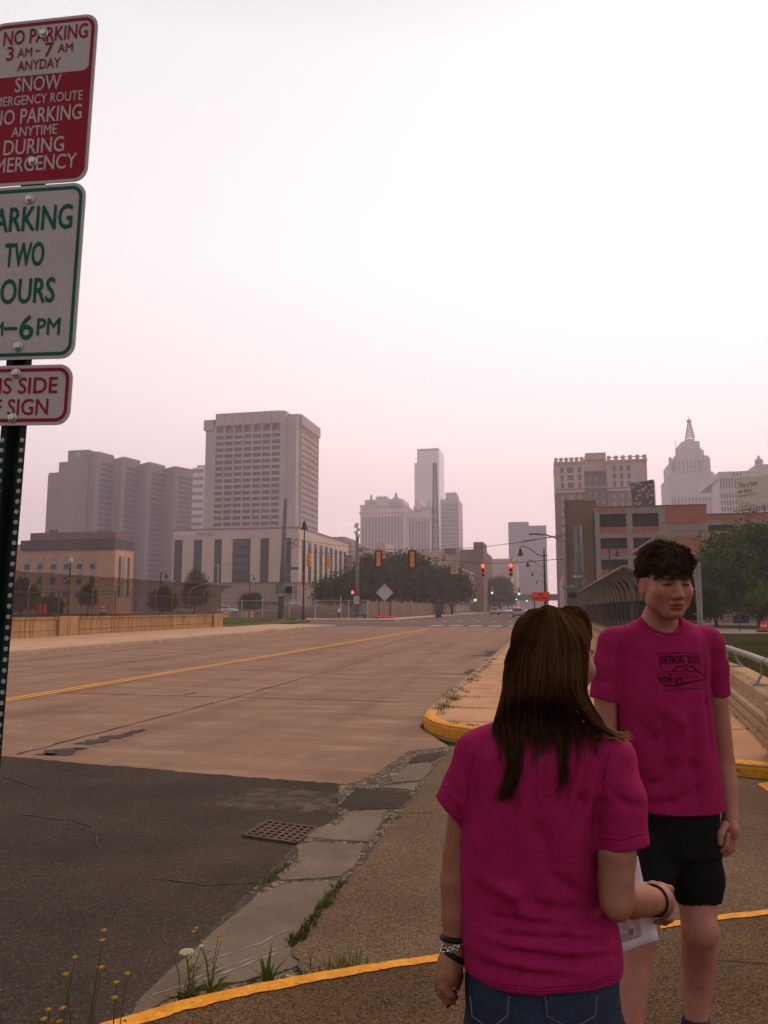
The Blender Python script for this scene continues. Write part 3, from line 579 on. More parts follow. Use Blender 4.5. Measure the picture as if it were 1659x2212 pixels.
# --- stepped art-deco skyscraper with a lattice mast
S = 790; X = lambda u: P(u, 1200, S).x; Z = lambda v: P(1500, v, S).z
m_deco = M("grey_limestone", (.36, .335, .36), .85, scale=.06, var=.06, stretch=(1, 1, .15))
dc = thing("deco_skyscraper", "stepped stone skyscraper with setbacks and a lattice mast on its roof", "skyscraper")
mb = MB()
for a, b, v, y in ((1452, 1555, 1075, 0), (1453, 1547, 1022, 4), (1458, 1540, 990, 8), (1462, 1537, 985, 12), (1473, 1527, 972, 16), (1479, 1519, 953, 20), (1488, 1508, 948, 26)): mb.box(P(a, 1100, S + y).x, P(b, 1100, S + y).x, S + y, S + 80 - y, 0, P(1500, v, S + y).z)
mb.build("setback", m_deco, dc)
mb = MB()
for u, v in ((1459, 986), (1536, 985), (1464, 990), (1475, 965), (1525, 968), (1548, 1020), (1454, 1030), (1466, 1000), (1530, 1000)): mb = MB(); mb.box(X(u) - 1.2, X(u) + 1.2, S + 3, S + 7, Z(v + 25), Z(v - 1.5)); mb.build("pinnacle", m_deco, dc)
for u in (1480, 1518): mb = MB(); mb.tube([(X(u), S + 24, Z(953)), (X(u), S + 24, Z(938))], .3, 5); mb.build("aerial", m_deco, dc)
mb = MB(); xc = P(1498, 1100, S + 36).x; zc0, zc1 = P(1498, 948, S + 36).z, P(1500, 914, S + 36).z
def lattice(mb, xc, yc, z0, z1, w0, w1, n, r):
    for k in range(n):
        a, b = k / n, (k + 1) / n; za, zb_ = z0 + (z1 - z0) * a, z0 + (z1 - z0) * b; wa, wb = w0 + (w1 - w0) * a, w0 + (w1 - w0) * b
        ca = [(xc + i * wa, yc + j * wa, za) for i, j in ((-1,-1),(1,-1),(1,1),(-1,1))]; cb = [(xc + i * wb, yc + j * wb, zb_) for i, j in ((-1,-1),(1,-1),(1,1),(-1,1))]
        for q in range(4):
            mb.tube([ca[q], cb[q]], r * 1.5, 4); mb.tube([ca[q], cb[(q+1) % 4]], r, 4); mb.tube([ca[(q+1) % 4], cb[q]], r, 4); mb.tube([cb[q], cb[(q+1) % 4]], r, 4)
lattice(mb, xc, S + 36, zc0, zc1, 4.2, 1.3, 7, .2); mb.lathe((xc, S + 36, zc1), [(1.2, 0), (2.4, 1.5), (2.4, 3), (1.0, 4), (.25, 5), (.2, 9)], 10); mb.build("lattice_mast", M("mast_steel", (.12, .11, .12), .6), dc)
window_grid(dc, front(S, 0), [(X(u), z) for u in (1457, 1462, 1470, 1478, 1486, 1493, 1503, 1511, 1519, 1527, 1535, 1541, 1547) for z in np.linspace(Z(1085), Z(1000), 1)] + [(X(u), z) for z in np.linspace(Z(1112), Z(1082), 5) for u in np.arange(1456, 1552, 7.5)], 1.3, 4, m_glass2)
window_grid(dc, front(S + 8, 0), [(X(u), z) for z in np.linspace(Z(1062), Z(1000), 7) for u in np.arange(1462, 1538, 8.5)], 1.3, 4, m_glass2)
# --- white office block numbered 211
S = 470; X = lambda u: P(u, 1100, S).x; Z = lambda v: P(1600, v, S).z
wb = thing("white_office", "white office block with ribbed windows and the number 211 on its roof band", "building")
m_wo = M("white_precast", (.56, .52, .52), .8, scale=.1, var=.04)
mb = MB(); mb.prism([(X(1557), S), (X(1740), S), (X(1740), S + 40), (P(1540, 1100, S + 30).x, S + 30)], 0, Z(1031)); mb.build("wall", m_wo, wb)
mb = MB(); mb.box(X(1556), X(1741), S - .6, S + 60, Z(1031), Z(1018)); mb.build("roof_band", m_wo, wb)
mb = MB()
for x in np.linspace(X(1557), X(1700), 24): mb.box(x - .35, x + .35, S - .7, S + .1, 0, Z(1031))
for v in (1056, 1063, 1078, 1092, 1106, 1120): mb.box(X(1557), X(1741), S - .5, S + .1, Z(v) - .5, Z(v) + .5)
mb.build("mullion", m_wo, wb)
xs_ = np.linspace(X(1557), X(1700), 24)
for va, vb in ((1055, 1032), (1077, 1065), (1091, 1080), (1105, 1094)):
    window_grid(wb, front(S, 0), [(x + .35, Z(va)) for x in xs_[:-1]], xs_[1] - xs_[0] - .7, Z(vb) - Z(va), m_glass2, proud=.05, thick=.1)
lettering([("211", X(1595), Z(1024.5), 2.2, X(1605) - X(1585))], m_frame, frame_mtx((0, S - .75, 0), (1, 0, 0), (0, 0, 1)), wb, bold=.03)
mb = MB(); S2 = 620; gx = P(1648, 1100, S2).x
gt = thing("gothic_tower", "sliver of a grey tower with a pointed turret at the right edge", "tower")
mb.box(gx - 3, gx + 60, S2, S2 + 40, 0, P(1650, 1003, S2).z); mb.lathe((gx, S2 + 3, P(1650, 1003, S2).z), [(3, 0), (3, 4), (1.4, 5), (.2, 8)], 8); mb.build("wall", m_deco, gt)

# --- parking garage
S = 110; X = lambda u: P(u, 1200, S).x; Z = lambda v: P(1450, v, S).z
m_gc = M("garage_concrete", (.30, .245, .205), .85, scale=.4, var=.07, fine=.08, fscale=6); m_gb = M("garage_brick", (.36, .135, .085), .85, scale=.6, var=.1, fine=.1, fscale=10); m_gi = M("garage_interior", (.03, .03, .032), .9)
ga = thing("parking_garage", "parking garage of concrete frames, red brick panels and open dark decks behind the man", "garage")
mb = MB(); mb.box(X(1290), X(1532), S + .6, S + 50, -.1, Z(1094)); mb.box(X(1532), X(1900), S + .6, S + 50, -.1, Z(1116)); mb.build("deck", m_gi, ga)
mb = MB(); fr_px = [(1107, 1136, 1149), (1160, 1183, 1195.5), (1207, 1229, 1242), (1254, 1276, 1289)]
colx = [(1288, 1298), (1356, 1369), (1426, 1442), (1518, 1533), (1592, 1604), (1664, 1676), (1740, 1752)]
for a, b in colx: mb.box(X(a), X(b), S - .1, S + .8, -.1, Z(1093 if b < 1520 else 1114.5))
for k, v in enumerate((1149, 1195.5, 1242, 1289)):
    nxt = fr_px[k + 1][0] if k < 3 else 1300
    mb.box(X(1289), X(1760), S - .05, S + .7, Z(nxt), Z(v))
mb.box(X(1289), X(1434), S - .06, S + .7, Z(1107), Z(1093)); mb.box(X(1434), X(1532), S - .04, S + .7, Z(1147), Z(1131)); mb.box(X(1520), X(1760), S - .055, S + .7, Z(1136), Z(1125)); mb.build("frame", m_gc, ga)
def panel(a, b, v0, v1, y0=.02, y1=.75): mb = MB(); mb.box(X(a), X(b), S + y0, S + y1, Z(v0), Z(v1)); mb.build("brick_panel", m_gb, ga)
panel(1292, 1354, 1102.5, 1094, -.12, .1); panel(1442, 1530.5, 1131, 1092.8, -.13, .5); panel(1533, 1760, 1125, 1114.2, -.12, .5)
for a, b in ((1442, 1518),):
    for v0, v1 in ((1178, 1147), (1195.5, 1160), (1242, 1207), (1289, 1254)): panel(a, b, v0, v1, .03 if v0 != 1178 else .0)
for a, b in ((1298, 1356), (1369, 1426), (1533, 1592), (1604, 1664), (1676, 1740)):
    for k, (v, o, bk) in enumerate(fr_px):
        if k == 0 and a > 1500: panel(a, b, 1170, 1160); continue
        panel(a, b, bk, o)
mb = MB(); mb.box(X(1288), X(1533), S - .16, S + .9, Z(1092.6), Z(1090.8)); mb.box(X(1533), X(1900), S - .16, S + .9, Z(1113.6), Z(1111.8)); mb.build("coping", M("dark_coping", (.12, .08, .07), .7), ga)
for a, b, vs_ in ((1298, 1356, (1125, 1174, 1220)), (1369, 1426, (1124, 1174, 1220)), (1533, 1592, (1150,)), (1604, 1664, (1150, 1174, 1220))):
    for v in vs_: mb = MB(); mb.box(X(a), X(b), S + .35, S + .42, Z(v) - .04, Z(v) + .03); mb.box(X(a), X(a) + .1, S + .36, S + .41, Z(v) - .8, Z(v)); mb.box(X(b) - .1, X(b), S + .36, S + .41, Z(v) - .8, Z(v)); mb.build("deck_railing", m_frame, ga)
mb = MB(); mb.box(X(1533), X(1900), S - 10, S - 6, -.1, Z(1296)); mb.build("screen_wall", m_gc, ga)
mb = MB(); mb.box(X(1533), X(1900), S - 10.1, S - 9.9, Z(1298), Z(1283)); mb.box(X(1620), X(1660), S - 10.5, S - 9.8, Z(1320), Z(1262)); mb.build("screen_brick", m_gb, ga)
bt = thing("brick_stair_tower", "plain brown brick tower at the left end of the parking garage", "tower")
m_st = M("tower_brick", (.195, .118, .075), .85, scale=.3, var=.08, fine=.1, fscale=8)
S = 118; X = lambda u: P(u, 1200, S).x; Z = lambda v: P(1260, v, S).z
mb = MB(); mb.prism([(X(1224), S), (X(1291), S - 1), (X(1291), S + 20), (X(1230), S + 20)], -.1, Z(1083)); mb.build("wall", m_st, bt)
mb = MB(); mb.box(X(1226), X(1266), S + 1, S + 14, Z(1083), Z(1077)); mb.box(X(1222), X(1226), S - .3, S + .6, -.1, Z(1079)); mb.build("roof_block", m_st, bt)
mb = MB(); mb.box(X(1243), X(1244), S - .15, S, 6, Z(1085)); mb.box(X(1266), X(1267), S - .5, S, 3, Z(1085)); mb.build("joint", m_crack_shade, bt)
# shops on the right of the far street, seen end on
rs = thing("corner_shop", "narrow stone fronted shop below the brown brick tower at the right corner", "building")
mb = MB(); mb.box(2.9, 14, 150, 230, 0, 9); mb.box(2.7, 6, 149.5, 152, 0, 17); mb.build("wall", m_fs2, rs)
window_grid(rs, front(150, 0), [(7, 1), (10, 1), (7, 5), (10, 5)], 2, 2.5, m_glass); mb = MB(); mb.box(3.2, 13.5, 148.2, 150.2, 3.1, 3.6); mb.build("awning", M("awning", (.05, .05, .05), .8), rs)
# skywalk bridge across the far street
sb = thing("skywalk", "low grey footbridge crossing the far street in the haze", "bridge")
mb = MB(); mb.box(-40, 30, 420, 426, 5.6, 9); mb.build("deck", M("bridge_grey", (.13, .13, .14), .8), sb); mb = MB(); mb.box(-40, 30, 419.8, 420, 7, 8.3); mb.build("window_band", m_glass2, sb)

# --- rooftop billboards
S = 175; X = lambda u: P(u, 1060, S).x; Z = lambda v: P(1390, v, S).z
cb = thing("billboard", "rooftop billboard showing a crowd picture above the garage", "billboard", group="rooftop billboards")
m_crowd = M("crowd_print", (.02, .025, .04), .5, scale=1, detail=2)
n, l, b = nodes_of(m_crowd); t = n.new("ShaderNodeTexCoord"); v_ = n.new("ShaderNodeTexVoronoi"); v_.inputs["Scale"].default_value = 2.0; l.new(t.outputs["Object"], v_.inputs["Vector"])
s_ = n.new("ShaderNodeSeparateColor"); l.new(v_.outputs["Color"], s_.inputs[0]); r_ = n.new("ShaderNodeValToRGB"); r_.color_ramp.interpolation = 'CONSTANT'; l.new(s_.outputs[1], r_.inputs[0])
for i, (p, c) in enumerate(((0, (.02, .025, .04)), (.35, (.10, .035, .03)), (.5, (.30, .16, .11)), (.62, (.03, .05, .09)), (.78, (.35, .30, .26)), (.9, (.25, .03, .03)))):
    e = r_.color_ramp.elements[i] if i < 2 else r_.color_ramp.elements.new(p); e.position = p; e.color = (*c, 1)
l.new(r_.outputs[0], b.inputs["Base Color"])
mb = MB(); mb.prism([(X(1366), S + 3), (X(1413), S), (X(1421), S + 4), (X(1375), S + 7)], Z(1094), Z(1037)); mb.build("box", M("board_grey", (.25, .23, .23), .6), cb)
mb = MB(); q0, q1 = Vector((X(1366.5), S + 2.9, 0)), Vector((X(1412.5), S - .05, 0)); mb.add([q0 + Vector((0, 0, Z(1093))), q1 + Vector((0, 0, Z(1092))), q1 + Vector((0, 0, Z(1036))), q0 + Vector((0, 0, Z(1040)))], [(0, 1, 2, 3)]); mb.build("picture", m_crowd, cb)
mb = MB(); mb.box(X(1370), X(1418), S + 2, S + 6, 10, Z(1094)); mb.build("support", m_frame, cb)
S = 165; tb = thing("billboard", "large cream rooftop billboard with serif slogan at the right edge", "billboard", group="rooftop billboards")
a0, a1 = P(1592, 1100, S + 2), P(1662, 1100, S - 5); dv = (a1 - a0); dv.z = 0; dn = dv.normalized(); Zb = lambda v: P(1625, v, S).z
nn = Vector((dn.y, -dn.x, 0)); L = dv.length * 1.35; up = Vector((0, 0, 1)); z0, z1 = Zb(1097), Zb(1034)
mb = MB(); c0 = Vector((a0.x, a0.y, (z0 + z1) / 2)) + dn * L / 2 - nn * .4; mb.obox(c0, dn * L / 2, nn * .35, up * (z1 - z0) / 2); mb.build("panel", M("cream_vinyl", (.62, .54, .43), .6, scale=.3, var=.03), tb)
fm = frame_mtx(Vector((a0.x, a0.y, z0)) + nn * .0, dn, up); Hh = z1 - z0; dk = M("ink", (.05, .045, .05), .6)
lettering([("This is how", L * .29, Hh * .80, Hh * .19, L * .44), ("we drive.", L * .215, Hh * .60, Hh * .16, L * .32), ("Undeniably Detroit.", L * .26, Hh * .43, Hh * .10, L * .40), ("July 29 - August 3", L * .19, Hh * .165, Hh * .065, L * .25)], dk, fm, tb)
lettering([("RocketClassic.com", L * .255, Hh * .075, Hh * .08, L * .37)], M("red_ink", (.35, .05, .06), .6), fm, tb)
mb = MB()
for k in range(6): q = Vector((a0.x, a0.y, 0)) + dn * (L * (k + .5) / 6) - nn * .5; mb.tube([q + up * 12, q + up * z0], .12, 6); mb.tube([q + up * (z0 - .3), q + nn * 1.6 + up * (z0 - .9)], .06, 5)
for k in range(3): q = Vector((a0.x, a0.y, z0 - .5 - k * .6)); mb.tube([q + nn * (.9 + .3 * k), q + nn * (.9 + .3 * k) + dn * L], .08, 5)
mb.build("catwalk", m_frame, tb)
# --- lattice radio mast in the middle
S = 330; lm = thing("radio_mast", "slender steel lattice mast standing in front of the glass skyscraper", "mast")
mb = MB(); b0, b1 = P(941, 1200, S), P(940, 1000, S); lattice(mb, b0.x, S, 8, b1.z, 1.6, .62, 26, .085); mb.build("lattice", M("mast_steel", (0, 0, 0)), lm)
# ================================================================== parapets, fences, rail
UP = Vector((0, 0, 1))
m_par = M("stained_parapet", (.50, .31, .155), .85, scale=.9, col2=(.42, .235, .10), fine=.18, fscale=30, bump=.15, stretch=(1, 1, .35))
n, l, b = nodes_of(m_par); src = b.inputs["Base Color"].links[0].from_socket    # rust runs down the face
t = n.new("ShaderNodeTexCoord"); mp = n.new("ShaderNodeMapping"); mp.inputs["Scale"].default_value = (1, 1.6, .12); l.new(t.outputs["Object"], mp.inputs[0])
nz = n.new("ShaderNodeTexNoise"); nz.inputs["Scale"].default_value = 3.0; nz.inputs["Detail"].default_value = 5; l.new(mp.outputs[0], nz.inputs[0])
rr = n.new("ShaderNodeMapRange"); rr.inputs[1].default_value = .50; rr.inputs[2].default_value = .64; rr.inputs[4].default_value = .75; l.new(nz.outputs[0], rr.inputs[0])
mx = n.new("ShaderNodeMix"); mx.data_type = 'RGBA'; l.new(rr.outputs[0], mx.inputs[0]); l.new(src, mx.inputs[6]); mx.inputs[7].default_value = (.16, .075, .03, 1); l.new(mx.outputs[2], b.inputs["Base Color"])
m_par2 = M("tan_parapet", (.43, .285, .165), .85, scale=1.3, col2=(.36, .225, .115), fine=.2, fscale=50, bump=.2)
stain(m_par2, 2.0, (1, 1, .2), .52, .7, (.22, .125, .05), .6); stain(m_par2, 5, (1, 1, 1), .58, .72, (.14, .11, .05), .5)
m_rust = M("rusty_post", (.26, .165, .09), .7, scale=6, col2=(.45, .34, .24), fine=.2)
m_galv = M("galvanised", (.25, .25, .24), .45, scale=3, var=.15, metal=.6, fine=.1)
m_dkpost = M("weathered_post", (.075, .068, .058), .6, scale=3, var=.3)
def mesh_mat(name, col, wire, cell, rough=.6):
    if name in MATS: return MATS[name]
    m = bpy.data.materials.new(name); m.use_nodes = True; n, l, b = nodes_of(m); b.inputs["Base Color"].default_value = (*col, 1); b.inputs["Roughness"].default_value = 1; b.inputs["Specular IOR Level"].default_value = 0
    uv = n.new("ShaderNodeUVMap"); sp = n.new("ShaderNodeSeparateXYZ"); l.new(uv.outputs[0], sp.inputs[0]); outs = []
    for op in ('ADD', 'SUBTRACT'):
        a = n.new("ShaderNodeMath"); a.operation = op; l.new(sp.outputs[0], a.inputs[0]); l.new(sp.outputs[1], a.inputs[1])
        d = n.new("ShaderNodeMath"); d.operation = 'DIVIDE'; d.inputs[1].default_value = cell; l.new(a.outputs[0], d.inputs[0])
        f = n.new("ShaderNodeMath"); f.operation = 'FRACT'; l.new(d.outputs[0], f.inputs[0])
        q = n.new("ShaderNodeMath"); q.operation = 'LESS_THAN'; q.inputs[1].default_value = wire; l.new(f.outputs[0], q.inputs[0]); outs.append(q)
    mxm = n.new("ShaderNodeMath"); mxm.operation = 'MAXIMUM'; l.new(outs[0].outputs[0], mxm.inputs[0]); l.new(outs[1].outputs[0], mxm.inputs[1])
    tr = n.new("ShaderNodeBsdfTransparent"); ms = n.new("ShaderNodeMixShader"); l.new(mxm.outputs[0], ms.inputs[0]); l.new(tr.outputs[0], ms.inputs[1]); l.new(b.outputs[0], ms.inputs[2]); l.new(ms.outputs[0], n["Material Output"].inputs[0])
    MATS[name] = m; return m
def uv_sheet(name, rows, mat, parent):        # rows of points -> grid with metric uvs
    vs, uvs, fs = [], [], []; nr, nc = len(rows), len(rows[0]); vlen = 0
    for i, r_ in enumerate(rows):
        if i: vlen += (Vector(r_[0]) - Vector(rows[i-1][0])).length
        ul = 0
        for j, p in enumerate(r_):
            if j: ul += (Vector(p) - Vector(r_[j-1])).length
            vs.append(p); uvs.append((ul, vlen))
    fs = [(i*nc + j, i*nc + j + 1, (i+1)*nc + j + 1, (i+1)*nc + j) for i in range(nr - 1) for j in range(nc - 1)]
    mb = MB(); mb.add(vs, fs); o = mb.build(name, mat, parent, fix=False); uvl = o.data.uv_layers.new(name="UVMap")
    for lp in o.data.loops: uvl.data[lp.index].uv = uvs[lp.vertex_index]
    return o
# left parapet
LX = -27.0; zt = PX(22, 1339, LX).z
lp = thing("parapet", "orange stained concrete parapet along the left walk under the chain link fence", "wall")
prof = [(0, 0), (0, .2), (.05, .22), (.05, .38), (.02, .40), (.02, .46), (.05, .48), (.05, zt - .12), (-.02, zt - .1), (-.02, zt), (.45, zt), (.45, 0)]
mb = MB(); mb.extrude(prof, (LX, -5, .1), (LX, 60, .1), (-1, 0, 0)); mb.build("wall", m_par, lp)
for y in (PX(146, 1350, LX).y, 59.6):
    mb = MB(); mb.box(LX - .5, LX + .12, y - .9, y + .9, .1, zt + .14); mb.build("pilaster", m_par, lp)
# right parapet
def rx(y): return float(np.interp(y, [4, 8.5, 10.1, 14.9, 22, 70], [1.9, 2.33, 2.5, 2.96, 3.0, 3.05]))
zr = PX(1600, 1482, rx(11.3)).z; zr = .66
rp = thing("parapet", "tan concrete parapet with stepped mouldings along the right walk", "wall")
prof = [(-.10, 0), (-.10, .09), (-.03, .105), (-.01, .115), (-.07, .125), (-.07, .20), (-.01, .215), (.01, .225), (-.04, .235), (-.04, .30), (.03, .32), (.045, .335), (.03, .345), (.06, .36), (.06, zr - .15), (.10, zr - .12), (.46, zr - .12), (.46, 0)]
mb = MB(); ys = [9.3, 10.1, 12, 14.9, 18, 22, 70]
for i in range(len(ys) - 1): mb.extrude(prof, (rx(ys[i]), ys[i], .12), (rx(ys[i+1]), ys[i+1], .12), (1, 0, 0))
mb.build("wall", m_par2, rp)
mb = MB(); mb.prism([(rx(9.3) - .13, 9.32), (rx(9.3) + .5, 9.3), (rx(7) + .5, 6.2), (rx(7) - .13, 6.2)], .0, zr + .03); mb.build("end_block", m_par2, rp, bevel=.03)
# pipe rail on the right parapet
hr = thing("handrail", "grey pipe rail on curved brackets on the tan right parapet", "handrail")
yb = 11.6
def rail_p(y): return (rx(y) + .26, y, zr + .315)
mb = MB(); mb.tube([rail_p(y) for y in (6.3, 8, 9.5, 11, 13, 15.6)], .052, 14); mb.build("pipe", m_galv, hr, smooth=True)
for y in (7.6, yb, 15.2):
    x = rx(y) + .26; mb = MB()
    for sx, yy in ((-1, -.0), (1, .0)):
        mb.tube([(x + sx * .155, y, zr + .005), (x + sx * .12, y, zr + .06), (x + sx * .075, y, zr + .14), (x + sx * .06, y, zr + .24), (x + sx * .055, y, zr + .32)], [.026, .02, .017, .018, .022], 8)
    mb.box(x - .19, x + .19, y - .05, y + .05, zr - .0, zr + .022); mb.lathe((x, y - .045, zr + .315), [(.062, 0), (.062, .09)], 14, axis='y'); mb.build("bracket", m_galv, hr)
# curved fences
def curved_fence(name, label, x0, side, ys, zb, zv, reach, ztop, m_post, m_mesh, pr, rails):
    t = thing(name, label, "fence"); prof = []
    for k in range(11):
        a = k / 10 * math.pi / 2; prof.append((reach * (1 - math.cos(a)), zv + (ztop - zv) * math.sin(a)))
    for y in ys: mb = MB(); mb.tube([(x0, y, zb)] + [(x0 + side * p[0], y, p[1]) for p in prof], pr, 6); mb.build("post", m_post, t)
    for z, off in rails: mb = MB(); mb.tube([(x0 + side * off, ys[0], z), (x0 + side * off, ys[-1], z)], pr * .7, 6); mb.build("rail", m_post, t)
    rows = [[(x0 + side * .05, y, zb + .05), (x0 + side * .05, y, zv)] + [(x0 + side * (p[0] - .03), y, p[1] - .03) for p in prof] for y in (ys[0], ys[-1])]
    rows = [list(r_) for r_ in zip(*rows)]; uv_sheet("mesh", rows, m_mesh, t); return t
lys = [PX(u, 1330, LX).y for u in (-80, -10, 68.6, 134, 153, 206, 255, 300, 342, 378, 414, 445, 481)]
curved_fence("chain_link_fence", "brown chain link fence curving in over the left walk", LX - .25, 1, lys, zt + .05, PX(105, 1280, LX).z + .2, 1.5, PX(36, 1232, LX + 1.2).z, m_rust, mesh_mat("brown_chain_link", (.06, .042, .03), .31, .075), .045, [(PX(105, 1280, LX).z, 0), (zt + .12, 0)])
m_dmesh = mesh_mat("dark_chain_link", (.022, .018, .014), .45, .07); m_rib = M("ribbed_post", (.24, .21, .17), .6, scale=2, var=.2)
curved_fence("chain_link_fence", "dark arched chain link fence with close ribs along the right walk behind the man", 3.0, -1, [24.6 + 2.1 * k for k in range(21)], zr, 1.95, .78, 2.98, m_rib, m_dmesh, .055, [(1.9, 0), (zr + .05, 0), (2.98, .78)])
curved_fence("chain_link_fence", "short taller arched fence section behind the man's head beside the thin grey post", 3.02, -1, [17.0, 19.4, 21.8], zr, 2.1, .78, 3.2, m_rib, m_dmesh, .05, [(1.9, 0), (zr + .05, 0), (3.2, .78)])
ep = thing("gate_post", "thin grey post with short side stubs at the near end of the right fence", "post")
y = 16.6; mb = MB(); zt_ = PX(1510, 1215, 3.0).z; xx = P(1510, 1280, y).x; mb.tube([(xx, y, .5), (xx, y, zt_)], .05, 8); mb.build("pole", m_galv, ep)
for z in (1.1, 1.6, 2.1): mb = MB(); mb.tube([(xx - .12, y, z), (xx + .02, y, z)], .014, 5); mb.build("hinge_stub", m_galv, ep)
mb = MB(); mb.tube([(xx - .5, y, zt_ + .01), (xx, y, zt_ - .01)], .018, 6); mb.build("top_arm", m_galv, ep)
# straight site fences across the junction
m_wpost = M("white_post", (.42, .39, .38), .6, scale=3, var=.08)
sf = thing("site_fence", "see through chain link site fence with white posts on the far left corner", "fence")
S = 111
for i, u in enumerate((480, 522, 567, 625, 681, 736, 753, 794)):
    p = P(u, 1325, S); mb = MB(); mb.tube([(p.x, S, .1), (p.x, S, P(u, 1287 if u in (567, 736) else 1296, S).z)], .08, 6); mb.build("post", m_wpost, sf)
a, b_ = P(478, 1300, S), P(796, 1300, S); zt2 = P(600, 1297, S).z
mb = MB(); mb.tube([(a.x, S, zt2), (b_.x, S, zt2)], .04, 6); mb.build("top_rail", m_wpost, sf)
mb = MB(); mb.tube([(a.x, S, 1.35), (P(624, 1, S).x, S, 1.35)], .05, 6); mb.build("middle_rail", m_wpost, sf)
uv_sheet("mesh", [[(a.x, S + .05, .1), (b_.x, S + .05, .1)], [(a.x, S + .05, zt2), (b_.x, S + .05, zt2)]], mesh_mat("pale_chain_link", (.30, .27, .26), .06, .09), sf)
m_screen = M("beige_screen", (.30, .225, .18), .9, scale=.8, col2=(.22, .165, .13), stretch=(1, .6, .1), fine=.15, fscale=6)
sf2 = thing("site_fence", "fence of beige privacy fabric between white posts below the central trees", "fence")
q0, q1 = Vector((P(792, 1335, 113).x, 113, 0)), Vector((-25.6, 205, 0)); N_ = 16
rows = [[], []]
for k in range(N_ * 4 + 1):
    t_ = k / (N_ * 4); p = q0.lerp(q1, t_) + Vector((.12 * math.sin(k * 2.1), 0, 0)); rows[0].append((p.x, p.y, .1)); rows[1].append((p.x, p.y, 2.7 + .06 * math.sin(k * 1.3)))
uv_sheet("screen", rows, m_screen, sf2)
for k in range(N_ + 1): p = q0.lerp(q1, k / N_); mb = MB(); mb.tube([(p.x + .15, p.y, .1), (p.x + .15, p.y, 2.95)], .07, 6); mb.build("post", m_wpost, sf2)
sm = MB()
pts = []; nx, ny = 46, 10; mx0, mx1 = P(545, 1, 122).x, P(785, 1, 122).x
for j in range(ny + 1):
    for i in range(nx + 1):
        fx_, fy_ = i / nx, j / ny; env = math.sin(math.pi * fy_) * min(1, 3.0 * fx_ + .02) * min(1, 8 * (1 - fx_))
        pts.append((mx0 + (mx1 - mx0) * fx_, 113.5 + 14 * fy_, -.02 + env * (2.2 + .7 * mnoise.noise((fx_ * 9, fy_ * 3, 0)))))
sm.add(pts, [(j*(nx+1) + i, j*(nx+1) + i + 1, (j+1)*(nx+1) + i + 1, (j+1)*(nx+1) + i) for j in range(ny) for i in range(nx)]); tag(sm.build("soil_mound", mound_m, smooth=True), kind="structure")

# ================================================================== poles, lamps, signals, wires
m_pole = M("grey_pole", (.16, .165, .165), .6, scale=2, var=.15); m_blk = M("black_iron", (.02, .021, .022), .45, scale=2, var=.2)
m_sign = M("sign_white", (.62, .60, .58), .5, scale=2, var=.05); m_sblk = M("sign_black", (.012, .012, .012), .5); m_sgrn = M("sign_green", (.02, .22, .13), .5)
m_amber = M("signal_yellow", (.75, .30, .015), .5, scale=3, var=.1); m_lens = M("dark_lens", (.02, .015, .012), .3)
m_red = M("red_light", (.6, .02, .02), .4, emit=((1, .05, .05), 6)); m_grn = M("green_light", (.02, .5, .3), .4, emit=((.1, 1, .65), 4)); m_org = M("orange_sign", (.95, .055, .012), .5, scale=2, var=.03)
def px_pole(name, label, u0, v0, u1, v1, S, r0, r1, mat, cat="pole", z0=0.0, group=None):
    a = P(u0, v0, S); c_ = P(u1, v1, S); t = thing(name, label, cat, (a.x, S, z0), 0, group)
    mb = MB(); mb.tube([(0, 0, 0), (c_.x - a.x, 0, c_.z - z0)], [r0, r1], 10); mb.build("pole", mat, t, smooth=True)
    mb = MB(); mb.lathe((0, 0, 0), [(r0 * 1.8, 0), (r0 * 1.8, .12), (r0 * 1.25, .3)], 10); mb.build("base", mat, t); return t, a, c_
def local(t, p): return Vector(p) - t.location
tA, a, c_ = px_pole("utility_pole", "tallest grey utility pole, left of the junction by the grass verge", 605, 1343, 618, 1078, 91, .36, .27, m_pole)
mb = MB(); mb.obox(local(tA, P(604, 1272, 90.6)), (.45, 0, 0), (0, .15, 0), (0, 0, .7)); mb.build("control_box", m_pole, tA)
tB, a, c_ = px_pole("utility_pole", "grey pole with camera cluster on top in front of the central trees", 771, 1335, 772, 1153, 120, .36, .26, m_pole)
for du, v in ((-3, 1137), (2, 1144), (-3, 1150), (2, 1158), (-1, 1133)):
    mb = MB(); q = local(tB, P(772 + du, v, 119.7)); mb.lathe((q.x, q.y, q.z), [(.1, -.25), (.3, -.2), (.3, .2), (.1, .25)], 8); mb.build("camera_head", m_sign, tB)
mb = MB(); mb.tube([local(tB, c_), local(tB, P(772, 1130, 120))], .09, 6); mb.build("mast", m_pole, tB)
tC = thing("utility_pole", "pair of grey poles with a street light arm at the right of the junction", "pole", (P(1256, 1335, 80).x, 80, 0))
for u0, u1 in ((1250, 1243), (1262, 1252)):
    mb = MB(); mb.tube([local(tC, (P(u0, 1335, 80).x, 80, 0)), local(tC, P(u1, 1136, 80))], [.24, .19], 10); mb.build("pole", m_pole, tC, smooth=True)
for pts in ([(1244, 1172), (1220, 1165), (1190, 1158), (1178, 1154), (1152, 1153)], [(1243, 1176), (1220, 1170), (1195, 1161), (1180, 1156), (1160, 1155.5)]):
    mb = MB(); mb.tube([local(tC, P(u, v, 80)) for u, v in pts], .05, 6); mb.build("lamp_arm", m_pole, tC)
mb = MB(); q = local(tC, P(1153, 1153.5, 80)); mb.obox(q, (.5, 0, .02), (0, .15, 0), (0, 0, .06)); mb.build("lamp_head", m_dkpost, tC)
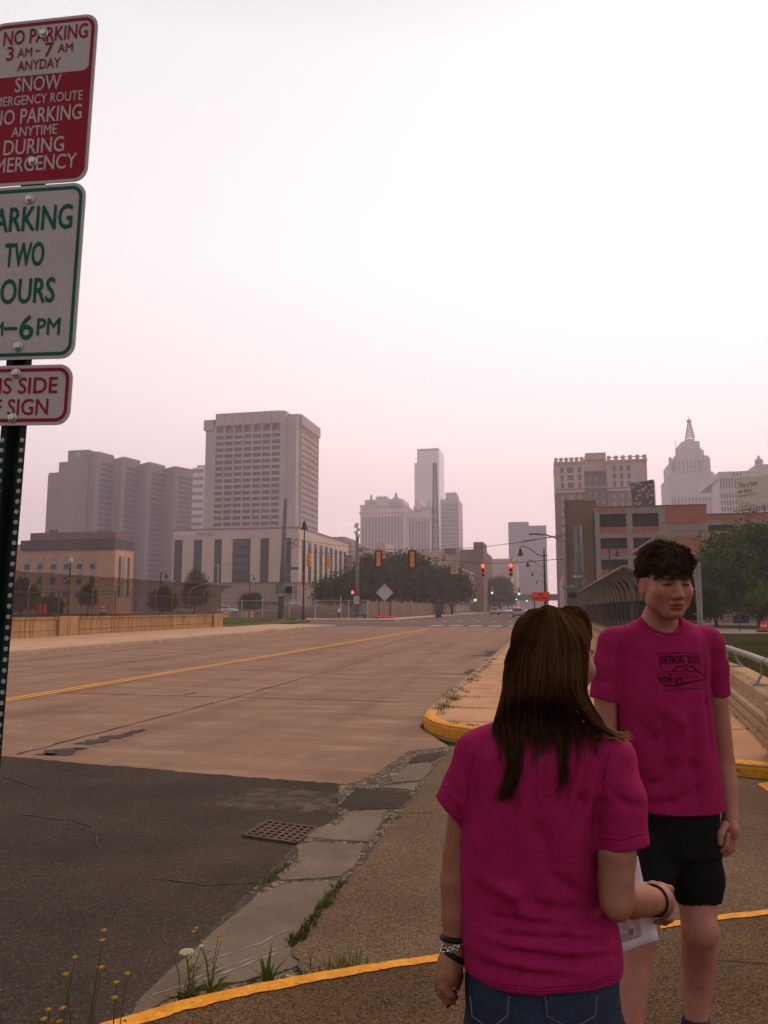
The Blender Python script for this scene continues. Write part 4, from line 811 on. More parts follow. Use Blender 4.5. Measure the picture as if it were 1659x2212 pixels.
# ornamental lamps
def lantern(mb, c, s=1.0):
    mb.lathe(c, [(.05*s, .75*s), (.12*s, .6*s), (.16*s, .55*s), (.18*s, .3*s), (.34*s, .02*s), (.36*s, -.05*s), (.2*s, -.08*s)], 12)
def orn_lamp(label, u, v_base, v_top, S, arms, s=1.0):
    a = P(u, v_base, S); t = thing("street_lamp", label, "street lamp", (a.x, S, .1), 0, "ornamental street lamps"); zt = P(u, v_top, S).z - .1
    mb = MB(); mb.lathe((0, 0, 0), [(.3*s, 0), (.3*s, .5), (.16*s, .9), (.13*s, 1.2), (.09*s, zt - .3), (.03, zt)], 10); mb.build("post", m_blk, t, smooth=True)
    if not arms:
        mb = MB(); lantern(mb, (0, 0, zt - .2), 1.5 * s); mb.build("lantern", m_blk, t); return t
    L = 2.7 * s
    mb = MB(); z1 = zt - .9 * s; mb.tube([(0.4*s, 0, z1 + .05), (-.4*s, 0, z1), (-.9*s, 0, z1 + .25*s), (-1.6*s, 0, z1 + .85*s), (-2.3*s, 0, z1 + 1.15*s), (-L, 0, z1 + 1.15*s), (-L - .05, 0, z1 + .95*s)], .055 * s, 6); mb.build("arm", m_blk, t)
    mb = MB(); lantern(mb, (-L - .05, 0, z1 + .15 * s), 1.05 * s); mb.build("lantern", m_blk, t)
    mb = MB(); mb.lathe((-L - .05, 0, z1 + .1 * s), [(.2*s, -.18), (.16*s, .0)], 8); mb.build("globe", M("lamp_glass", (.5, .46, .42), .3), t); return t
orn_lamp("black bell lantern post beside the left utility pole", 655, 1340, 1139, 102, False)
orn_lamp("nearest arched arm street lamp on the right kerb, above the woman's head", 1179, 1338, 1184, 92, True)
orn_lamp("second arched arm street lamp, just behind the nearest one", 1178, 1333, 1213, 128, True, .95)
orn_lamp("third arched arm street lamp, smaller and hazier than the two before it", 1179, 1329, 1236, 170, True, .95)
orn_lamp("farthest tiny arched arm street lamp down the right kerb", 1181, 1325, 1255, 235, True, .95)
def small_lamp(label, u, v0, v1, S, kind):
    a = P(u, v0, S); t = thing("lamp_post", label, "lamp post", (a.x, S, 0), 0, "distant lamp posts"); z = P(u, v1, S).z
    mb = MB(); mb.tube([(0, 0, 0), (0, 0, z)], .09 if kind != 'twin' else .13, 6); mb.build("post", m_blk if kind != 'twin' else m_wpost, t)
    if kind == 'twin':
        for sx in (-1, 1): mb = MB(); mb.tube([(0, 0, z - .5), (sx * 1.5, 0, z), (sx * 2.8, 0, z)], .07, 5); mb.obox((sx * 2.9, 0, z), (.6, 0, 0), (0, .2, 0), (0, 0, .08)); mb.build("lamp_head", m_wpost, t)
    elif kind == 'bell': mb = MB(); mb.tube([(0, 0, z - .2), (.5, 0, z), (.9, 0, z - .1)], .05, 5); lantern(mb, (.9, 0, z - .9), .9); mb.build("lantern", m_blk, t)
    else: mb = MB(); mb.lathe((0, 0, z - .1), [(.16, -.3), (.3, 0), (.16, .4)], 8); mb.build("globe", M("lamp_glass", (0, 0, 0)), t)
small_lamp("white twin arm car park lamp in front of the hotel windows", 469, 1320, 1218, 180, 'twin')
small_lamp("white twin arm lamp low behind the left utility pole", 632, 1320, 1241, 190, 'twin')
small_lamp("small black bell lamp in front of the hotel canopy", 538, 1320, 1243, 150, 'bell')
small_lamp("dark post rising through the left chain link fence", 146, 1335, 1210, 80, 'globe')
small_lamp("dark bell lamp behind the right half of the left fence", 345, 1325, 1236, 110, 'bell')
small_lamp("slim dark lamp post against the parking garage decks", 1322, 1340, 1185, 98, 'bell')
# wires between the poles
def s_at(u): return float(np.interp(u, [605, 772, 1245], [91, 120, 80]))
def wire(name, label, pts, r=.035):
    mb = MB(); q = [P(u, v, s_at(u)) for u, v in pts]; o = tag(MB().tube(q, r, 5).build(name, m_blk), label, "cable", "overhead cables"); return o
wA = [(772, 1184), (818, 1188.5), (891, 1191), (960, 1190.5), (1100, 1180), (1194, 1150), (1245, 1144)]
wA = [(772, 1184), (818, 1187), (891, 1188), (960, 1187), (1050, 1181), (1148, 1168), (1245, 1148)]
wire("span_wire", "upper span wire carrying the two yellow signals and a one way plate", wA)
wB = [(772, 1186), (880, 1196), (960, 1209), (982, 1212), (1044, 1217.5), (1104, 1216.5), (1194, 1209), (1245, 1206)]
wire("span_wire", "lower span wire carrying the two red lit signals", wB)
wire("span_wire", "cable from the left utility pole with two yellow signals hung below it", [(617, 1165), (640, 1178), (668, 1192), (709, 1197), (772, 1190)])
wire("span_wire", "upper cable between the left utility pole and the camera pole", [(617, 1163), (660, 1168), (720, 1177), (772, 1182)])
wire("span_wire", "cable running out of frame from the right pole pair", [(1128, 1169), (1190, 1161), (1245, 1154)])
for u, v, S, r_, lab in ((630, 1178, 91, 7, "upper cable loop by the left utility pole"), (640, 1172, 92, 6, "second cable loop right of the left utility pole"), (784, 1187, 119, 6, "cable loop by the camera pole")):
    c0 = P(u, v, S); rad = r_ / F_PX * S; tag(MB().tube([(c0.x + rad * .8 * math.cos(k * math.pi / 8), S, c0.z + rad * math.sin(k * math.pi / 8)) for k in range(17)], .03, 4).build("cable_loop", m_blk), lab, "cable", "overhead cables")
# traffic signals (local: x right, z up, faces -y)
def signal(label, u, v0, v1, facing, lit=None, plate=False, S=None, group="overhead traffic signals"):
    S = S or s_at(u); v0, v1 = v0 - .06 * (v1 - v0), v1 + .12 * (v1 - v0); a, c_ = P(u, v1, S), P(u, v0, S); hgt = c_.z - a.z; sec = hgt / (3.5 if plate else 3.05); wd = sec * (.86 if plate else .98)
    t = thing("traffic_signal", label, "traffic signal", (a.x, S, a.z), 0 if facing else math.pi, group)
    if plate: mb = MB(); mb.box(-wd * .92, wd * .92, .10, .14, 0, hgt); mb.build("backplate", m_sblk, t)
    z0 = (hgt - 3 * sec) / 2
    for k in range(3):
        mb = MB(); mb.box(-wd / 2, wd / 2, -.16, .16, z0 + k * sec + .02, z0 + (k + 1) * sec - .02)
        if not facing: mb.lathe((0, .16, z0 + (k + .5) * sec), [(wd * .42, 0), (wd * .36, .10), (wd * .2, .16)], 12, axis='y')
        hs = mb.build("housing", m_amber, t, bevel=.03)
        mb = MB(); mb.lathe((0, -.17, z0 + (k + .5) * sec), [(wd * .36, -.02), (wd * .3, .0), (wd * .1, .01)], 14, axis='y'); mb.build("lens", (m_red if lit == 'red' else m_grn) if (lit == 'red' and k == 2) or (lit == 'green' and k == 0) else m_lens, hs)
        mb = MB(); 
        for q in range(9):
            a0, a1 = math.pi * (q / 9 * 1.3 - .15), math.pi * ((q + 1) / 9 * 1.3 - .15); rr = wd * .42; zc = z0 + (k + .5) * sec
            mb.add([(rr*math.cos(a0), -.16, zc + rr*math.sin(a0)), (rr*math.cos(a1), -.16, zc + rr*math.sin(a1)), (rr*math.cos(a1), -.5, zc + rr*math.sin(a1)), (rr*math.cos(a0), -.5, zc + rr*math.sin(a0))], [(0, 1, 2, 3)])
        vz = mb.build("visor", m_sblk if plate else m_amber, hs, fix=False); md = vz.modifiers.new("s", 'SOLIDIFY'); md.thickness = .03
    mb = MB(); mb.tube([(0, 0, hgt - z0), (0, 0, hgt + .45), (.2, 0, hgt + .6)], .05, 6); mb.build("hanger", m_pole, t)
    return t
signal("yellow signal in a black backplate seen from behind, left of two on the span wire", 818, 1191, 1223, False, plate=True)
signal("yellow signal in a black backplate seen from behind, nearest the one way plates", 891, 1191, 1225, False, plate=True)
signal("bare yellow signal seen from behind, next to the left utility pole", 667, 1197, 1221, False)
signal("bare yellow signal seen from behind, midway between the left utility pole and the trees", 709, 1202, 1226, False)
signal("red lit traffic signal on the lower wire beside the one way plates", 1044, 1219, 1244, True, 'red')
signal("red lit traffic signal on the lower wire nearest the bluish slab tower", 1104, 1218, 1243, True, 'red')
for u, v, S, lab in ((1063, 1278, 230, "green lit signal over the far street, left of a pair"), (1121.5, 1280, 230, "green lit signal over the far street, right of a pair"), (1027, 1293, 210, "green lit signal low by the left shops of the far street"), (1116, 1293, 330, "tiny green signal before the skywalk, left one"), (1138, 1296, 330, "tiny green signal before the skywalk, right one")):
    t = signal(lab, u, v - 10 * 230 / S, v + 4 * 230 / S, True, 'green', S=S, group="distant green signals")
# one-way plates and other signs
def arrow_left(mb, cx, cz, w_, h_, y):
    mb.add([(cx - w_/2, y, cz), (cx - w_*.2, y, cz + h_/2), (cx - w_*.2, y, cz + h_*.18), (cx + w_/2, y, cz + h_*.18), (cx + w_/2, y, cz - h_*.18), (cx - w_*.2, y, cz - h_*.18), (cx - w_*.2, y, cz - h_/2)], [(0, 1, 2, 3, 4, 5, 6)]); return mb
def plate_sign(name, label, u0, v0, u1, v1, S, mat, cat="sign", group=None, th=.03):
    a, c_ = P(u0, v1, S), P(u1, v0, S); w_, h_ = c_.x - a.x, c_.z - a.z; t = thing(name, label, cat, ((a.x + c_.x) / 2, S, (a.z + c_.z) / 2), 0, group)
    mb = MB(); mb.box(-w_/2, w_/2, 0, th, -h_/2, h_/2); mb.build("plate", mat, t); return t, w_, h_
FM = lambda y: frame_mtx((0, y, 0), (1, 0, 0), (0, 0, 1))
m_yplate = M("cream_plate", (.62, .47, .22), .5, scale=2, var=.05)
for u0, v0, u1, v1, lab in ((952, 1196, 966, 1215, "upper cream one way plate hanging between yellow and red signals"), (975, 1221, 989, 1239, "lower cream one way plate just below and right of the other")):
    t, w_, h_ = plate_sign("one_way_sign", lab, u0, v0, u1, v1, s_at(u0), m_yplate, group="one way signs")
    lettering([("ONE", 0, h_*.27, h_*.2, w_*.6), ("WAY", 0, h_*.0, h_*.2, w_*.66)], m_sblk, FM(-.012), t, bold=.03); arrow_left(MB(), 0, -h_*.28, w_*.7, h_*.24, -.012).build("arrow", m_sblk, t)
    mb = MB(); mb.tube([(0, .02, h_/2), (0, .02, h_/2 + .6)], .05, 5); mb.build("hanger", m_pole, t)
    mb = MB(); mb.box(-w_/2 - .04, w_/2 + .04, .03, .05, -h_/2 - .04, h_/2 + .04); mb.build("border", m_amber, t)
for u0, v0, u1, v1, S, lab in ((600, 1281, 622, 1288.5, 90.4, "black and white one way arrow low on the left utility pole"), (1237, 1242, 1257, 1249, 79.5, "black and white one way arrow across the right pole pair"), (1251, 1299, 1266, 1305, 86, "small one way arrow just above the woman's head by the right fence")):
    t, w_, h_ = plate_sign("one_way_sign", lab, u0, v0, u1, v1, S, m_sblk, group="one way signs")
    mb = MB(); mb.box(-w_*.5 + .02, w_*.5 - .02, -.008, -.004, -h_/2 + .03, -h_/2 + .07) ; mb.box(-w_*.5 + .02, w_*.5 - .02, -.008, -.004, h_/2 - .07, h_/2 - .03); mb.build("border", m_sign, t)
    z = arrow_left(MB(), -.0, 0, w_*.9, h_*.78, -.010); z.build("arrow", m_sign, t)
    lettering([("ONE WAY", w_*.11, 0, h_*.22, w_*.5)], m_sblk, FM(-.016), t, bold=.02)
t, w_, h_ = plate_sign("street_name_sign", "green street name sign on the right pole pair", 1215, 1263, 1243.5, 1271, 79.4, m_sgrn, group="street name signs"); lettering([("John C Lodge", 0, 0, h_*.55, w_*.86)], m_sign, FM(-.012), t)
t, w_, h_ = plate_sign("street_name_sign", "long green street name sign beside the left utility pole", 619, 1224.5, 645, 1231, 90, m_sgrn, group="street name signs")
plate_sign("street_name_sign", "short green street sign on the left face of the left utility pole", 607.5, 1219, 613, 1226, 90.3, m_sgrn, group="street name signs")
t, w_, h_ = plate_sign("regulatory_sign", "small white sign low on the camera pole", 764.5, 1288, 776, 1305, 119, m_sign)
mb = MB()
for k, ww in enumerate((.7, .5, .62, .4)): mb.box(-w_*ww/2, w_*ww/2, -.012, -.004, h_*(.3 - k*.2) - .05, h_*(.3 - k*.2) + .05)
mb.build("marking", M("faded_red_ink", (.35, .12, .12), .6), t)
def ped(name, label, u0, v0, u1, v1, S, lit):
    a, c_ = P(u0, v1, S), P(u1, v0, S); w_, h_ = c_.x - a.x, c_.z - a.z; t = thing(name, label, "pedestrian signal", ((a.x + c_.x) / 2, S, (a.z + c_.z) / 2), 0, "pedestrian signals")
    mb = MB(); mb.box(-w_/2, w_/2, -.12, .16, -h_/2, h_/2); mb.build("housing", m_sblk, t, bevel=.05); mb = MB(); mb.tube([(w_/2, .1, h_*.35), (w_/2 + .35, .1, h_*.35)], .05, 5); mb.tube([(w_/2, .1, -h_*.35), (w_/2 + .35, .1, -h_*.35)], .05, 5); mb.build("bracket", m_pole, t)
    if lit:
        mb = MB(); s = min(w_, h_) * .3; mb.box(-s*.6, s*.6, -.135, -.125, -s*1.1, s*.2)
        for k in range(4): mb.box(-s*.6 + k*s*.33, -s*.6 + k*s*.33 + s*.22, -.135, -.125, s*.2, s*(.9 + .25 * (k in (1, 2))))
        mb.box(s*.6, s*.95, -.135, -.125, -s*.6, s*.1); mb.build("hand_symbol", m_red, t)
ped("pedestrian_signal", "unlit black pedestrian signal left of the right pole pair", 1228, 1279, 1245, 1292, 79.6, False)
ped("pedestrian_signal", "red hand pedestrian signal by the far end of the right fence", 1259, 1287, 1269, 1299, 84, True)
ped("pedestrian_signal", "black pedestrian signal on the left utility pole", 617, 1266, 631, 1281, 90.5, False)
ped("pedestrian_signal", "small red lit pedestrian signal beside the camera pole", 757, 1273, 767, 1286, 119.3, True)
# END ROAD WORK sign
S = 60; t, w_, h_ = plate_sign("road_work_sign", "bright orange END ROAD WORK board on two posts above the woman's head", 1150, 1279, 1187, 1298, S, m_org, group="road work boards", th=.04)
lettering([("END", 0, h_*.2, h_*.27, w_*.3), ("ROAD WORK", 0, -h_*.2, h_*.27, w_*.82)], m_sblk, FM(-.012), t, bold=.03)
mb = MB()
for x0_, x1_, z0_, z1_ in ((-.47, .47, .43, .455), (-.47, .47, -.455, -.43), (-.475, -.465, -.45, .45), (.465, .475, -.45, .45)): mb.box(w_*x0_, w_*x1_, -.010, -.003, h_*z0_, h_*z1_)
mb.build("border", m_sblk, t)
for x in (-.38, .40): mb = MB(); mb.box(w_*x - .04, w_*x + .04, .042, .12, -t.location.z + .1, h_*.4); mb.build("post", m_blk, t)
S = 120; t, w_, h_ = plate_sign("road_work_sign", "small orange board further down the right kerb, below the larger one", 1176, 1307, 1192, 1323, S, m_org, group="road work boards"); mb = MB(); mb.box(-.06, .06, .04, .1, -t.location.z + .1, 0); mb.build("post", m_blk, t)
# diamond sign seen from the back
S = 118; c0 = P(831, 1280, S); hd = 19 / F_PX * S * 1.02; t = thing("diamond_sign", "pale diamond warning sign on two dark posts with orange sandbags at its feet", "sign", (c0.x, S, c0.z))
mb = MB(); mb.prism([(0, -hd), (hd, 0), (0, hd), (-hd, 0)], 0, .04); o = mb.build("plate", M("faded_aluminium", (.52, .46, .45), .5, scale=1, var=.05), t); o.rotation_euler = (math.pi / 2, 0, 0)
mb = MB()
for k in range(3): mb.box(-.35 + .05 * k, .5 - .1 * k, -.05, -.045, .75 + .16 * k, .82 + .16 * k)
mb.build("marking", M("faded_ink", (.30, .26, .26), .6), t)
for x in (-.95, .85): mb = MB(); mb.box(x - .07, x + .07, .04, .14, -c0.z + .12, .35); mb.build("post", m_blk, t)
for k, x in enumerate((-1.0, .2, 1.1)): 
    o = MB(); o.lathe((0, 0, 0), [(.55, .0), (.75, .1), (.5, .26), (.1, .32)], 9); q = o.build("sandbag", m_org, smooth=True); q.location = (c0.x + x, S - .4 + .2 * k, .14); q.scale = (1, .6, 1); tag(q, ("left", "middle", "right")[k] + " orange sandbag at the foot of the diamond sign", "sandbag", "orange sandbags")
# little things along the far pavement
p = P(947, 1335, 126); t = thing("bollard", "dark slim bollard at the kerb below the central trees", "bollard", (p.x, 126, .1)); mb = MB(); mb.lathe((0, 0, 0), [(.5, 0), (.5, 2.6), (.42, 2.8), (.2, 2.9)], 10); mb.build("body", M("slate_bollard", (.05, .06, .07), .5), t); mb = MB(); mb.lathe((0, 0, 1.9), [(.52, 0), (.52, .2)], 10); mb.build("band", m_pole, t)
def channelizer(label, u, v0, v1, S, cols, cat="traffic cone"):
    a = P(u, v1, S); zb_ = max(0, a.z); h_ = P(u, v0, S).z - zb_; t = thing("traffic_barrel", label, cat, (a.x, S, zb_), 0, "traffic channelisers"); n_ = 5
    mb = MB(); mb.lathe((0, 0, 0), [(.5, 0), (.45, .12)], 10); mb.build("foot", m_sblk, t)
    for k in range(n_): mb = MB(); r_ = .26 - .02 * k; mb.lathe((0, 0, .12 + (h_ - .12) * k / n_), [(r_, 0), (r_ - .01, (h_ - .12) / n_ - .005)], 10); mb.build("band", cols[k % len(cols)], t)
m_lime = M("lime_plastic", (.45, .42, .05), .5)
channelizer("orange and white channeliser by the end of the left parapet", 485.5, 1318, 1338, 108, (m_org, m_sign)); channelizer("yellow marker beside the orange channeliser at the parapet end", 492, 1320, 1336, 109, (m_lime,))
channelizer("lime yellow marker in the middle of the far left lot entrance", 531, 1320, 1337, 109, (m_lime,)); channelizer("orange and white channeliser left of the utility pole", 543.5, 1318, 1339, 108, (m_org, m_sign))
channelizer("orange channeliser beyond the grass at the right edge", 1650, 1342, 1365, 58, (m_org, m_org, m_sign))
for u, lab in ((86, "orange drum behind the left fence, left one"), (96, "orange drum behind the left fence, right one"), (222, "red and white drum behind the left fence post")): channelizer(lab, u, 1304, 1327, 95, (m_org, m_sign) if u == 222 else (m_org,), "traffic drum")
# gate cabinet and bin by the garage wall
S = 96; p = P(1602, 1334, S); t = thing("ticket_cabinet", "cream cabinet against the garage screen wall", "cabinet", (p.x, S, 0)); mb = MB(); mb.box(-.55, .55, -.3, .3, -.05, P(1602, 1316, S).z); mb.build("body", M("cream_cabinet", (.50, .37, .16), .6), t); mb = MB(); mb.box(-.3, .3, -.34, -.29, .7, 1.0); mb.build("panel", m_sblk, t); mb = MB(); mb.box(-.6, .6, -.35, .35, P(1602, 1316, S).z, P(1602, 1316, S).z + .08); mb.build("lid", m_amber, t)
p = P(1600, 1345, 94); t = thing("dumpster", "low dark blue bin in front of the cream cabinet", "bin", (p.x, 94, 0)); mb = MB(); mb.prism([(-.8, -.4), (.8, -.4), (.75, .4), (-.75, .4)], -.03, .75); mb.build("body", M("navy_steel", (.02, .03, .06), .5), t); mb = MB(); mb.box(-.84, .84, -.44, .44, .75, .82); mb.build("lid", m_sblk, t)
for u, lab in ((1540, "left yellow bollard by the garage wall"), (1553, "right yellow bollard by the garage wall")): p = P(u, 1337, 96); q = MB(); q.lathe((0, 0, 0), [(.12, 0), (.12, 1.0), (.06, 1.08)], 10); tag(q.build("yellow_bollard", m_yel, loc=(p.x, 96, -.03)), lab, "bollard", "yellow bollards")
p = P(1597, 1345, 62); tag(MB().tube([(0, 0, 0), (0, 0, 3.0)], .05, 6).build("fence_post", m_dkpost, loc=(p.x, 62, -.05)), "thin bare post standing in the grass before the garage", "post")

# ================================================================== vehicles
m_tyre = M("tyre", (.015, .015, .015), .85); m_rim = M("rim", (.3, .3, .31), .35, metal=.7); m_tail = M("tail_lamp", (.35, .01, .01), .3); m_tail_on = M("tail_lamp_lit", (.6, .02, .02), .3, emit=((1, .06, .05), 3)); m_head = M("head_lamp", (.6, .6, .58), .2); m_cglass = M("car_glass", (.02, .022, .025), .1, spec=.7)
def paint(name, c): return M(name, c, .3, scale=1, var=.03, spec=.6)
SED = dict(L=4.7, W=1.8, body=[(-2.35, .35), (-2.33, .78), (-2.2, .92), (-1.5, 1.0), (1.15, .98), (1.9, .88), (2.28, .72), (2.35, .4)], cab=[(-1.75, .97), (-1.1, 1.42), (.1, 1.46), (1.15, .97)])
SUV = dict(L=4.8, W=1.9, body=[(-2.4, .4), (-2.4, 1.0), (-2.3, 1.08), (1.0, 1.08), (1.9, 1.0), (2.35, .85), (2.4, .45)], cab=[(-2.3, 1.06), (-2.05, 1.68), (.2, 1.74), (1.1, 1.06)])
def car(label, loc, rz, mat, kind, lit=False, s=1.0, group="cars on the far street"):
    t = thing("parked_car" if "parked" in label else "car", label, "car", loc, rz, group); W_ = kind['W'] / 2   # local x = forward
    def hull(prof, w0, w1, zlo, name, m, parent):
        zs = [p[1] for p in prof]; zr_ = max(zs) - zlo; vs = []
        for sgn in (-1, 1):
            for x, z in prof: vs.append((x, sgn * (w0 + (w1 - w0) * max(0, (z - zlo) / zr_)), z))
        n_ = len(prof); mb = MB(); mb.add(vs, [tuple(range(n_)), tuple(range(2*n_ - 1, n_ - 1, -1))] + [(i, n_ + i, n_ + (i+1) % n_, (i+1) % n_) for i in range(n_)]); return mb.build(name, m, parent, bevel=.06)
    hull(kind['body'], W_, W_ * .95, .35, "body", mat, t); cb_ = kind['cab']
    hull(cb_, W_ * .93, W_ * .74, cb_[0][1], "cabin", mat, t)
    x0, z0 = cb_[0]; x1, z1 = cb_[1]; x2, z2 = cb_[2]; x3, z3 = cb_[3]; zr_ = max(z1, z2) - z0
    def wz_(z): return W_ * (.93 + (.74 - .93) * (z - z0) / zr_)
    for sgn in (-1, 1):
        a, b2 = .18, .86; pt = lambda x, z: (x, sgn * (wz_(z) + .012), z)
        zA, zB = z0 + zr_ * a, z0 + zr_ * b2; L1 = lambda z: x0 + (x1 - x0) * (z - z0) / (z1 - z0) + .12; R1 = lambda z: x3 + (x2 - x3) * (z - z3) / (z2 - z3) - .12
        mb = MB(); mb.add([pt(L1(zA), zA), pt(R1(zA), zA), pt(R1(zB), zB), pt(L1(zB), zB)], [(0, 1, 2, 3)]); mb.build("side_window", m_cglass, t)
    for (xa, za, xb, zb2, nm, off) in ((x0, z0, x1, z1, "rear_window", -.015), (x3, z3, x2, z2, "windscreen", .015)):
        f0, f1 = .14, .9; pa = lambda f: (xa + (xb - xa) * f + off, za + (zb2 - za) * f + .012); qa, qb = pa(f0), pa(f1)
        mb = MB(); mb.add([(qa[0], -wz_(qa[1]) + .1, qa[1]), (qa[0], wz_(qa[1]) - .1, qa[1]), (qb[0], wz_(qb[1]) - .1, qb[1]), (qb[0], -wz_(qb[1]) + .1, qb[1])], [(0, 1, 2, 3)]); mb.build(nm, m_cglass, t)
    L_ = kind['L'] / 2; zt_ = kind['body'][1][1]
    for sgn in (-1, 1):
        mb = MB(); mb.box(-L_ - .03, -L_ + .1, sgn * W_ * .9 - .16, sgn * W_ * .9 + .06 , zt_ - .26, zt_ - .04); mb.build("tail_light", m_tail_on if lit else m_tail, t)
        mb = MB(); mb.box(L_ - .22, L_ - .0, sgn * W_ * .72 - .2, sgn * W_ * .72 + .2, .62, .78); mb.build("headlight", m_head, t)
        for x in (-L_ * .6, L_ * .62):
            mb = MB(); mb.lathe((x, sgn * W_ * .86, .33), [(.2, -.11), (.33, -.09), (.33, .09), (.2, .11)], 14, axis='y'); wh = mb.build("wheel", m_tyre, t); mb = MB(); mb.lathe((x, sgn * W_ * .92, .33), [(.19, -.06), (.19, .06)], 10, axis='y'); mb.build("rim", m_rim, wh)
    mb = MB(); mb.box(-L_ - .06, -L_ + .1, -W_ * .93, W_ * .93, .34, .55); mb.build("rear_bumper", m_sblk, t); mb = MB(); mb.box(L_ - .1, L_ + .04, -W_ * .9, W_ * .9, .34, .52); mb.build("front_bumper", m_sblk, t)
    mb = MB(); mb.box(-L_ - .045, -L_ + .02, -.26, .26, .66, .78); mb.build("number_plate", m_sign, t); return t
H90 = math.pi / 2
S = 140; car("silver hatchback driving away alone in the middle of the far street", (P(1119, 1330, S).x, S, 0), H90, paint("silver_paint", (.42, .42, .43)), SUV)
white = paint("white_paint", (.62, .62, .62)); dkp = paint("dark_paint", (.03, .032, .036)); grp = paint("grey_paint", (.16, .165, .17))
for u, S, mt, kd, rz, lab in ((1069, 190, grp, SUV, -H90, "grey car facing the camera at the left kerb of the far street"), (1086, 215, grp, SED, -H90, "grey saloon behind the first facing car on the far street"), (1099, 240, white, SUV, -H90, "white van like car in the queue on the far street"), (1108, 262, dkp, SUV, -H90, "dark car beside the white one in the far queue"), (1131, 230, white, SED, H90, "white car ahead of the silver hatchback"), (1146, 215, dkp, SED, H90, "dark car with lit red tail lamps near the orange board")):
    car(lab, (P(u, 1325, S).x, S, 0), rz, mt, kd, lit="lit red" in lab)
LZ = .42
lot2 = MB(); lot2.prism([(-150, 150), (-34, 150), (-40, 205), (-260, 260), (-260, 150)], -.2, LZ); tag(lot2.build("raised_lot", m_asph2), kind="structure")
bank = MB(); bank.prism([(-170, 70), (-29.5, 70), (-36, 110), (-38, 149.5), (-170, 149.5)], -.2, .22); tag(bank.build("grass_bank", M("rough_grass", (.055, .065, .022), .95, scale=.6, col2=(.08, .085, .03), fine=.4, fscale=8, spec=0)), kind="structure")
car("white four wheel drive parked at the end of the left fence", (P(493, 1315, 165).x, 165, LZ), 0, white, SUV, group="parked cars in the left lot")
car("pale silver four wheel drive parked behind the right part of the left fence", (P(401, 1315, 170).x, 170, LZ), math.pi, paint("pale_paint", (.45, .45, .45)), SUV, group="parked cars in the left lot")
car("pale saloon parked behind the middle of the left fence", (P(186, 1315, 180).x, 180, LZ), math.pi, paint("pale_paint", (0, 0, 0)), SED, group="parked cars in the left lot")
car("dark saloon parked right of the pale saloon behind the left fence", (P(226, 1315, 182).x, 182, LZ), 0, dkp, SED, group="parked cars in the left lot")
car("dark hatchback parked left of the pale saloon behind the left fence", (P(138, 1315, 184).x, 184, LZ), 0, grp, SED, group="parked cars in the left lot")
# white flatbed truck
S = 150; p = P(645, 1322, S); t = thing("truck", "white truck with a railed bed parked behind the soil mound", "truck", (p.x, S, LZ), math.pi)
mb = MB(); mb.prism([(-4.3, -1.1), (1.2, -1.1), (1.2, 1.1), (-4.3, 1.1)], .7, 1.05); mb.build("bed", white, t)
mb = MB(); mb.extrude([(1.3, .5), (1.3, 2.4), (2.6, 2.4), (3.1, 1.5), (4.2, 1.35), (4.3, .5)], (0, -1.0, 0), (0, 1.0, 0), (1, 0, 0)); mb.build("cab", white, t, bevel=.08)
for sgn in (-1, 1):
    mb = MB(); mb.add([(1.7, sgn * 1.01, 1.6), (2.75, sgn * 1.01, 1.6), (2.45, sgn * 1.01, 2.2), (1.7, sgn * 1.01, 2.2)], [(0, 1, 2, 3)]); mb.build("side_window", m_cglass, t)
    mb = MB()
    for k in range(10): mb.box(-4.3 + k * .6, -4.12 + k * .6, sgn * 1.08 - .05, sgn * 1.08 + .05, 1.05, 2.9)
    mb.box(-4.3, 1.2, sgn * 1.08 - .06, sgn * 1.08 + .06, 2.75, 2.95); mb.box(-4.3, 1.2, sgn * 1.08 - .06, sgn * 1.08 + .06, 1.8, 1.95); mb.build("side_rail", white, t)
    for x in (-3.2, 2.9): mb = MB(); mb.lathe((x, sgn * .95, .45), [(.25, -.15), (.45, -.13), (.45, .13), (.25, .15)], 12, axis='y'); wh = mb.build("wheel", m_tyre, t)

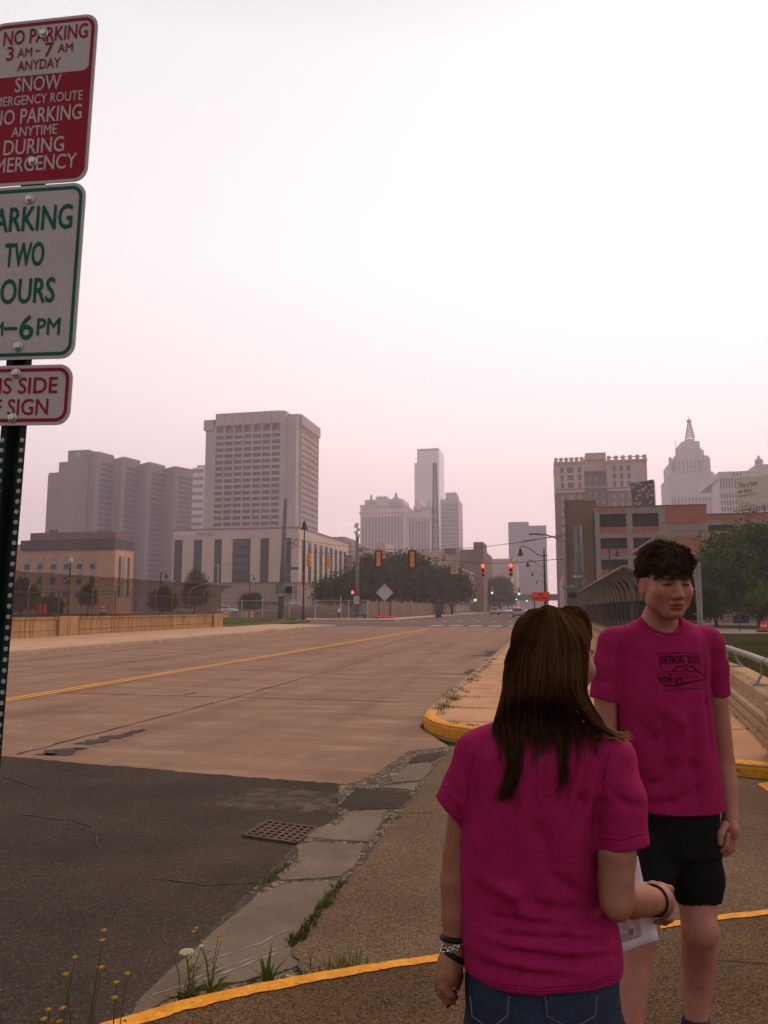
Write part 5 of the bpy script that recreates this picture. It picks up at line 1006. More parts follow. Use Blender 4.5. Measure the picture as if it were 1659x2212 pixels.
# ================================================================== trees
def leaf_mat(name, c1, c2):
    m = M(name, c1, .9, scale=.35, col2=c2, fine=.45, fscale=3.5, spec=.04, lo=.42, hi=.6, detail=3); n, l, b = nodes_of(m); out = n["Material Output"]
    tl = n.new("ShaderNodeBsdfTranslucent"); src = b.inputs["Base Color"].links[0].from_socket; l.new(src, tl.inputs[0]); ms = n.new("ShaderNodeMixShader"); ms.inputs[0].default_value = .15; l.new(b.outputs[0], ms.inputs[1]); l.new(tl.outputs[0], ms.inputs[2]); l.new(ms.outputs[0], out.inputs[0]); return m
m_leaf = leaf_mat("dark_leaves", (.018, .036, .007), (.052, .085, .016)); m_leaf2 = leaf_mat("fresh_leaves", (.034, .060, .008), (.12, .15, .022)); m_bark = M("bark", (.06, .045, .035), .9, scale=3, var=.3, bump=.5, bscale=12)
def crown_mesh(seed, n_clump, per, rx_, rz_, leaf, flat=.8):
    rg = np.random.default_rng(seed); d = rg.normal(size=(n_clump, 3)); d /= np.linalg.norm(d, axis=1)[:, None]; d[:, 2] = np.where(d[:, 2] < -.45, -d[:, 2] * .6, d[:, 2])
    c = d * (rg.uniform(.25, 1, (n_clump, 1)) ** .45); cs = rg.uniform(.16, .36, n_clump)
    p = c[:, None, :] + rg.normal(size=(n_clump, per, 3)) * cs[:, None, None] * .55; p[..., 2] = np.maximum(p[..., 2], -.75); p = (p * np.array((rx_, rx_, rz_))).reshape(-1, 3); k = len(p)
    a = rg.normal(size=(k, 3)); a[:, 2] *= .5; a /= np.linalg.norm(a, axis=1)[:, None]; b = np.cross(a, rg.normal(size=(k, 3))); b /= np.linalg.norm(b, axis=1)[:, None]
    s = leaf * rg.uniform(.55, 1.3, (k, 1)); v = np.stack([p - a * s, p + b * s * .55, p + a * s, p - b * s * .55], 1).reshape(-1, 3)
    me = bpy.data.meshes.new("crown"); me.from_pydata(v.tolist(), [], np.arange(4 * k).reshape(-1, 4).tolist()); return me
CR = [crown_mesh(3 + k, 120, 125, 1, 1, .06) for k in range(3)]; CRF = [crown_mesh(30 + k, 190, 180, 1, 1, .04) for k in range(2)]
def tree(label, x, y, zbase, h_trunk, rx_, rz_, mat, mesh, group=None, name="street_tree", rot=0, limbs=5):
    t = thing(name, label, "tree", (x, y, zbase), rot, group); zc = h_trunk + rz_ * .7
    me = mesh.copy(); me.materials.append(mat); me.transform(Matrix.Diagonal((rx_, rx_, rz_, 1))); o = bpy.data.objects.new("crown", me); C.objects.link(o); o.parent = t; o.location = (0, 0, zc)
    mb = MB(); r_ = max(.06, rx_ * .05); mb.tube([(0, 0, -.1), (.02, 0, h_trunk * .6), (0, .03, h_trunk), (0, 0, zc)], [r_ * 1.3, r_, r_ * .85, r_ * .4], 8)
    for k in range(limbs):
        a = k * 2.4 + rot; mb.tube([(0, 0, h_trunk * (.7 + .08 * k)), (math.cos(a) * rx_ * .3, math.sin(a) * rx_ * .3, h_trunk + rz_ * .35), (math.cos(a) * rx_ * .7, math.sin(a) * rx_ * .7, h_trunk + rz_ * (.7 + .1 * (k % 3)))], [r_ * .6, r_ * .4, r_ * .12], 6)
    mb.build("trunk", m_bark, t, smooth=True); return t
def ptree(label, u, v_top, v_low, half, S, mat, mesh, **k):
    zl, zt_ = P(u, v_low, S).z, P(u, v_top, S).z; x = P(u, 1300, S).x; rz_ = (zt_ - zl) / 1.75; zb = k.pop('zb', .1); return tree(label, x, S, zb, max(.3, zl - zb), half / F_PX * math.hypot(x, S), rz_, mat, mesh, **k)
gT = "trees across the junction"
ptree("leftmost dark tree of the central clump beside the camera pole", 738, 1240, 1312, 58, 150, m_leaf, CR[0], group=gT, rot=.4)
ptree("second dark tree of the central clump behind the diamond sign", 802, 1206, 1310, 56, 160, m_leaf, CR[1], group=gT, rot=1.3)
ptree("tallest dark tree in the middle of the central clump", 868, 1192, 1308, 64, 172, m_leaf, CR[2], group=gT, rot=2.2)
ptree("dark tree of the central clump behind the fabric fence", 928, 1215, 1310, 54, 180, m_leaf, CR[0], group=gT, rot=3.4)
ptree("rightmost dark tree of the central clump next to the pink building", 976, 1228, 1312, 44, 188, m_leaf, CR[1], group=gT, rot=4.7)
ptree("big hazy tree on the left of the far street", 1080, 1244, 1316, 32, 290, m_leaf, CR[2], group=gT, rot=.9)
ptree("smaller hazy tree further down the left of the far street", 1060, 1262, 1316, 20, 330, m_leaf, CR[0], group=gT, rot=2.9)
gL = "small trees behind the left fence"
ptree("light green tree above the left fence before the hotel", 421, 1237, 1316, 26, 140, m_leaf2, CR[1], group=gL, rot=.5, zb=.2)
ptree("light green small tree at the end of the left fence", 543, 1279, 1326, 26, 130, m_leaf2, CR[2], group=gL, rot=1.5, zb=.2)
ptree("dark tree at the left edge behind the fence", 46, 1252, 1326, 28, 100, m_leaf, CR[0], group=gL, rot=2.5, zb=.2)
ptree("round clipped dark tree behind the middle of the left fence", 191, 1265, 1312, 17, 110, m_leaf, CR[1], group=gL, rot=3.5, zb=.2)
ptree("dark bushy tree low behind the left fence", 110, 1288, 1330, 24, 105, m_leaf, CR[2], group=gL, rot=4.5, zb=.2)
ptree("dark tree low behind the right part of the left fence", 352, 1268, 1322, 26, 125, m_leaf, CR[0], group=gL, rot=5.2, zb=.2)
gR = "trees by the garage"
ptree("big yellow green tree in front of the garage at the right edge", 1640, 1138, 1318, 106, 80, m_leaf2, CRF[0], group=gR, rot=.3, zb=-.05)
ptree("dark tree behind the man's shoulder before the garage", 1545, 1205, 1335, 62, 76, m_leaf2, CRF[1], group=gR, rot=1.8, zb=-.05)
ptree("low dark tree nearest the right fence, behind the man's neck", 1508, 1262, 1342, 42, 66, m_leaf, CRF[0], group=gR, rot=3.1, zb=-.05)
ptree("tree partly cut by the frame at the right edge below the big one", 1690, 1262, 1340, 60, 70, m_leaf2, CRF[1], group=gR, rot=4.4, zb=-.05)
# ================================================================== people (smooth distance fields meshed with surface nets)
class Field:
    def __init__(s, lo, hi, h):
        s.lo = np.array(lo, float); s.h = h; s.n = np.ceil((np.array(hi) - s.lo) / h).astype(int) + 1
        s.f = np.full(s.n, .5, np.float32); s.ax = [(s.lo[i] + h * np.arange(s.n[i])).astype(np.float32) for i in range(3)]
    def _sl(s, lo, hi, m):
        a = np.clip(np.floor((np.array(lo) - m - s.lo) / s.h).astype(int), 0, s.n - 1); b = np.clip(np.ceil((np.array(hi) + m - s.lo) / s.h).astype(int) + 1, 1, s.n)
        sl = tuple(slice(a[i], b[i]) for i in range(3))
        return sl, s.ax[0][sl[0]][:, None, None], s.ax[1][sl[1]][None, :, None], s.ax[2][sl[2]][None, None, :]
    def _mix(s, sl, d, k, sub):
        f = s.f[sl]
        if sub: d = -d; h = np.clip(.5 - .5 * (f - d) / k, 0, 1); s.f[sl] = f + (d - f) * h + k * h * (1 - h)
        else: h = np.clip(.5 + .5 * (f - d) / k, 0, 1); s.f[sl] = f + (d - f) * h - k * h * (1 - h)
    def ell(s, c, r, k=.012, R=None, sub=False):
        c = np.array(c, float); m = max(r) * 1.05; sl, X, Y, Z = s._sl(c - m, c + m, k * 2 + .02); q = [X - c[0], Y - c[1], Z - c[2]]
        if R is not None: q = [R[0][i] * q[0] + R[1][i] * q[1] + R[2][i] * q[2] for i in range(3)]
        k0 = np.sqrt((q[0] / r[0])**2 + (q[1] / r[1])**2 + (q[2] / r[2])**2); k1 = np.sqrt((q[0] / r[0]**2)**2 + (q[1] / r[1]**2)**2 + (q[2] / r[2]**2)**2) + 1e-9
        s._mix(sl, k0 * (k0 - 1) / k1, k, sub)
    def cap(s, a, b, ra, rb=None, k=.012, sub=False):
        a, b = np.array(a, float), np.array(b, float); rb = ra if rb is None else rb; m = max(ra, rb)
        sl, X, Y, Z = s._sl(np.minimum(a, b) - m, np.maximum(a, b) + m, k * 2 + .02); d = b - a; L = d @ d + 1e-12
        t = np.clip(((X - a[0]) * d[0] + (Y - a[1]) * d[1] + (Z - a[2]) * d[2]) / L, 0, 1)
        s._mix(sl, np.sqrt((X - a[0] - t * d[0])**2 + (Y - a[1] - t * d[1])**2 + (Z - a[2] - t * d[2])**2) - (ra + (rb - ra) * t), k, sub)
    def chain(s, pts, rs, k=.012):
        for i in range(len(pts) - 1): s.cap(pts[i], pts[i + 1], rs[i], rs[i + 1], k)
    def loft(s, lv, k=.02, p=2.3, sub=False):  # levels (z, cx, cy, rx, ry, turn)
        lv = sorted(lv); A = np.array(lv, float); mx = A[:, 3:5].max(); lo = (A[:, 1].min() - mx, A[:, 2].min() - mx, A[0, 0]); hi = (A[:, 1].max() + mx, A[:, 2].max() + mx, A[-1, 0])
        sl, X, Y, Z = s._sl(lo, hi, k * 2 + .02); z = Z[0, 0]
        def ip(i):
            t = np.interp(z, A[:, 0], np.arange(len(A))); j = np.clip(t.astype(int), 0, len(A) - 2); fr = t - j; m = np.gradient(A[:, i]) if len(A) > 2 else np.full(len(A), A[1, i] - A[0, i])
            h = fr; return ((2*h**3 - 3*h**2 + 1) * A[j, i] + (h**3 - 2*h**2 + h) * m[j] + (-2*h**3 + 3*h**2) * A[j+1, i] + (h**3 - h**2) * m[j+1]).astype(np.float32)[None, None, :]
        cx, cy, rx_, ry_, an = [ip(i) for i in range(1, 6)]; x, y = X - cx, Y - cy; c, n_ = np.cos(an), np.sin(an); u, v = x * c + y * n_, -x * n_ + y * c
        q = (np.abs(u / rx_)**p + np.abs(v / ry_)**p)**(1 / p); d = (q - 1) * np.minimum(rx_, ry_) * .95
        d = np.maximum(d, np.maximum(A[0, 0] - Z, Z - A[-1, 0])); s._mix(sl, d.astype(np.float32), k, sub)
    def fold(s, pts, amp, w):                 # crease (amp > 0 cuts in) along a polyline
        for i in range(len(pts) - 1):
            a, b = np.array(pts[i], float), np.array(pts[i + 1], float); m_ = np.array((w * 2.6, .10, w * 2.6)); sl, X, Y, Z = s._sl(np.minimum(a, b) - m_, np.maximum(a, b) + m_, 0); d = b - a; L = d @ d + 1e-12
            t = np.clip(((X - a[0]) * d[0] + (Y - a[1]) * d[1] + (Z - a[2]) * d[2]) / L, 0, 1)
            s.f[sl] += (amp * np.sin(np.pi * (.12 + .76 * (i + t) / (len(pts) - 1))) * np.exp(-((X - a[0] - t * d[0])**2 + (.18 * (Y - a[1] - t * d[1]))**2 + (Z - a[2] - t * d[2])**2) / w**2)).astype(np.float32)
    def waves(s, amp, waves):
        X, Y, Z = s.ax[0][:, None, None], s.ax[1][None, :, None], s.ax[2][None, None, :]
        for kx, ky, kz, ph, a in waves: s.f += (amp * a * np.sin(kx * X + ky * Y + kz * Z + ph)).astype(np.float32)
    def mesh(s, smooth=1):
        f = s.f; b = f < 0; n = s.n; cnt = np.zeros(n - 1, np.int8); offs = [(i, j, k) for i in (0, 1) for j in (0, 1) for k in (0, 1)]
        for i, j, k in offs: cnt += b[i:n[0]-1+i, j:n[1]-1+j, k:n[2]-1+k]
        act = np.argwhere((cnt > 0) & (cnt < 8)); idx = np.full(n - 1, -1, np.int32); idx[tuple(act.T)] = np.arange(len(act))
        val = np.stack([f[act[:, 0]+i, act[:, 1]+j, act[:, 2]+k] for i, j, k in offs], 1); O = np.array(offs, float); acc = np.zeros((len(act), 3)); num = np.zeros(len(act))
        for p in range(8):
            for q in range(p + 1, 8):
                if np.abs(O[p] - O[q]).sum() != 1: continue
                m = (val[:, p] < 0) != (val[:, q] < 0); t = val[m, p] / (val[m, p] - val[m, q]); acc[m] += O[p] + (O[q] - O[p]) * t[:, None]; num[m] += 1
        v = (act + acc / num[:, None]) * s.h + s.lo; quads = []
        for ax in range(3):
            e1, e2 = [a for a in range(3) if a != ax]; sa = [slice(None)] * 3; sb = [slice(None)] * 3; sa[ax] = slice(0, -1); sb[ax] = slice(1, None)
            g = np.argwhere(b[tuple(sa)] != b[tuple(sb)]); g = g[(g[:, e1] > 0) & (g[:, e2] > 0) & (g[:, e1] < n[e1] - 1) & (g[:, e2] < n[e2] - 1)]
            c = []
            for d1, d2 in ((-1, -1), (0, -1), (0, 0), (-1, 0)): h_ = g.copy(); h_[:, e1] += d1; h_[:, e2] += d2; c.append(idx[tuple(h_.T)])
            qd = np.stack(c, 1); flip = b[tuple(g.T)]
            if ax == 1: flip = ~flip
            qd[~flip] = qd[~flip][:, ::-1]; quads.append(qd)
        q = np.concatenate(quads); q = q[(q >= 0).all(1)]
        for _ in range(smooth):
            sm_ = np.zeros_like(v); nn = np.zeros(len(v))
            for i in range(4):
                np.add.at(sm_, q[:, i], v[q[:, (i+1) % 4]]); np.add.at(sm_, q[:, i], v[q[:, (i-1) % 4]]); np.add.at(nn, q[:, i], 2)
            v = .5 * v + .5 * sm_ / nn[:, None]
        return v, q
def put(name, v, q, mat, parent, base, tint=None):
    me = bpy.data.meshes.new(name); me.from_pydata((v - base).tolist(), [], q.tolist()); me.materials.append(mat); me.polygons.foreach_set("use_smooth", [True] * len(q))
    if tint is not None:
        at = me.color_attributes.new("tint", 'FLOAT_COLOR', 'POINT'); at.data.foreach_set("color", np.concatenate([tint, np.ones((len(v), 1))], 1).astype(np.float32).ravel())
    o = bpy.data.objects.new(name, me); C.objects.link(o); o.parent = parent; return o
def skin_mat(name, col):
    m = bpy.data.materials.new(name); m.use_nodes = True; n, l, b = nodes_of(m); a = n.new("ShaderNodeAttribute"); a.attribute_name = "tint"
    t = n.new("ShaderNodeTexCoord"); z = n.new("ShaderNodeTexNoise"); z.inputs["Scale"].default_value = 35; z.inputs["Detail"].default_value = 5; l.new(t.outputs["Object"], z.inputs[0])
    r = n.new("ShaderNodeMapRange"); r.inputs[1].default_value = .3; r.inputs[2].default_value = .7; r.inputs[3].default_value = .88; r.inputs[4].default_value = 1.1; l.new(z.outputs[0], r.inputs[0])
    x = n.new("ShaderNodeMix"); x.data_type = 'RGBA'; x.blend_type = 'MULTIPLY'; x.inputs[0].default_value = 1; x.inputs[6].default_value = (*col, 1); l.new(a.outputs[0], x.inputs[7])
    y = n.new("ShaderNodeVectorMath"); y.operation = 'SCALE'; l.new(x.outputs[2], y.inputs[0]); l.new(r.outputs[0], y.inputs[3]); l.new(y.outputs[0], b.inputs["Base Color"])
    b.inputs["Roughness"].default_value = .55; b.inputs["Specular IOR Level"].default_value = .35; b.inputs["Subsurface Weight"].default_value = .12; b.inputs["Subsurface Radius"].default_value = (.6, .25, .12); b.inputs["Subsurface Scale"].default_value = .012; return m
def cloth_mat(name, c1, c2, rough=.9):
    return M(name, c1, rough, scale=300, col2=c2, fine=.05, fscale=20, bump=.05, bscale=500, spec=.08, stretch=(1, 1, .55), detail=2)
m_tee = cloth_mat("magenta_heather", (.258, .008, .066), (.325, .015, .094)); m_jean = cloth_mat("dark_denim", (.018, .026, .05), (.035, .05, .085)); m_short = cloth_mat("black_fabric", (.006, .006, .006), (.012, .011, .011))
m_skinA = skin_mat("skin", (.28, .12, .066)); m_skinB = skin_mat("fair_skin", (.38, .16, .108))
m_hairA = M("brown_hair", (.026, .011, .006), .6, scale=8, col2=(.062, .028, .013), spec=.0); m_hairA2 = M("brown_hair_light", (.065, .030, .013), .6, scale=8, col2=(.12, .06, .025), spec=.02); m_hairA3 = M("blond_tips", (.30, .17, .07), .5, scale=8, var=.2)
m_hairB = M("dark_curls", (.034, .018, .012), .8, scale=9, col2=(.095, .055, .036), spec=.03)
m_rubber = M("shoe_rubber", (.5, .48, .46), .6, scale=5, var=.06); m_shoe = M("dark_shoe", (.02, .025, .03), .7, scale=20, var=.2); m_sock = M("white_sock", (.62, .63, .66), .9, scale=60, var=.06, bump=.2, bscale=200)
m_eye = M("eye_dark", (.012, .008, .007), .9, scale=30, spec=0); m_black = M("black_band", (.012, .011, .011), .5, scale=60, var=.3); m_silver = M("silver", (.6, .6, .6), .25, metal=1.0, scale=20, var=.1)
def rotz(a): c, n_ = math.cos(a), math.sin(a); return np.array(((c, n_, 0), (-n_, c, 0), (0, 0, 1)))
class Head:                                    # local axes: 0 = to the side, 1 = forward, 2 = up
    def __init__(s, c, facing, scale, nod=0.0):
        f = np.array((facing[0], facing[1], 0.0)); f /= np.linalg.norm(f); up = np.array((0, 0, 1.0)); r = np.cross(f, up)
        s.f = f * math.cos(nod) - up * math.sin(nod); s.u = up * math.cos(nod) + f * math.sin(nod); s.r = r; s.c = np.array(c); s.s = scale; s.R = np.stack([s.r, s.f, s.u], 1)
    def p(s, x, y, z): return s.c + s.s * (s.r * x + s.f * y + s.u * z)
    def build(s, F, jaw=1.0):
        e = lambda x, y, z, a, b, c, k=.02, sub=False: F.ell(s.p(x, y, z), (a * s.s, b * s.s, c * s.s), k * s.s, s.R, sub)
        e(0, -.015, .03, .077, .098, .088); e(0, .03, -.03, .064 * jaw, .064, .085, .03); e(0, .062, -.098, .028, .024, .021, .035)
        for q in (-1, 1):
            e(q * .049 * jaw, .012, -.062, .022, .03, .028, .03); e(q * .041, .058, -.026, .027, .026, .024, .025); e(q * .020, .083, .022, .026, .012, .009, .016)
            e(q * .032, .101, .003, .019, .015, .010, .012, True); e(q * .032, .079, .0, .017, .012, .0105, .006)
            e(q * .078, -.014, -.012, .011, .024, .033, .008); e(q * .089, -.008, -.010, .007, .014, .021, .006, True); e(q * .013, .099, -.040, .010, .011, .0085, .008)
        F.cap(s.p(0, .086, .014), s.p(0, .108, -.030), .008 * s.s, .0115 * s.s, .012 * s.s); e(0, .113, -.035, .0115, .011, .010, .008); F.cap(s.p(0, .092, -.045), s.p(0, .090, -.058), .006 * s.s, .006 * s.s, .01 * s.s)
        e(0, .0905, -.0645, .025, .011, .0062, .006); e(0, .0885, -.0765, .021, .011, .0078, .006); e(0, .104, -.0700, .026, .009, .0022, .003, True); e(0, .086, -.089, .018, .008, .005, .010, True)
    def tint(s, v, lips=(.72, .42, .42)):
        q = (v - s.c) @ np.stack([s.r, s.f, s.u], 1) / s.s; t = np.ones((len(v), 3)); x, y, z = q.T
        def g(cx, cy, cz, a, b, c): return np.exp(-(((np.abs(x) if cx else x) - cx) / a)**2 - ((y - cy) / b)**2 - ((z - cz) / c)**2)[:, None]
        def blend(w_, col): nonlocal t; t = t * (1 - w_) + t * np.array(col) * w_
        blend(np.clip(1.5 * g(0, .095, -.0705, .021, .022, .0095), 0, 1), lips); blend(np.clip(1.6 * g(0, .095, -.0702, .023, .02, .0022), 0, 1), (.35, .2, .2))
        blend(.7 * g(.045, .07, -.03, .024, .03, .024), (1.05, .66, .64)); blend(.35 * g(0, .085, -.105, .035, .03, .03), (.86, .78, .76)); blend(.5 * g(0, .11, -.03, .016, .02, .018), (1.05, .75, .72)); blend(.8 * g(.082, -.012, -.012, .014, .03, .036), (1.08, .68, .66))
        blend(np.clip(1.6 * g(.031, .088, .022, .022, .03, .0055), 0, 1), (.16, .12, .11)); blend(.6 * g(.031, .085, .006, .024, .03, .013), (.55, .46, .44)); blend(np.clip(1.8 * g(.032, .09, .0005, .016, .03, .0042), 0, 1), (.10, .07, .06)); blend(.35 * g(0, .085, -.047, .03, .02, .007), (.85, .74, .7)); return t  # brows, then lid-crease and eye-slit shade painted into the tint
def limb_tint(v, pts):                         # ruddy knuckles, elbows, knees
    t = np.ones((len(v), 3))
    for c, r in pts: w_ = (.45 * np.exp(-((v - c)**2).sum(1) / r**2))[:, None]; t *= 1 - w_ + w_ * np.array((1.05, .78, .74))
    return t
def person(label, base, group=None): return thing("person", label, "person", tuple(to_world(base)), YAW, group)
def ringband(name, c, axis, r, tube, mat, parent, base, n=28, bumps=0, flat=1.0):
    axis = Vector(axis).normalized(); x = axis.cross(Vector((0, .3, 1))).normalized(); y = axis.cross(x); mb = MB(); pts = []
    for k in range(n + 1):
        a = 2 * math.pi * k / n; pts.append(Vector(c - base) + x * math.cos(a) * r + y * math.sin(a) * r * flat)
    if not bumps: mb.tube(pts, tube, 8, caps=False)
    else:
        for k in range(n):
            p, q = pts[k], pts[k + 1]; d = (q - p); nn = (axis if k % 2 else (p - Vector(c - base)).normalized()); L = []
            for j in range(9): a = 2 * math.pi * j / 8; L.append((p + q) / 2 + d * .8 * math.cos(a) + nn * tube * 1.8 * math.sin(a))
            mb.tube(L, tube * .55, 5, caps=False)
    return mb.build(name, mat, parent, smooth=True)

# ------------------------------------------------------------------ the woman, seen from behind
Yg = 1.76; gb_ = J(1165, 1700, Yg); gbase = np.array((gb_[0], Yg, .1))
woman = person("woman with long brown hair seen from behind, in a magenta t-shirt, holding papers", gbase)
zg = lambda v, Y=1.68: J(1165, v, Y)[2]; xg = lambda u, v, Y=Yg: J(u, v, Y)[0]
def lvl(v, ul, ur, ry, Yc=Yg, turn=0.0, Yz=None):
    a, b = xg(ul, v, Yc), xg(ur, v, Yc); return (zg(v, Yz or (Yc - ry)), (a + b) / 2, Yc, (b - a) / 2, ry, turn)
hc = J(1200, 1420, 1.79); hd_ = Head(hc, (math.sin(math.radians(57)), math.cos(math.radians(57))), .94, .10)
F = Field((gb_[0] - .36, 1.45, .06), (gb_[0] + .42, 2.2, 1.80), .0042); hd_.build(F, .92)
nb = J(1168, 1575, 1.775); F.cap(hd_.p(0, -.02, -.08), nb, .047, .052, .03); F.cap(nb, nb - (0, 0, .08), .055, .08, .03)
F.loft([lvl(1600, 1060, 1280, .05), lvl(1660, 1040, 1292, .062), lvl(1760, 1035, 1275, .072), lvl(1900, 1035, 1265, .065), lvl(2010, 1032, 1290, .072), lvl(2120, 1026, 1312, .09), lvl(2212, 1028, 1312, .095)], .03)
# left arm hangs, hand half open
sL, eL, wL = J(1040, 1645, 1.77), J(993, 1845, 1.785), J(982, 2050, 1.76)
F.chain([sL, J(1002, 1730, 1.775), eL, J(988, 1905, 1.78), J(984, 1980, 1.77), wL], [.030, .032, .0365, .0375, .0305, .0225], .007)
F.chain([wL, J(972, 2085, 1.755), J(960, 2112, 1.75)], [.022, .026, .021], .012); F.ell(J(970, 2095, 1.75), (.019, .036, .033), .012); F.cap(J(978, 2078, 1.775), J(966, 2115, 1.79), .015, .012, .012)
for k, (du, dv, dl) in enumerate(((6, -2, .9), (1, 2, 1), (-2, 2, 1), (0, -3, .82))):
    y = 1.785 - .0205 * k; a = J(956 + du, 2112 + dv, y); b = J(950 + du + 2 * k, 2112 + dv + 30 * dl, y - .004); c = J(962 + du + 2 * k, 2112 + dv + 46 * dl, y - .002); d = J(979 + du, 2112 + dv + 50 * dl, y + .004)
    F.chain([a, b, c, d], [.0098, .0088, .008, .0068], .006)
F.chain([J(986, 2082, 1.795), J(990, 2108, 1.81), J(988, 2132, 1.812)], [.013, .0105, .008], .01)
# right arm bent, hand forward holding papers
sR, eR, wR = J(1316, 1655, 1.735), J(1332, 1938, 1.66), J(1413, 1946, 1.865)
F.chain([sR, J(1340, 1770, 1.708), J(1332, 1850, 1.68), eR], [.032, .036, .0385, .0345], .007); F.chain([eR, J(1362, 1944, 1.74), J(1392, 1945, 1.81), wR], [.0335, .0365, .033, .0265], .007); F.ell(eR + (-.005, -.02, -.018), (.022, .022, .022), .02)
pR = J(1430, 1944, 1.94); F.cap(wR, pR, .027, .028, .015); F.ell(pR, (.022, .042, .040), .014)
for k in range(4):
    v = 1916 + 21 * k; y = 1.975 - .006 * k; a = J(1431, v, y); b = J(1447, v + 5, y + .035); c = J(1436, v + 12, y + .055); d = J(1418, v + 12, y + .045)
    F.chain([a, b, c, d], [.0105, .0098, .0088, .0075], .005)
F.chain([J(1418, 1925, 1.93), J(1410, 1915, 1.975), J(1416, 1924, 2.01)], [.014, .012, .0095], .01)
for sx, yk in ((-1, .02), (1, -.02)):          # legs under the jeans, ankles
    hx = gb_[0] + .085 * sx; F.chain([(hx, Yg, .85), (hx + .01 * sx, Yg + yk, .52), (hx, Yg - .01, .2), (hx, Yg, .15)], [.07, .05, .035, .035], .02)
v, q = F.mesh(1); put("body", v, q, m_skinA, woman, gbase, hd_.tint(v) * limb_tint(v, [(eR, .05), (eL, .04), (J(955, 2120, 1.75), .04), (pR, .05)]))
# t-shirt
F = Field((gb_[0] - .36, 1.5, .55), (gb_[0] + .36, 2.0, 1.52), .0045)
def sleeve_cut(F, c, d, r): d = np.array(d, float); d /= np.linalg.norm(d); R_ = .5; F.ell(c + d * (R_ + .001), (R_, R_, R_), .004, None, True)
F.chain([J(1052, 1642, 1.765), J(1012, 1702, 1.77), J(966, 1757, 1.775)], [.056, .054, .043], .02); F.chain([J(1310, 1642, 1.74), J(1334, 1730, 1.71), J(1347, 1842, 1.69)], [.056, .056, .0555], .02)
sleeve_cut(F, J(971, 1750, 1.77), np.array((-.69, .0, -.72)), .043); sleeve_cut(F, J(1346, 1826, 1.69), np.array((.10, -.12, -1)), .056)
F.chain([J(1150, 1582, 1.775), J(1030, 1628, 1.765)], [.05, .046], .03); F.chain([J(1190, 1582, 1.77), J(1322, 1632, 1.745)], [.05, .046], .03)
F.loft([lvl(1560, 1105, 1240, .045, 1.775), lvl(1578, 1066, 1282, .058, 1.775), lvl(1604, 1032, 1318, .078, 1.77), lvl(1640, 1014, 1322, .096), lvl(1700, 1008, 1310, .108), lvl(1790, 998, 1293, .112), lvl(1880, 992, 1290, .106), lvl(1965, 990, 1300, .108), lvl(2030, 993, 1331, .124), lvl(2090, 995, 1340, .132), lvl(2150, 999, 1340, .134)], .012, 2.35)
for pts, a_, w_ in (
    ([J(1000, 1965, 1.68), J(1080, 1998, 1.63), J(1190, 2012, 1.62), J(1300, 2008, 1.65)], .008, .012), ([J(1000, 1985, 1.68), J(1100, 2035, 1.62), J(1230, 2042, 1.62), J(1335, 2040, 1.66)], .009, .013), ([J(1005, 2035, 1.67), J(1090, 2068, 1.62), J(1200, 2072, 1.62)], .007, .012), ([J(1120, 2072, 1.62), J(1240, 2085, 1.62), J(1330, 2068, 1.66)], .008, .012), ([J(1010, 2080, 1.67), J(1120, 2112, 1.62), J(1250, 2118, 1.62)], .006, .012),
    ([J(1100, 1945, 1.63), J(1190, 1975, 1.63), J(1290, 1972, 1.67)], .006, .014), ([J(1040, 1905, 1.65), J(1110, 1940, 1.64), J(1150, 1990, 1.63)], -.006, .018), ([J(1200, 1900, 1.64), J(1280, 1950, 1.67)], .006, .013),
    ([J(1020, 1650, 1.68), J(1012, 1730, 1.66), J(1012, 1800, 1.66)], .005, .010), ([J(1040, 1630, 1.67), J(1032, 1720, 1.65), J(1040, 1820, 1.65)], .005, .014), ([J(1306, 1640, 1.67), J(1300, 1740, 1.65), J(1294, 1810, 1.66)], .006, .010), ([J(1282, 1640, 1.67), J(1262, 1730, 1.65), J(1240, 1800, 1.65)], .006, .014), ([J(1255, 1620, 1.68), J(1228, 1690, 1.65), J(1215, 1760, 1.64)], .005, .013), ([J(1345, 1660, 1.66), J(1315, 1740, 1.65), J(1296, 1790, 1.65)], .005, .012), ([J(1300, 1700, 1.66), J(1350, 1735, 1.65), J(1385, 1740, 1.68)], .004, .012), ([J(975, 1700, 1.70), J(1000, 1730, 1.69)], .006, .012), ([J(1100, 1640, 1.66), J(1110, 1740, 1.64), J(1090, 1860, 1.64)], .004, .018), ([J(1180, 1700, 1.65), J(1170, 1800, 1.64), J(1190, 1900, 1.64)], .004, .02)): F.fold(pts, a_ * 2.2, w_ * .85)
for dv in (8,): F.fold([J(1000, 2132 - dv, 1.68), J(1080, 2140 - dv, 1.63), J(1165, 2142 - dv, 1.62), J(1250, 2140 - dv, 1.63), J(1338, 2126 - dv, 1.68)], .0022, .004)
F.fold([J(1292, 1812, 1.65), J(1345, 1812, 1.635), J(1398, 1803, 1.68)], .0025, .004)
F.waves(.0016, [(9, 4, 14, .3, 1), (-17, 6, 11, 1.2, .8), (25, 9, -13, 2.2, .6), (6, 11, 33, .7, .7)])
v, q = F.mesh(1); put("t_shirt", v, q, m_tee, woman, gbase); tbv = BVHTree.FromPolygons(v.tolist(), q.tolist()); wtee = woman.children[-1]
m_stitch = M("shirt_stitching", (.13, .004, .03), .9, scale=200, var=.3)
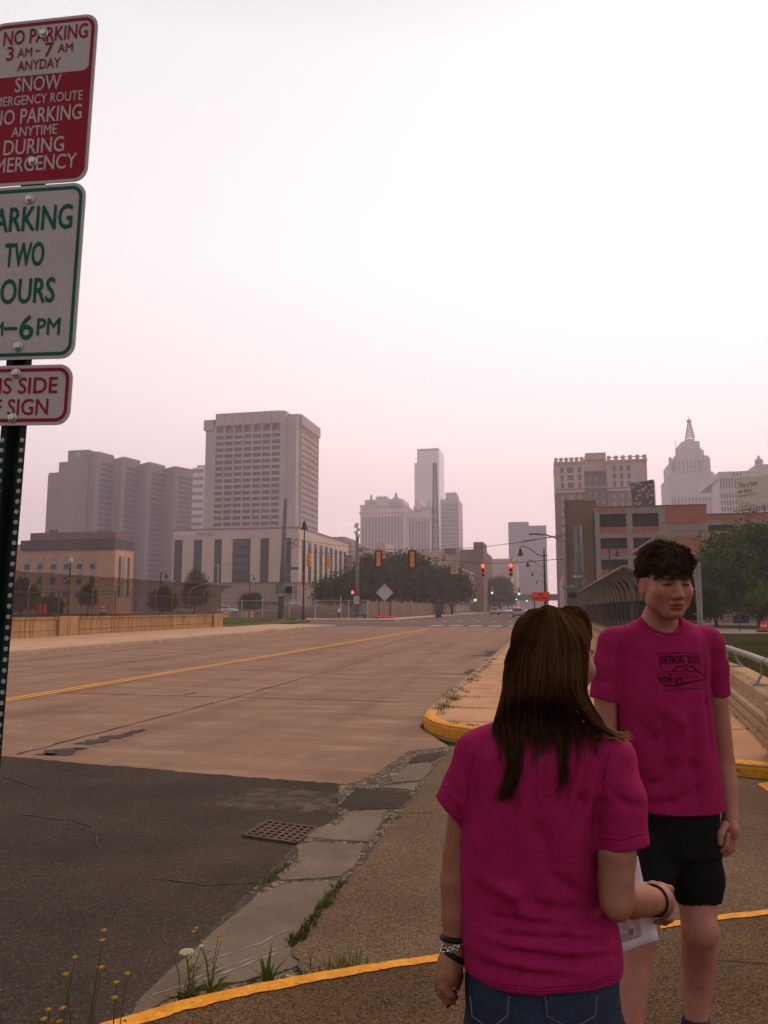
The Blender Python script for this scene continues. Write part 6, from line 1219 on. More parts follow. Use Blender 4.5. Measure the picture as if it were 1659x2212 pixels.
def seam(tree, pts, base, parent, w_=.0008):   # a line of stitching laid on the cloth along picture points
    L_ = []
    for i in range(len(pts) - 1):
        for k in range(10):
            u_, v_ = pts[i][0] + (pts[i+1][0] - pts[i][0]) * k / 10, pts[i][1] + (pts[i+1][1] - pts[i][1]) * k / 10; d = ray(u_, v_).normalized(); h_ = tree.ray_cast(Vector((0, 0, CAM_Z)), d)
            if h_[0] is not None: L_.append(h_[0] - d * .0003 - Vector(base))
    if len(L_) > 5: MB().tube(L_, w_, 4, caps=False).build("stitching", m_stitch, parent)
seam(tbv, [(1004, 2108), (1060, 2130), (1165, 2142), (1270, 2134), (1332, 2110)], gbase, wtee); seam(tbv, [(1004, 2101), (1060, 2123), (1165, 2135), (1270, 2127), (1332, 2103)], gbase, wtee)
seam(tbv, [(1296, 1812), (1345, 1815), (1395, 1800)], gbase, wtee); seam(tbv, [(960, 1708), (985, 1738), (1002, 1758)], gbase, wtee); seam(tbv, [(1318, 1618), (1305, 1680), (1300, 1750)], gbase, wtee, .0007); seam(tbv, [(1026, 1622), (1012, 1680), (1010, 1740)], gbase, wtee, .0007)
# jeans
F = Field((gb_[0] - .30, 1.52, .06), (gb_[0] + .32, 2.02, 1.0), .006)
F.loft([(.77, gb_[0] + .005, Yg, .168, .125, 0), lvl(2212, 1006, 1336, .128), lvl(2150, 1008, 1333, .122), (zg(2080), xg(1168, 2080), Yg, .155, .11, 0)], .02)
for sx, yk in ((-1, .03), (1, -.03)):
    hx = gb_[0] + .083 * sx; F.chain([(hx, Yg, .80), (hx + .002 * sx, Yg + yk * .5, .68), (hx + .004 * sx, Yg + yk, .5), (hx, Yg, .15)], [.092, .084, .066, .052], .02)
F.fold([J(1168, 2140, 1.62), J(1168, 2212, 1.62)], .004, .006); F.fold([J(1120, 2168, 1.62), J(1118, 2240, 1.61)], .002, .004); F.fold([J(1240, 2168, 1.62), J(1244, 2240, 1.61)], .002, .004)
v, q = F.mesh(1); put("jeans", v, q, m_jean, woman, gbase)
for ua, ub in ((1020, 1106), (1186, 1300)):
    mb = MB(); L_ = [J(ua, 2170, 1.60), J(ua + 4, 2215, 1.59), J((ua + ub) / 2, 2245, 1.58), J(ub - 4, 2215, 1.59), J(ub, 2170, 1.60)]; mb.tube([Vector(p - gbase) + Vector((0, .034, 0)) for p in L_], .0014, 4); mb.build("pocket_stitching", M("denim_thread", (.10, .11, .14), .8), woman)
for sx in (-1, 1):
    F = Field((gb_[0] + .085 * sx - .08, Yg - .14, .09), (gb_[0] + .085 * sx + .08, Yg + .24, .26), .006); x = gb_[0] + .085 * sx; F.ell((x, Yg + .08, .125), (.042, .13, .04), .01); F.cap((x, Yg - .01, .13), (x, Yg, .19), .045, .042, .02); F.loft([(.10, x, Yg + .07, .043, .14, 0), (.118, x, Yg + .07, .043, .14, 0)], .004, 2.6)
    v, q = F.mesh(1); put("shoe", v, q, m_shoe, woman, gbase)
# hair: a draped mass plus single strands
HL = [(1322, 1158, 1222, 1.80, .050), (1338, 1128, 1246, 1.80, .082), (1362, 1110, 1262, 1.79, .104), (1400, 1100, 1268, 1.785, .116), (1450, 1092, 1264, 1.775, .115), (1500, 1083, 1264, 1.76, .105), (1545, 1071, 1284, 1.745, .092), (1580, 1064, 1306, 1.735, .088), (1612, 1062, 1318, 1.73, .087)]
F = Field((gb_[0] - .2, 1.55, 1.32), (gb_[0] + .28, 2.0, 1.80), .0045)
F.loft([(J(1180, v, Y - r)[2], (xg(a, v, Y) + xg(b, v, Y)) / 2, Y, (xg(b, v, Y) - xg(a, v, Y)) / 2 * .90, r * .84, 0) for v, a, b, Y, r in HL if v < 1510], .02, 2.2); F.ell(hd_.p(0, -.02, .040), (.080, .096, .078), .02, hd_.R)
fc = hd_.p(.012, .10, -.035); F.ell(fc, (.072, .068, .105), .01, hd_.R, True); F.loft([(J(1180, v, Y)[2], (xg(a, v, Y) + xg(b, v, Y)) / 2, Y + .035, (xg(b, v, Y) - xg(a, v, Y)) / 2 * .8, r * .85, 0) for v, a, b, Y, r in HL if 1490 < v], .02, 2.2, True)
F.waves(.002, [(150, 30, 8, 0, 1), (95, -60, 14, 1, .8), (230, 40, -5, 2, .5)]); v, q = F.mesh(1); hair = put("hair", v, q, m_hairA, woman, gbase)
HV = np.array([h[0] for h in HL]); rg = np.random.default_rng(5); mb = MB(); hbv = BVHTree.FromPolygons(v.tolist(), q.tolist()); eye0 = Vector((0, 0, CAM_Z))
def over(p, off):
    d = (Vector(p) - eye0).normalized(); h_ = min((h for h in (hbv.ray_cast(eye0, d), tbv.ray_cast(eye0, d)) if h[0] is not None), key=lambda h: h[3], default=None)
    return np.array(h_[0] + h_[1] * (.0022 + off) - d * .001) if h_ is not None else p
def hair_at(v, a, off):
    ul, ur, Y, r = [float(np.interp(v, HV, [h[i] for h in HL])) for i in (1, 2, 3, 4)]; t = math.asin(max(-1, min(1, a))); u = (ul + ur) / 2 + (ur - ul) / 2 * math.sin(t) * 1.0
    return J(u, v, Y - (r + off) * math.cos(t) * (1 if v < 1600 else 1.0))
for i in range(3600):
    a0 = rg.uniform(-1, 1) if i < 2900 else rg.choice((-1, 1)) * rg.uniform(.7, 1.0); off = rg.uniform(.000, .011); wob = rg.uniform(0, 6.3); wa = rg.uniform(.004, .022); end = 1574 + rg.exponential(15); lock = None
    if -.98 < a0 < -.36 and rg.random() < .55: lock, end = (1103, 34, -.66), 1688 + rg.normal() * 26
    elif -.05 < a0 < .45 and rg.random() < .36: lock, end = (1203, 22, .2), 1655 + rg.normal() * 30
    elif a0 > .62 and rg.random() < .7: lock, end = 'shoulder', 1594
    pts = []; v0 = 1317 + 8 * abs(a0) ** 2 + rg.uniform(0, 6); end = min(end, 1730); N_ = 20 if lock is None or lock == 'shoulder' else 27; curl = rg.normal() * 6
    for k in range(N_):
        t = k / (N_ - 1); v_ = v0 + (end - v0) * t; tt = (v_ - v0) / 280; aa = a0 * (1 - .5 * max(0, 1 - tt * 1.25) ** 4) + wa * math.sin(wob + 7 * tt); p = hair_at(min(v_, 1640), aa * (.9 if v_ > 1600 else 1), off)
        if lock == 'shoulder':
            if v_ > 1500: f_ = (v_ - 1500) / 94; p = p * (1 - f_ ** 1.5) + J(1338 + rg.normal() * .6 + 16 * (off - .006) / .006, 1598 + 900 * (off - .006), 1.70) * f_ ** 1.5
            else: p = over(p, off * .8)
            pts.append(p); continue
        if v_ > 1520:
            if lock:
                f_ = min(1, ((v_ - 1520) / 90) ** 1.2); s_ = max(0, (v_ - 1610) / 110); u_ = lock[0] + lock[1] * (a0 - lock[2]) * 1.7 * (1 - .3 * s_) + (8 - 26 * s_ ** 2 if lock[0] < 1150 else 6 - 12 * s_ ** 2) + 8 * math.sin(2.6 * s_) + curl * s_ ** 2; pp = J(u_, v_, 1.62); p = p * (1 - f_) + pp * f_
            else: p = J(CU + F_PX * (p[0] / (p[1] * _c + (p[2] - CAM_Z) * _s)), v_, 1.64) if v_ > 1640 else p
        pts.append(over(p, off * .8))
    for _ in range(3):                         # let the hang from head to shoulders fall smoothly
        for k in range(8, len(pts) - 1): pts[k] = (pts[k - 1] + pts[k] + pts[k + 1]) / 3
    r0 = rg.uniform(.0008, .0015); mb.tube([Vector(p - gbase) for p in pts], [r0 * (1 - .8 * (k / len(pts)) ** 2.5) for k in range(len(pts))], 3, int(rg.choice([0, 0, 0, 1])), caps=False)
for i in range(60):                            # fly-away wisps and pale tips on the right shoulder
    s0 = J(1300 + rg.normal() * 9, 1572 + rg.normal() * 6, 1.70); e0 = J(1352 + rg.normal() * 9, 1592 + rg.normal() * 6, 1.69); m0 = (s0 + e0) / 2 + (0, 0, -.006 + rg.normal() * .003); mb.tube([Vector(p - gbase) for p in (s0, m0, e0)], [.0008, .0008, .0003], 3, 2, caps=False)
for i in range(150):
    u0 = rg.uniform(1075, 1290); v0 = rg.uniform(1560, 1600); L_ = rg.exponential(34) + 8; mb.tube([Vector(over(J(u0 + math.sin(t * 3 + i) * 5 * t + rg.normal() * .5, v0 + L_ * t, 1.642), .003) - gbase) for t in (0, .3, .6, 1)], .0006, 3, 1, caps=False)
mb.build("hair_strands", [m_hairA, m_hairA2, m_hairA3], hair, smooth=True, fix=False)
mb = MB()
for i in range(300):                           # gathered twist at the top right of her head
    o_ = rg.normal(size=3) * .0035; wdt = rg.uniform(.55, 1.05); pts = []
    for k in range(9):
        t = k / 8; a = math.pi * (1.02 - 1.22 * t); u_ = 1236 + 36 * math.cos(a) * wdt; v_ = 1354 - 40 * math.sin(max(a, -.2)) * wdt + (24 * t if t > .6 else 0) * (t - .6) * 2.5; pts.append(Vector(J(u_, v_, 1.815 + .025 * (i / 300 - .5) + .01 * t) + o_ - gbase))
    mb.tube(pts, .0013, 3, int(rg.random() < .45), caps=False)
mb.build("hair_twist", [m_hairA, m_hairA2], hair, smooth=True, fix=False)
# wrist things and papers
dv_ = Vector(wL - J(984, 1980, 1.77)); c1 = J(982, 2026, 1.762)
ringband("bracelet", c1, dv_, .0275, .0058, m_black, woman, gbase, flat=.95)["label"] = "black bracelet"
ringband("chain_bracelet", c1 - np.array((0, 0, .013)), dv_ + Vector((.03, 0, 0)), .0285, .0032, m_silver, woman, gbase, n=30, bumps=1)["label"] = "silver chain bracelet"
ringband("bracelet", J(981, 2062, 1.758), dv_ + Vector((-.03, 0, 0)), .0262, .0062, m_black, woman, gbase, flat=.95)["label"] = "dark braided bracelet"
ringband("wrist_band", J(1411, 1945, 1.86), Vector(wR - J(1392, 1945, 1.81)), .0315, .0042, m_black, woman, gbase)["label"] = "black hair tie on the right wrist"
ringband("ring", J(951, 2136, 1.745), Vector((.1, 0, -1)), .0098, .0022, m_black, woman, gbase, n=14)
pn = thing("pen", "small dark pointed object held in the woman's lowered left hand", "pen", tuple(to_world(J(978, 2150, 1.765))), YAW); mb = MB(); a, b_ = Vector(J(984, 2140, 1.768) - J(978, 2150, 1.765)), Vector(J(965, 2178, 1.762) - J(978, 2150, 1.765)); mb.tube([a, a.lerp(b_, .75), b_], [.0052, .005, .0015], 8); mb.build("barrel", m_black, pn, smooth=True); mb = MB(); mb.tube([a.lerp(b_, .70), a.lerp(b_, .75)], [.0056, .0056], 8); mb.build("collar", m_silver, pn)
# sheaf of papers hanging from the right hand
m_paper = M("paper", (.66, .62, .66), .7, scale=3, var=.04); pb = J(1412, 1960, 2.0)
pp_ = thing("paper_sheet", "white printed papers held low in the woman's right hand", "paper", tuple(to_world(pb)), YAW)
def sheet_grid(c00, c10, c11, c01, bow, n=8, off=0.0):
    g_ = []
    for j in range(n + 1):
        row = []
        for i in range(n + 1):
            a, b = i / n, j / n; p = (c00 * (1-a) + c10 * a) * (1-b) + (c01 * (1-a) + c11 * a) * b; row.append(p + np.array((0, bow * math.sin(math.pi * a) * (.4 + .6 * b) - off, 0)) - pb)
        g_.append(row)
    return g_
def sheet_obj(name, g_, mat, thick=.0008):
    n = len(g_) - 1; mb = MB(); mb.add([p for r_ in g_ for p in r_], [(j*(n+1)+i, j*(n+1)+i+1, (j+1)*(n+1)+i+1, (j+1)*(n+1)+i) for j in range(n) for i in range(n)]); o = mb.build(name, mat, pp_, smooth=True); md = o.modifiers.new("t", 'SOLIDIFY'); md.thickness = thick; return o
lo_ = [J(1300, 2075, 1.98), J(1423, 2030, 2.02), J(1398, 1905, 2.03), J(1290, 1925, 1.99)]; sheet_obj("sheet", sheet_grid(*lo_, .012), m_paper)
hi_ = [J(1345, 1925, 2.035), J(1393, 1920, 2.04), J(1378, 1850, 2.05), J(1345, 1842, 2.04)]; sheet_obj("sheet", sheet_grid(*hi_, .004), m_paper)
def on_sheet(a, b): return (lo_[0] * (1-a) + lo_[1] * a) * (1-b) + (lo_[3] * (1-a) + lo_[2] * a) * b
for (a0, a1, b0, b1), c_, o_ in (((.06, .72, .16, .75), (.52, .36, .32), .0045), ((.08, .62, .22, .72), (.56, .46, .47), .006), ((.12, .5, .26, .60), (.44, .36, .40), .0075), ((.5, .57, .25, .35), (.2, .15, .2), .009)):
    sheet_obj("print", sheet_grid(on_sheet(a0, b0), on_sheet(a1, b0), on_sheet(a1, b1), on_sheet(a0, b1), .006, 6, o_), M("print_%d" % int(c_[0] * 100), c_, .7, scale=90, var=.25), .0004)

# ------------------------------------------------------------------ the man
Ym = 3.10; mb_ = J(1440, 1600, Ym); mbase = np.array((mb_[0], Ym, .1))
man = person("tall man with dark curly hair in magenta printed t-shirt and black shorts", mbase)
xm = lambda u, v, Y=Ym: J(u, v, Y)[0]
def lvm(v, ul, ur, ry, Yc=Ym, turn=0.0):
    a, b = xm(ul, v, Yc), xm(ur, v, Yc); return (J(1440, v, Yc - ry)[2], (a + b) / 2, Yc, (b - a) / 2, ry, turn)
TW = math.radians(10)
hm_c = J(1438, 1260, 2.99); hm_ = Head(hm_c, (math.sin(math.radians(4)), -math.cos(math.radians(4))), 1.10, .09)
F = Field((mb_[0] - .36, 2.7, .06), (mb_[0] + .38, 3.5, 2.04), .0045); hm_.build(F, 1.06)
nm = J(1423, 1352, 3.08); F.cap(hm_.p(0, -.025, -.07), nm, .058, .062, .03); F.cap(nm, nm + (0, .01, -.1), .065, .1, .04)
F.loft([lvm(1375, 1355, 1500, .09), lvm(1420, 1340, 1518, .11), lvm(1550, 1345, 1522, .115), lvm(1700, 1365, 1535, .115), lvm(1800, 1380, 1545, .12), lvm(1860, 1385, 1545, .12)], .03)
hL_ = [J(1518, 1400, 3.12), J(1549, 1510, 3.13), J(1562, 1640, 3.15), J(1571, 1700, 3.12), J(1578, 1768, 3.07)]; F.chain(hL_, [.036, .042, .042, .040, .027], .007)
F.cap(hL_[-1], J(1577, 1790, 3.06), .027, .033, .015); F.ell(J(1576, 1790, 3.06), (.025, .045, .044), .015)
for a, b, c, y, dy in (((1571, 1805), (1568, 1828), (1558, 1839), 3.02, .0), ((1578, 1808), (1575, 1835), (1562, 1848), 3.04, .0), ((1583, 1808), (1582, 1834), (1570, 1847), 3.065, 0), ((1586, 1802), (1586, 1824), (1577, 1838), 3.09, 0)): F.chain([J(*a, y), J(*b, y - .008), J(*c, y - .004)], [.0115, .0105, .008], .006)
F.chain([J(1566, 1782, 3.02), J(1556, 1802, 3.0), J(1555, 1822, 2.995)], [.016, .0125, .0095], .01)
hR_ = [J(1338, 1400, 3.09), J(1308, 1510, 3.07), J(1309, 1640, 3.08), J(1318, 1700, 3.04), J(1326, 1765, 3.0)]; F.chain(hR_, [.036, .043, .042, .040, .027], .007); F.ell(J(1330, 1795, 2.99), (.025, .042, .046), .015)
for k in range(4): F.chain([J(1322 + 5 * k, 1818, 2.97 + .012 * k), J(1325 + 5 * k, 1840, 2.965 + .012 * k), J(1332 + 4 * k, 1855, 2.97 + .012 * k)], [.011, .010, .008], .006)
F.chain([J(1342, 1792, 2.97), J(1350, 1812, 2.96), J(1350, 1828, 2.96)], [.015, .012, .009], .01)
kn = J(1511, 2010, 3.03); ank = J(1504, 2195, 3.10); F.chain([J(1495, 1800, 3.12), J(1506, 1940, 3.08), kn, J(1508, 2070, 3.10), J(1506, 2130, 3.12), ank, ank - (0, 0, .08)], [.075, .071, .064, .063, .054, .040, .042], .007); F.ell(kn + (.012, -.03, .005), (.04, .035, .05), .02)
kn2 = J(1386, 1995, 2.95); an2 = (J(1356, 2212, 2.86)); an2[2] = .19; F.chain([J(1414, 1800, 3.12), J(1398, 1930, 3.01), kn2, J(1370, 2075, 2.95), an2, an2 - (0, 0, .07)], [.07, .066, .063, .060, .040, .042], .007)
v, q = F.mesh(1); put("body", v, q, m_skinB, man, mbase, hm_.tint(v, (.80, .38, .38)) * limb_tint(v, [(kn, .07), (kn2, .07), (hL_[2], .05), (J(1578, 1810, 3.05), .05)]))
for sx in (-1, 1):
    mb = MB(); mb.lathe((0, 0, 0), [(.001, -.0125), (.006, -.0105), (.0105, -.006), (.0122, 0), (.0105, .006), (.006, .0105), (.001, .0125)], 14); o = mb.build("eye", m_eye, man, smooth=True, loc=Vector(hm_.p(sx * .032, .0815, .0005) - mbase)); o.scale = (1.15, .8, .28); o.rotation_euler = (.10, 0, math.radians(4))
# t-shirt
F = Field((mb_[0] - .36, 2.8, .95), (mb_[0] + .36, 3.45, 1.78), .005)
F.chain([J(1328, 1392, 3.09), J(1313, 1440, 3.08), J(1304, 1520, 3.07)], [.062, .060, .056], .025); F.chain([J(1526, 1392, 3.12), J(1539, 1440, 3.13), J(1552, 1516, 3.135)], [.062, .055, .052], .025)
sleeve_cut(F, J(1303, 1510, 3.07), np.array((-.03, -.01, -.13)), .056); sleeve_cut(F, J(1552, 1506, 3.135), np.array((.03, 0, -.13)), .052)
F.chain([nm + (-.02, .02, -.035), J(1330, 1388, 3.09)], [.07, .060], .04); F.chain([nm + (.03, .02, -.035), J(1524, 1388, 3.12)], [.07, .060], .04)
F.loft([lvm(1330, 1390, 1462, .055, 3.09), lvm(1352, 1356, 1496, .075, 3.1), lvm(1375, 1332, 1518, .10), lvm(1410, 1326, 1526, .125), lvm(1470, 1324, 1530, .138), lvm(1540, 1326, 1533, .14), lvm(1620, 1332, 1541, .142), lvm(1700, 1345, 1551, .148), lvm(1755, 1356, 1559, .152), lvm(1782, 1360, 1561, .154)], .012, 2.3)
F.ell(nm + (.012, -.050, .026), (.068, .070, .042), .006, None, True)
for pts, a_, w_ in (([J(1342, 1430, 2.97), J(1340, 1500, 2.96), J(1346, 1600, 2.97)], .006, .014), ([J(1370, 1600, 2.95), J(1395, 1690, 2.94), J(1400, 1770, 2.93)], .010, .022), ([J(1440, 1560, 2.95), J(1450, 1660, 2.94), J(1435, 1770, 2.93)], .009, .026), ([J(1500, 1560, 2.95), J(1505, 1660, 2.94), J(1515, 1770, 2.93)], .010, .024), ([J(1380, 1720, 2.94), J(1430, 1700, 2.93), J(1480, 1650, 2.94)], .008, .018), ([J(1385, 1560, 2.95), J(1420, 1600, 2.94), J(1410, 1640, 2.94)], .006, .018), ([J(1526, 1440, 2.99), J(1526, 1520, 3.0), J(1534, 1640, 3.0)], .004, .012), ([J(1400, 1750, 2.93), J(1460, 1740, 2.93), J(1520, 1700, 2.95)], .007, .016), ([J(1290, 1470, 3.02), J(1320, 1480, 3.0)], .005, .014), ([J(1360, 1400, 2.97), J(1400, 1440, 2.955)], .004, .02), ([J(1420, 1520, 2.95), J(1475, 1560, 2.945), J(1500, 1620, 2.945)], -.006, .026)): F.fold(pts, a_ * 1.7, w_ * .95)
F.fold([J(1362, 1776, 2.96), J(1420, 1779, 2.945), J(1500, 1777, 2.945), J(1558, 1768, 2.99)], .0025, .005)
F.waves(.0018, [(8, 4, 12, .3, 1), (-15, 6, 9, 1.2, .8), (22, 9, -11, 2.2, .6), (5, 11, 26, .7, .7)])
v, q = F.mesh(1); tee = put("t_shirt", v, q, m_tee, man, mbase); bvh = BVHTree.FromPolygons((v).tolist(), q.tolist()); seam(bvh, [(1366, 1768), (1420, 1773), (1490, 1772), (1554, 1760)], mbase, tee, .001); seam(bvh, [(1290, 1498), (1305, 1502), (1320, 1500)], mbase, tee, .001); seam(bvh, [(1536, 1500), (1552, 1500), (1566, 1494)], mbase, tee, .001); seam(bvh, [(1342, 1372), (1334, 1420), (1336, 1470)], mbase, tee, .0009); seam(bvh, [(1516, 1376), (1524, 1420), (1526, 1470)], mbase, tee, .0009)
ca = []
for k in range(37):
    a = 2 * math.pi * k / 36; q_ = Vector(nm + (.010 + .074 * math.cos(a), -.022 + .080 * math.sin(a), .010 + .30 * .08 * math.sin(a))); h_ = bvh.find_nearest(q_); ca.append(h_[0] - Vector(mbase))
ca = [(ca[k - 1 if k else 35] + ca[k] * 2 + ca[(k + 1) % 36]) / 4 for k in range(36)]; ca.append(ca[0])
MB().tube(ca, .0075, 8, caps=False).build("collar", m_tee, tee, smooth=True)
# print on the chest: strokes laid on the cloth
m_ink = M("shirt_ink", (.03, .006, .018), .9, scale=40, var=.3)
def on_cloth(x, y):
    u_, v_ = 1360.4 + .14 * x, 1360.4 + .14 * y; d = ray(u_, v_).normalized(); h_ = bvh.ray_cast(Vector((0, 0, CAM_Z)), d); return (h_[0] - d * .0022) - Vector(mbase) if h_[0] else None
pm = MB()
def stroke(pts, w_):
    P_ = []
    for i in range(len(pts) - 1):
        n_ = max(1, int(math.dist(pts[i], pts[i+1]) / 25)); P_ += [(pts[i][0] + (pts[i+1][0] - pts[i][0]) * k / n_, pts[i][1] + (pts[i+1][1] - pts[i][1]) * k / n_) for k in range(n_)]
    P_.append(pts[-1]); L_ = []
    for i, p in enumerate(P_):
        a, b = P_[max(0, i-1)], P_[min(len(P_)-1, i+1)]; dx, dy = b[0]-a[0], b[1]-a[1]; n_ = math.hypot(dx, dy) or 1; L_ += [on_cloth(p[0] - dy/n_*w_/2, p[1] + dx/n_*w_/2), on_cloth(p[0] + dy/n_*w_/2, p[1] - dx/n_*w_/2)]
    if None not in L_: pm.add(L_, [(2*i, 2*i+1, 2*i+3, 2*i+2) for i in range(len(P_) - 1)])
for pts, w_ in (([(425, 375), (560, 362), (800, 352), (1040, 357)], 9), ([(425, 375), (470, 520), (500, 640)], 8), ([(540, 860), (550, 940)], 8), ([(550, 940), (800, 910), (1130, 908)], 9), ([(1150, 760), (1130, 908)], 7), ([(1040, 357), (1090, 560)], 7),
    ([(670, 650), (700, 590), (740, 560), (850, 550), (980, 560), (1030, 610), (1070, 660)], 13), ([(690, 640), (725, 585), (850, 572), (870, 630)], 8), ([(885, 630), (880, 574), (975, 578), (1020, 640)], 8), ([(520, 650), (680, 640), (860, 635), (1060, 650), (1150, 690)], 11), ([(430, 690), (470, 665), (520, 650)], 12), ([(430, 690), (440, 740), (480, 800), (540, 850)], 12), ([(640, 760), (860, 725), (1000, 720), (1140, 710)], 8), ([(610, 690), (760, 680), (900, 672)], 6), ([(800, 838), (950, 808), (1060, 778), (1095, 785)], 26), ([(530, 848), (600, 860), (720, 865)], 22), ([(450, 745), (560, 742), (640, 745)], 26), ([(455, 772), (560, 775), (640, 770)], 22), ([(480, 800), (570, 805), (700, 800)], 12), ([(1150, 690), (1155, 750), (1075, 785)], 10), ([(520, 650), (530, 740)], 8), ([(590, 650), (640, 700), (620, 740)], 9)): stroke(pts, w_)
stroke([(765 + 45 * math.cos(k * math.pi / 10), 800 + 66 * math.sin(k * math.pi / 10)) for k in range(21)], 16); stroke([(762 + 24 * math.cos(k * math.pi / 6), 800 + 38 * math.sin(k * math.pi / 6)) for k in range(13)], 9)
def text_on(txt, x0, x1, y0, y1, slope, bold):
    o = lettering([(txt, .5, .5, 1, 1)], m_ink, Matrix.Identity(4), None, bold=bold); V_ = []
    for p in o.data.vertices: V_.append(on_cloth(x0 + (x1 - x0) * p.co.x + 28 * (1 - p.co.y), y1 - (y1 - y0) * p.co.y - slope * p.co.x))
    if None not in V_: pm.add(V_, [tuple(f.vertices) for f in o.data.polygons])
    bpy.data.objects.remove(o)
text_on("DETROIT", 468, 838, 405, 528, 12, .010); text_on("2025", 868, 1050, 395, 518, 6, 0)
pm.build("print", m_ink, tee, fix=False)
# shorts, socks, shoes
F = Field((mb_[0] - .30, 2.75, .5), (mb_[0] + .30, 3.4, 1.1), .0055)
F.loft([lvm(1750, 1368, 1548, .128), lvm(1800, 1378, 1551, .135), lvm(1860, 1384, 1553, .135)], .02); F.chain([J(1496, 1845, 3.10), J(1504, 1895, 3.085), J(1507, 1928, 3.075)], [.105, .098, .088], .02); F.chain([J(1412, 1845, 3.07), J(1402, 1890, 3.03), J(1396, 1922, 3.0)], [.100, .090, .082], .02)
for c_, d_ in ((J(1507, 1928, 3.075), (.01, -.03, -.2)), (J(1396, 1922, 3.0), (-.03, -.1, -.2))): d_ = np.array(d_); d_ /= np.linalg.norm(d_); F.ell(c_ + d_ * .532, (.5, .5, .5), .004, None, True); F.cap(c_ + d_ * .02, c_ + d_ * .08, .072, .074, .004, True)
F.fold([J(1440, 1790, 2.95), J(1438, 1880, 2.96)], .006, .012); F.fold([J(1470, 1880, 2.98), J(1520, 1900, 2.97)], .004, .014); F.waves(.002, [(12, 6, 20, .4, 1), (-25, 9, 14, 1.4, .7)])
v, q = F.mesh(3); put("shorts", v, q, m_short, man, mbase)
for c_, dy in ((ank, 0), (an2, 0)):
    F = Field((c_[0] - .1, c_[1] - .28, .08), (c_[0] + .1, c_[1] + .14, .32), .0055); F.cap(c_ + (0, 0, .03), c_ - (0, .0, .07), .046, .047, .01); F.cap(c_ + (0, 0, .034), c_ + (0, 0, .1), .060, .060, .004, True); v, q = F.mesh(1); put("sock", v, q, m_sock, man, mbase)
    F = Field((c_[0] - .12, c_[1] - .32, .085), (c_[0] + .12, c_[1] + .16, .30), .0055); F.ell((c_[0], c_[1] - .10, .135), (.05, .15, .05), .01); F.cap((c_[0], c_[1] + .02, .14), (c_[0], c_[1], .175), .05, .05, .02); F.loft([(.102, c_[0], c_[1] - .07, .052, .165, 0), (.122, c_[0], c_[1] - .07, .052, .165, 0)], .004, 2.5); F.cap(c_ + (0, .0, .03), c_ + (0, .0, .12), .055, .055, .004, True); v, q = F.mesh(1); put("shoe", v, q, m_shoe, man, mbase)
# curls
F = Field(hm_c - .2, hm_c + .25, .005); e = lambda x, y, z, a, b, c, k=.02, sub=False: F.ell(hm_.p(x, y, z), (a * hm_.s, b * hm_.s, c * hm_.s), k, hm_.R, sub)
e(0, -.012, .066, .079, .100, .066); e(0, .05, .076, .066, .056, .040, .03); e(0, -.05, .02, .075, .066, .080, .02); [e(k_ * .064, -.022, .030, .022, .052, .050, .012) for k_ in (-1, 1)]; e(0, .115, -.04, .085, .06, .075, .01, True)
for q_ in (-1, 1): e(q_ * .084, -.005, -.02, .03, .03, .042, .008, True)
F.waves(.003, [(110, 70, 60, 0, 1), (-80, 120, 90, 1, 1), (60, -90, 140, 2, 1)]); v, q = F.mesh(1); hb = put("hair", v, q, m_hairB, man, mbase)
hv = v[(v - hm_c) @ hm_.u > .028 * hm_.s]; rg = np.random.default_rng(8); mb = MB(); cen = hm_.p(0, -.01, .04)
for i in range(1150):
    p = hv[rg.integers(len(hv))]; nrm = p - cen; nrm /= np.linalg.norm(nrm); t1 = np.cross(nrm, rg.normal(size=3)); t1 /= np.linalg.norm(t1); t2 = np.cross(nrm, t1); r_ = rg.uniform(.006, .0135); turns = rg.uniform(.9, 1.6); ph = rg.uniform(0, 6.3); N_ = 14; c0 = p + nrm * rg.uniform(-.004, .004 + .014 * max(0, min(1, (nrm @ hm_.u - .1) * 1.6)))
    mb.tube([Vector(c0 + (t1 * math.cos(ph + 6.28 * turns * k / N_) + nrm * .75 * math.sin(ph + 6.28 * turns * k / N_)) * r_ + t2 * (k / N_ - .5) * .022 - mbase) for k in range(N_ + 1)], rg.uniform(.0011, .0022), 3, 0, caps=False)
for i in range(190):                           # fringe of loose curls over the forehead
    x = rg.uniform(-.062, .066); p = hm_.p(x, .088 - 5 * x * x * 2.2 + rg.uniform(0, .02), rg.uniform(.030, .062)); r_ = rg.uniform(.005, .010); ph = rg.uniform(0, 6.3); drop = rg.uniform(.008, .030); N_ = 14; turns = rg.uniform(.9, 1.7)
    mb.tube([Vector(p + hm_.r * r_ * math.cos(ph + 6.28 * turns * k / N_) + hm_.f * r_ * .6 * math.sin(ph + 6.28 * turns * k / N_) - hm_.u * drop * k / N_ - mbase) for k in range(N_ + 1)], rg.uniform(.0010, .0016), 3, 0, caps=False)
mb.build("curls", m_hairB, hb, smooth=True, fix=False)
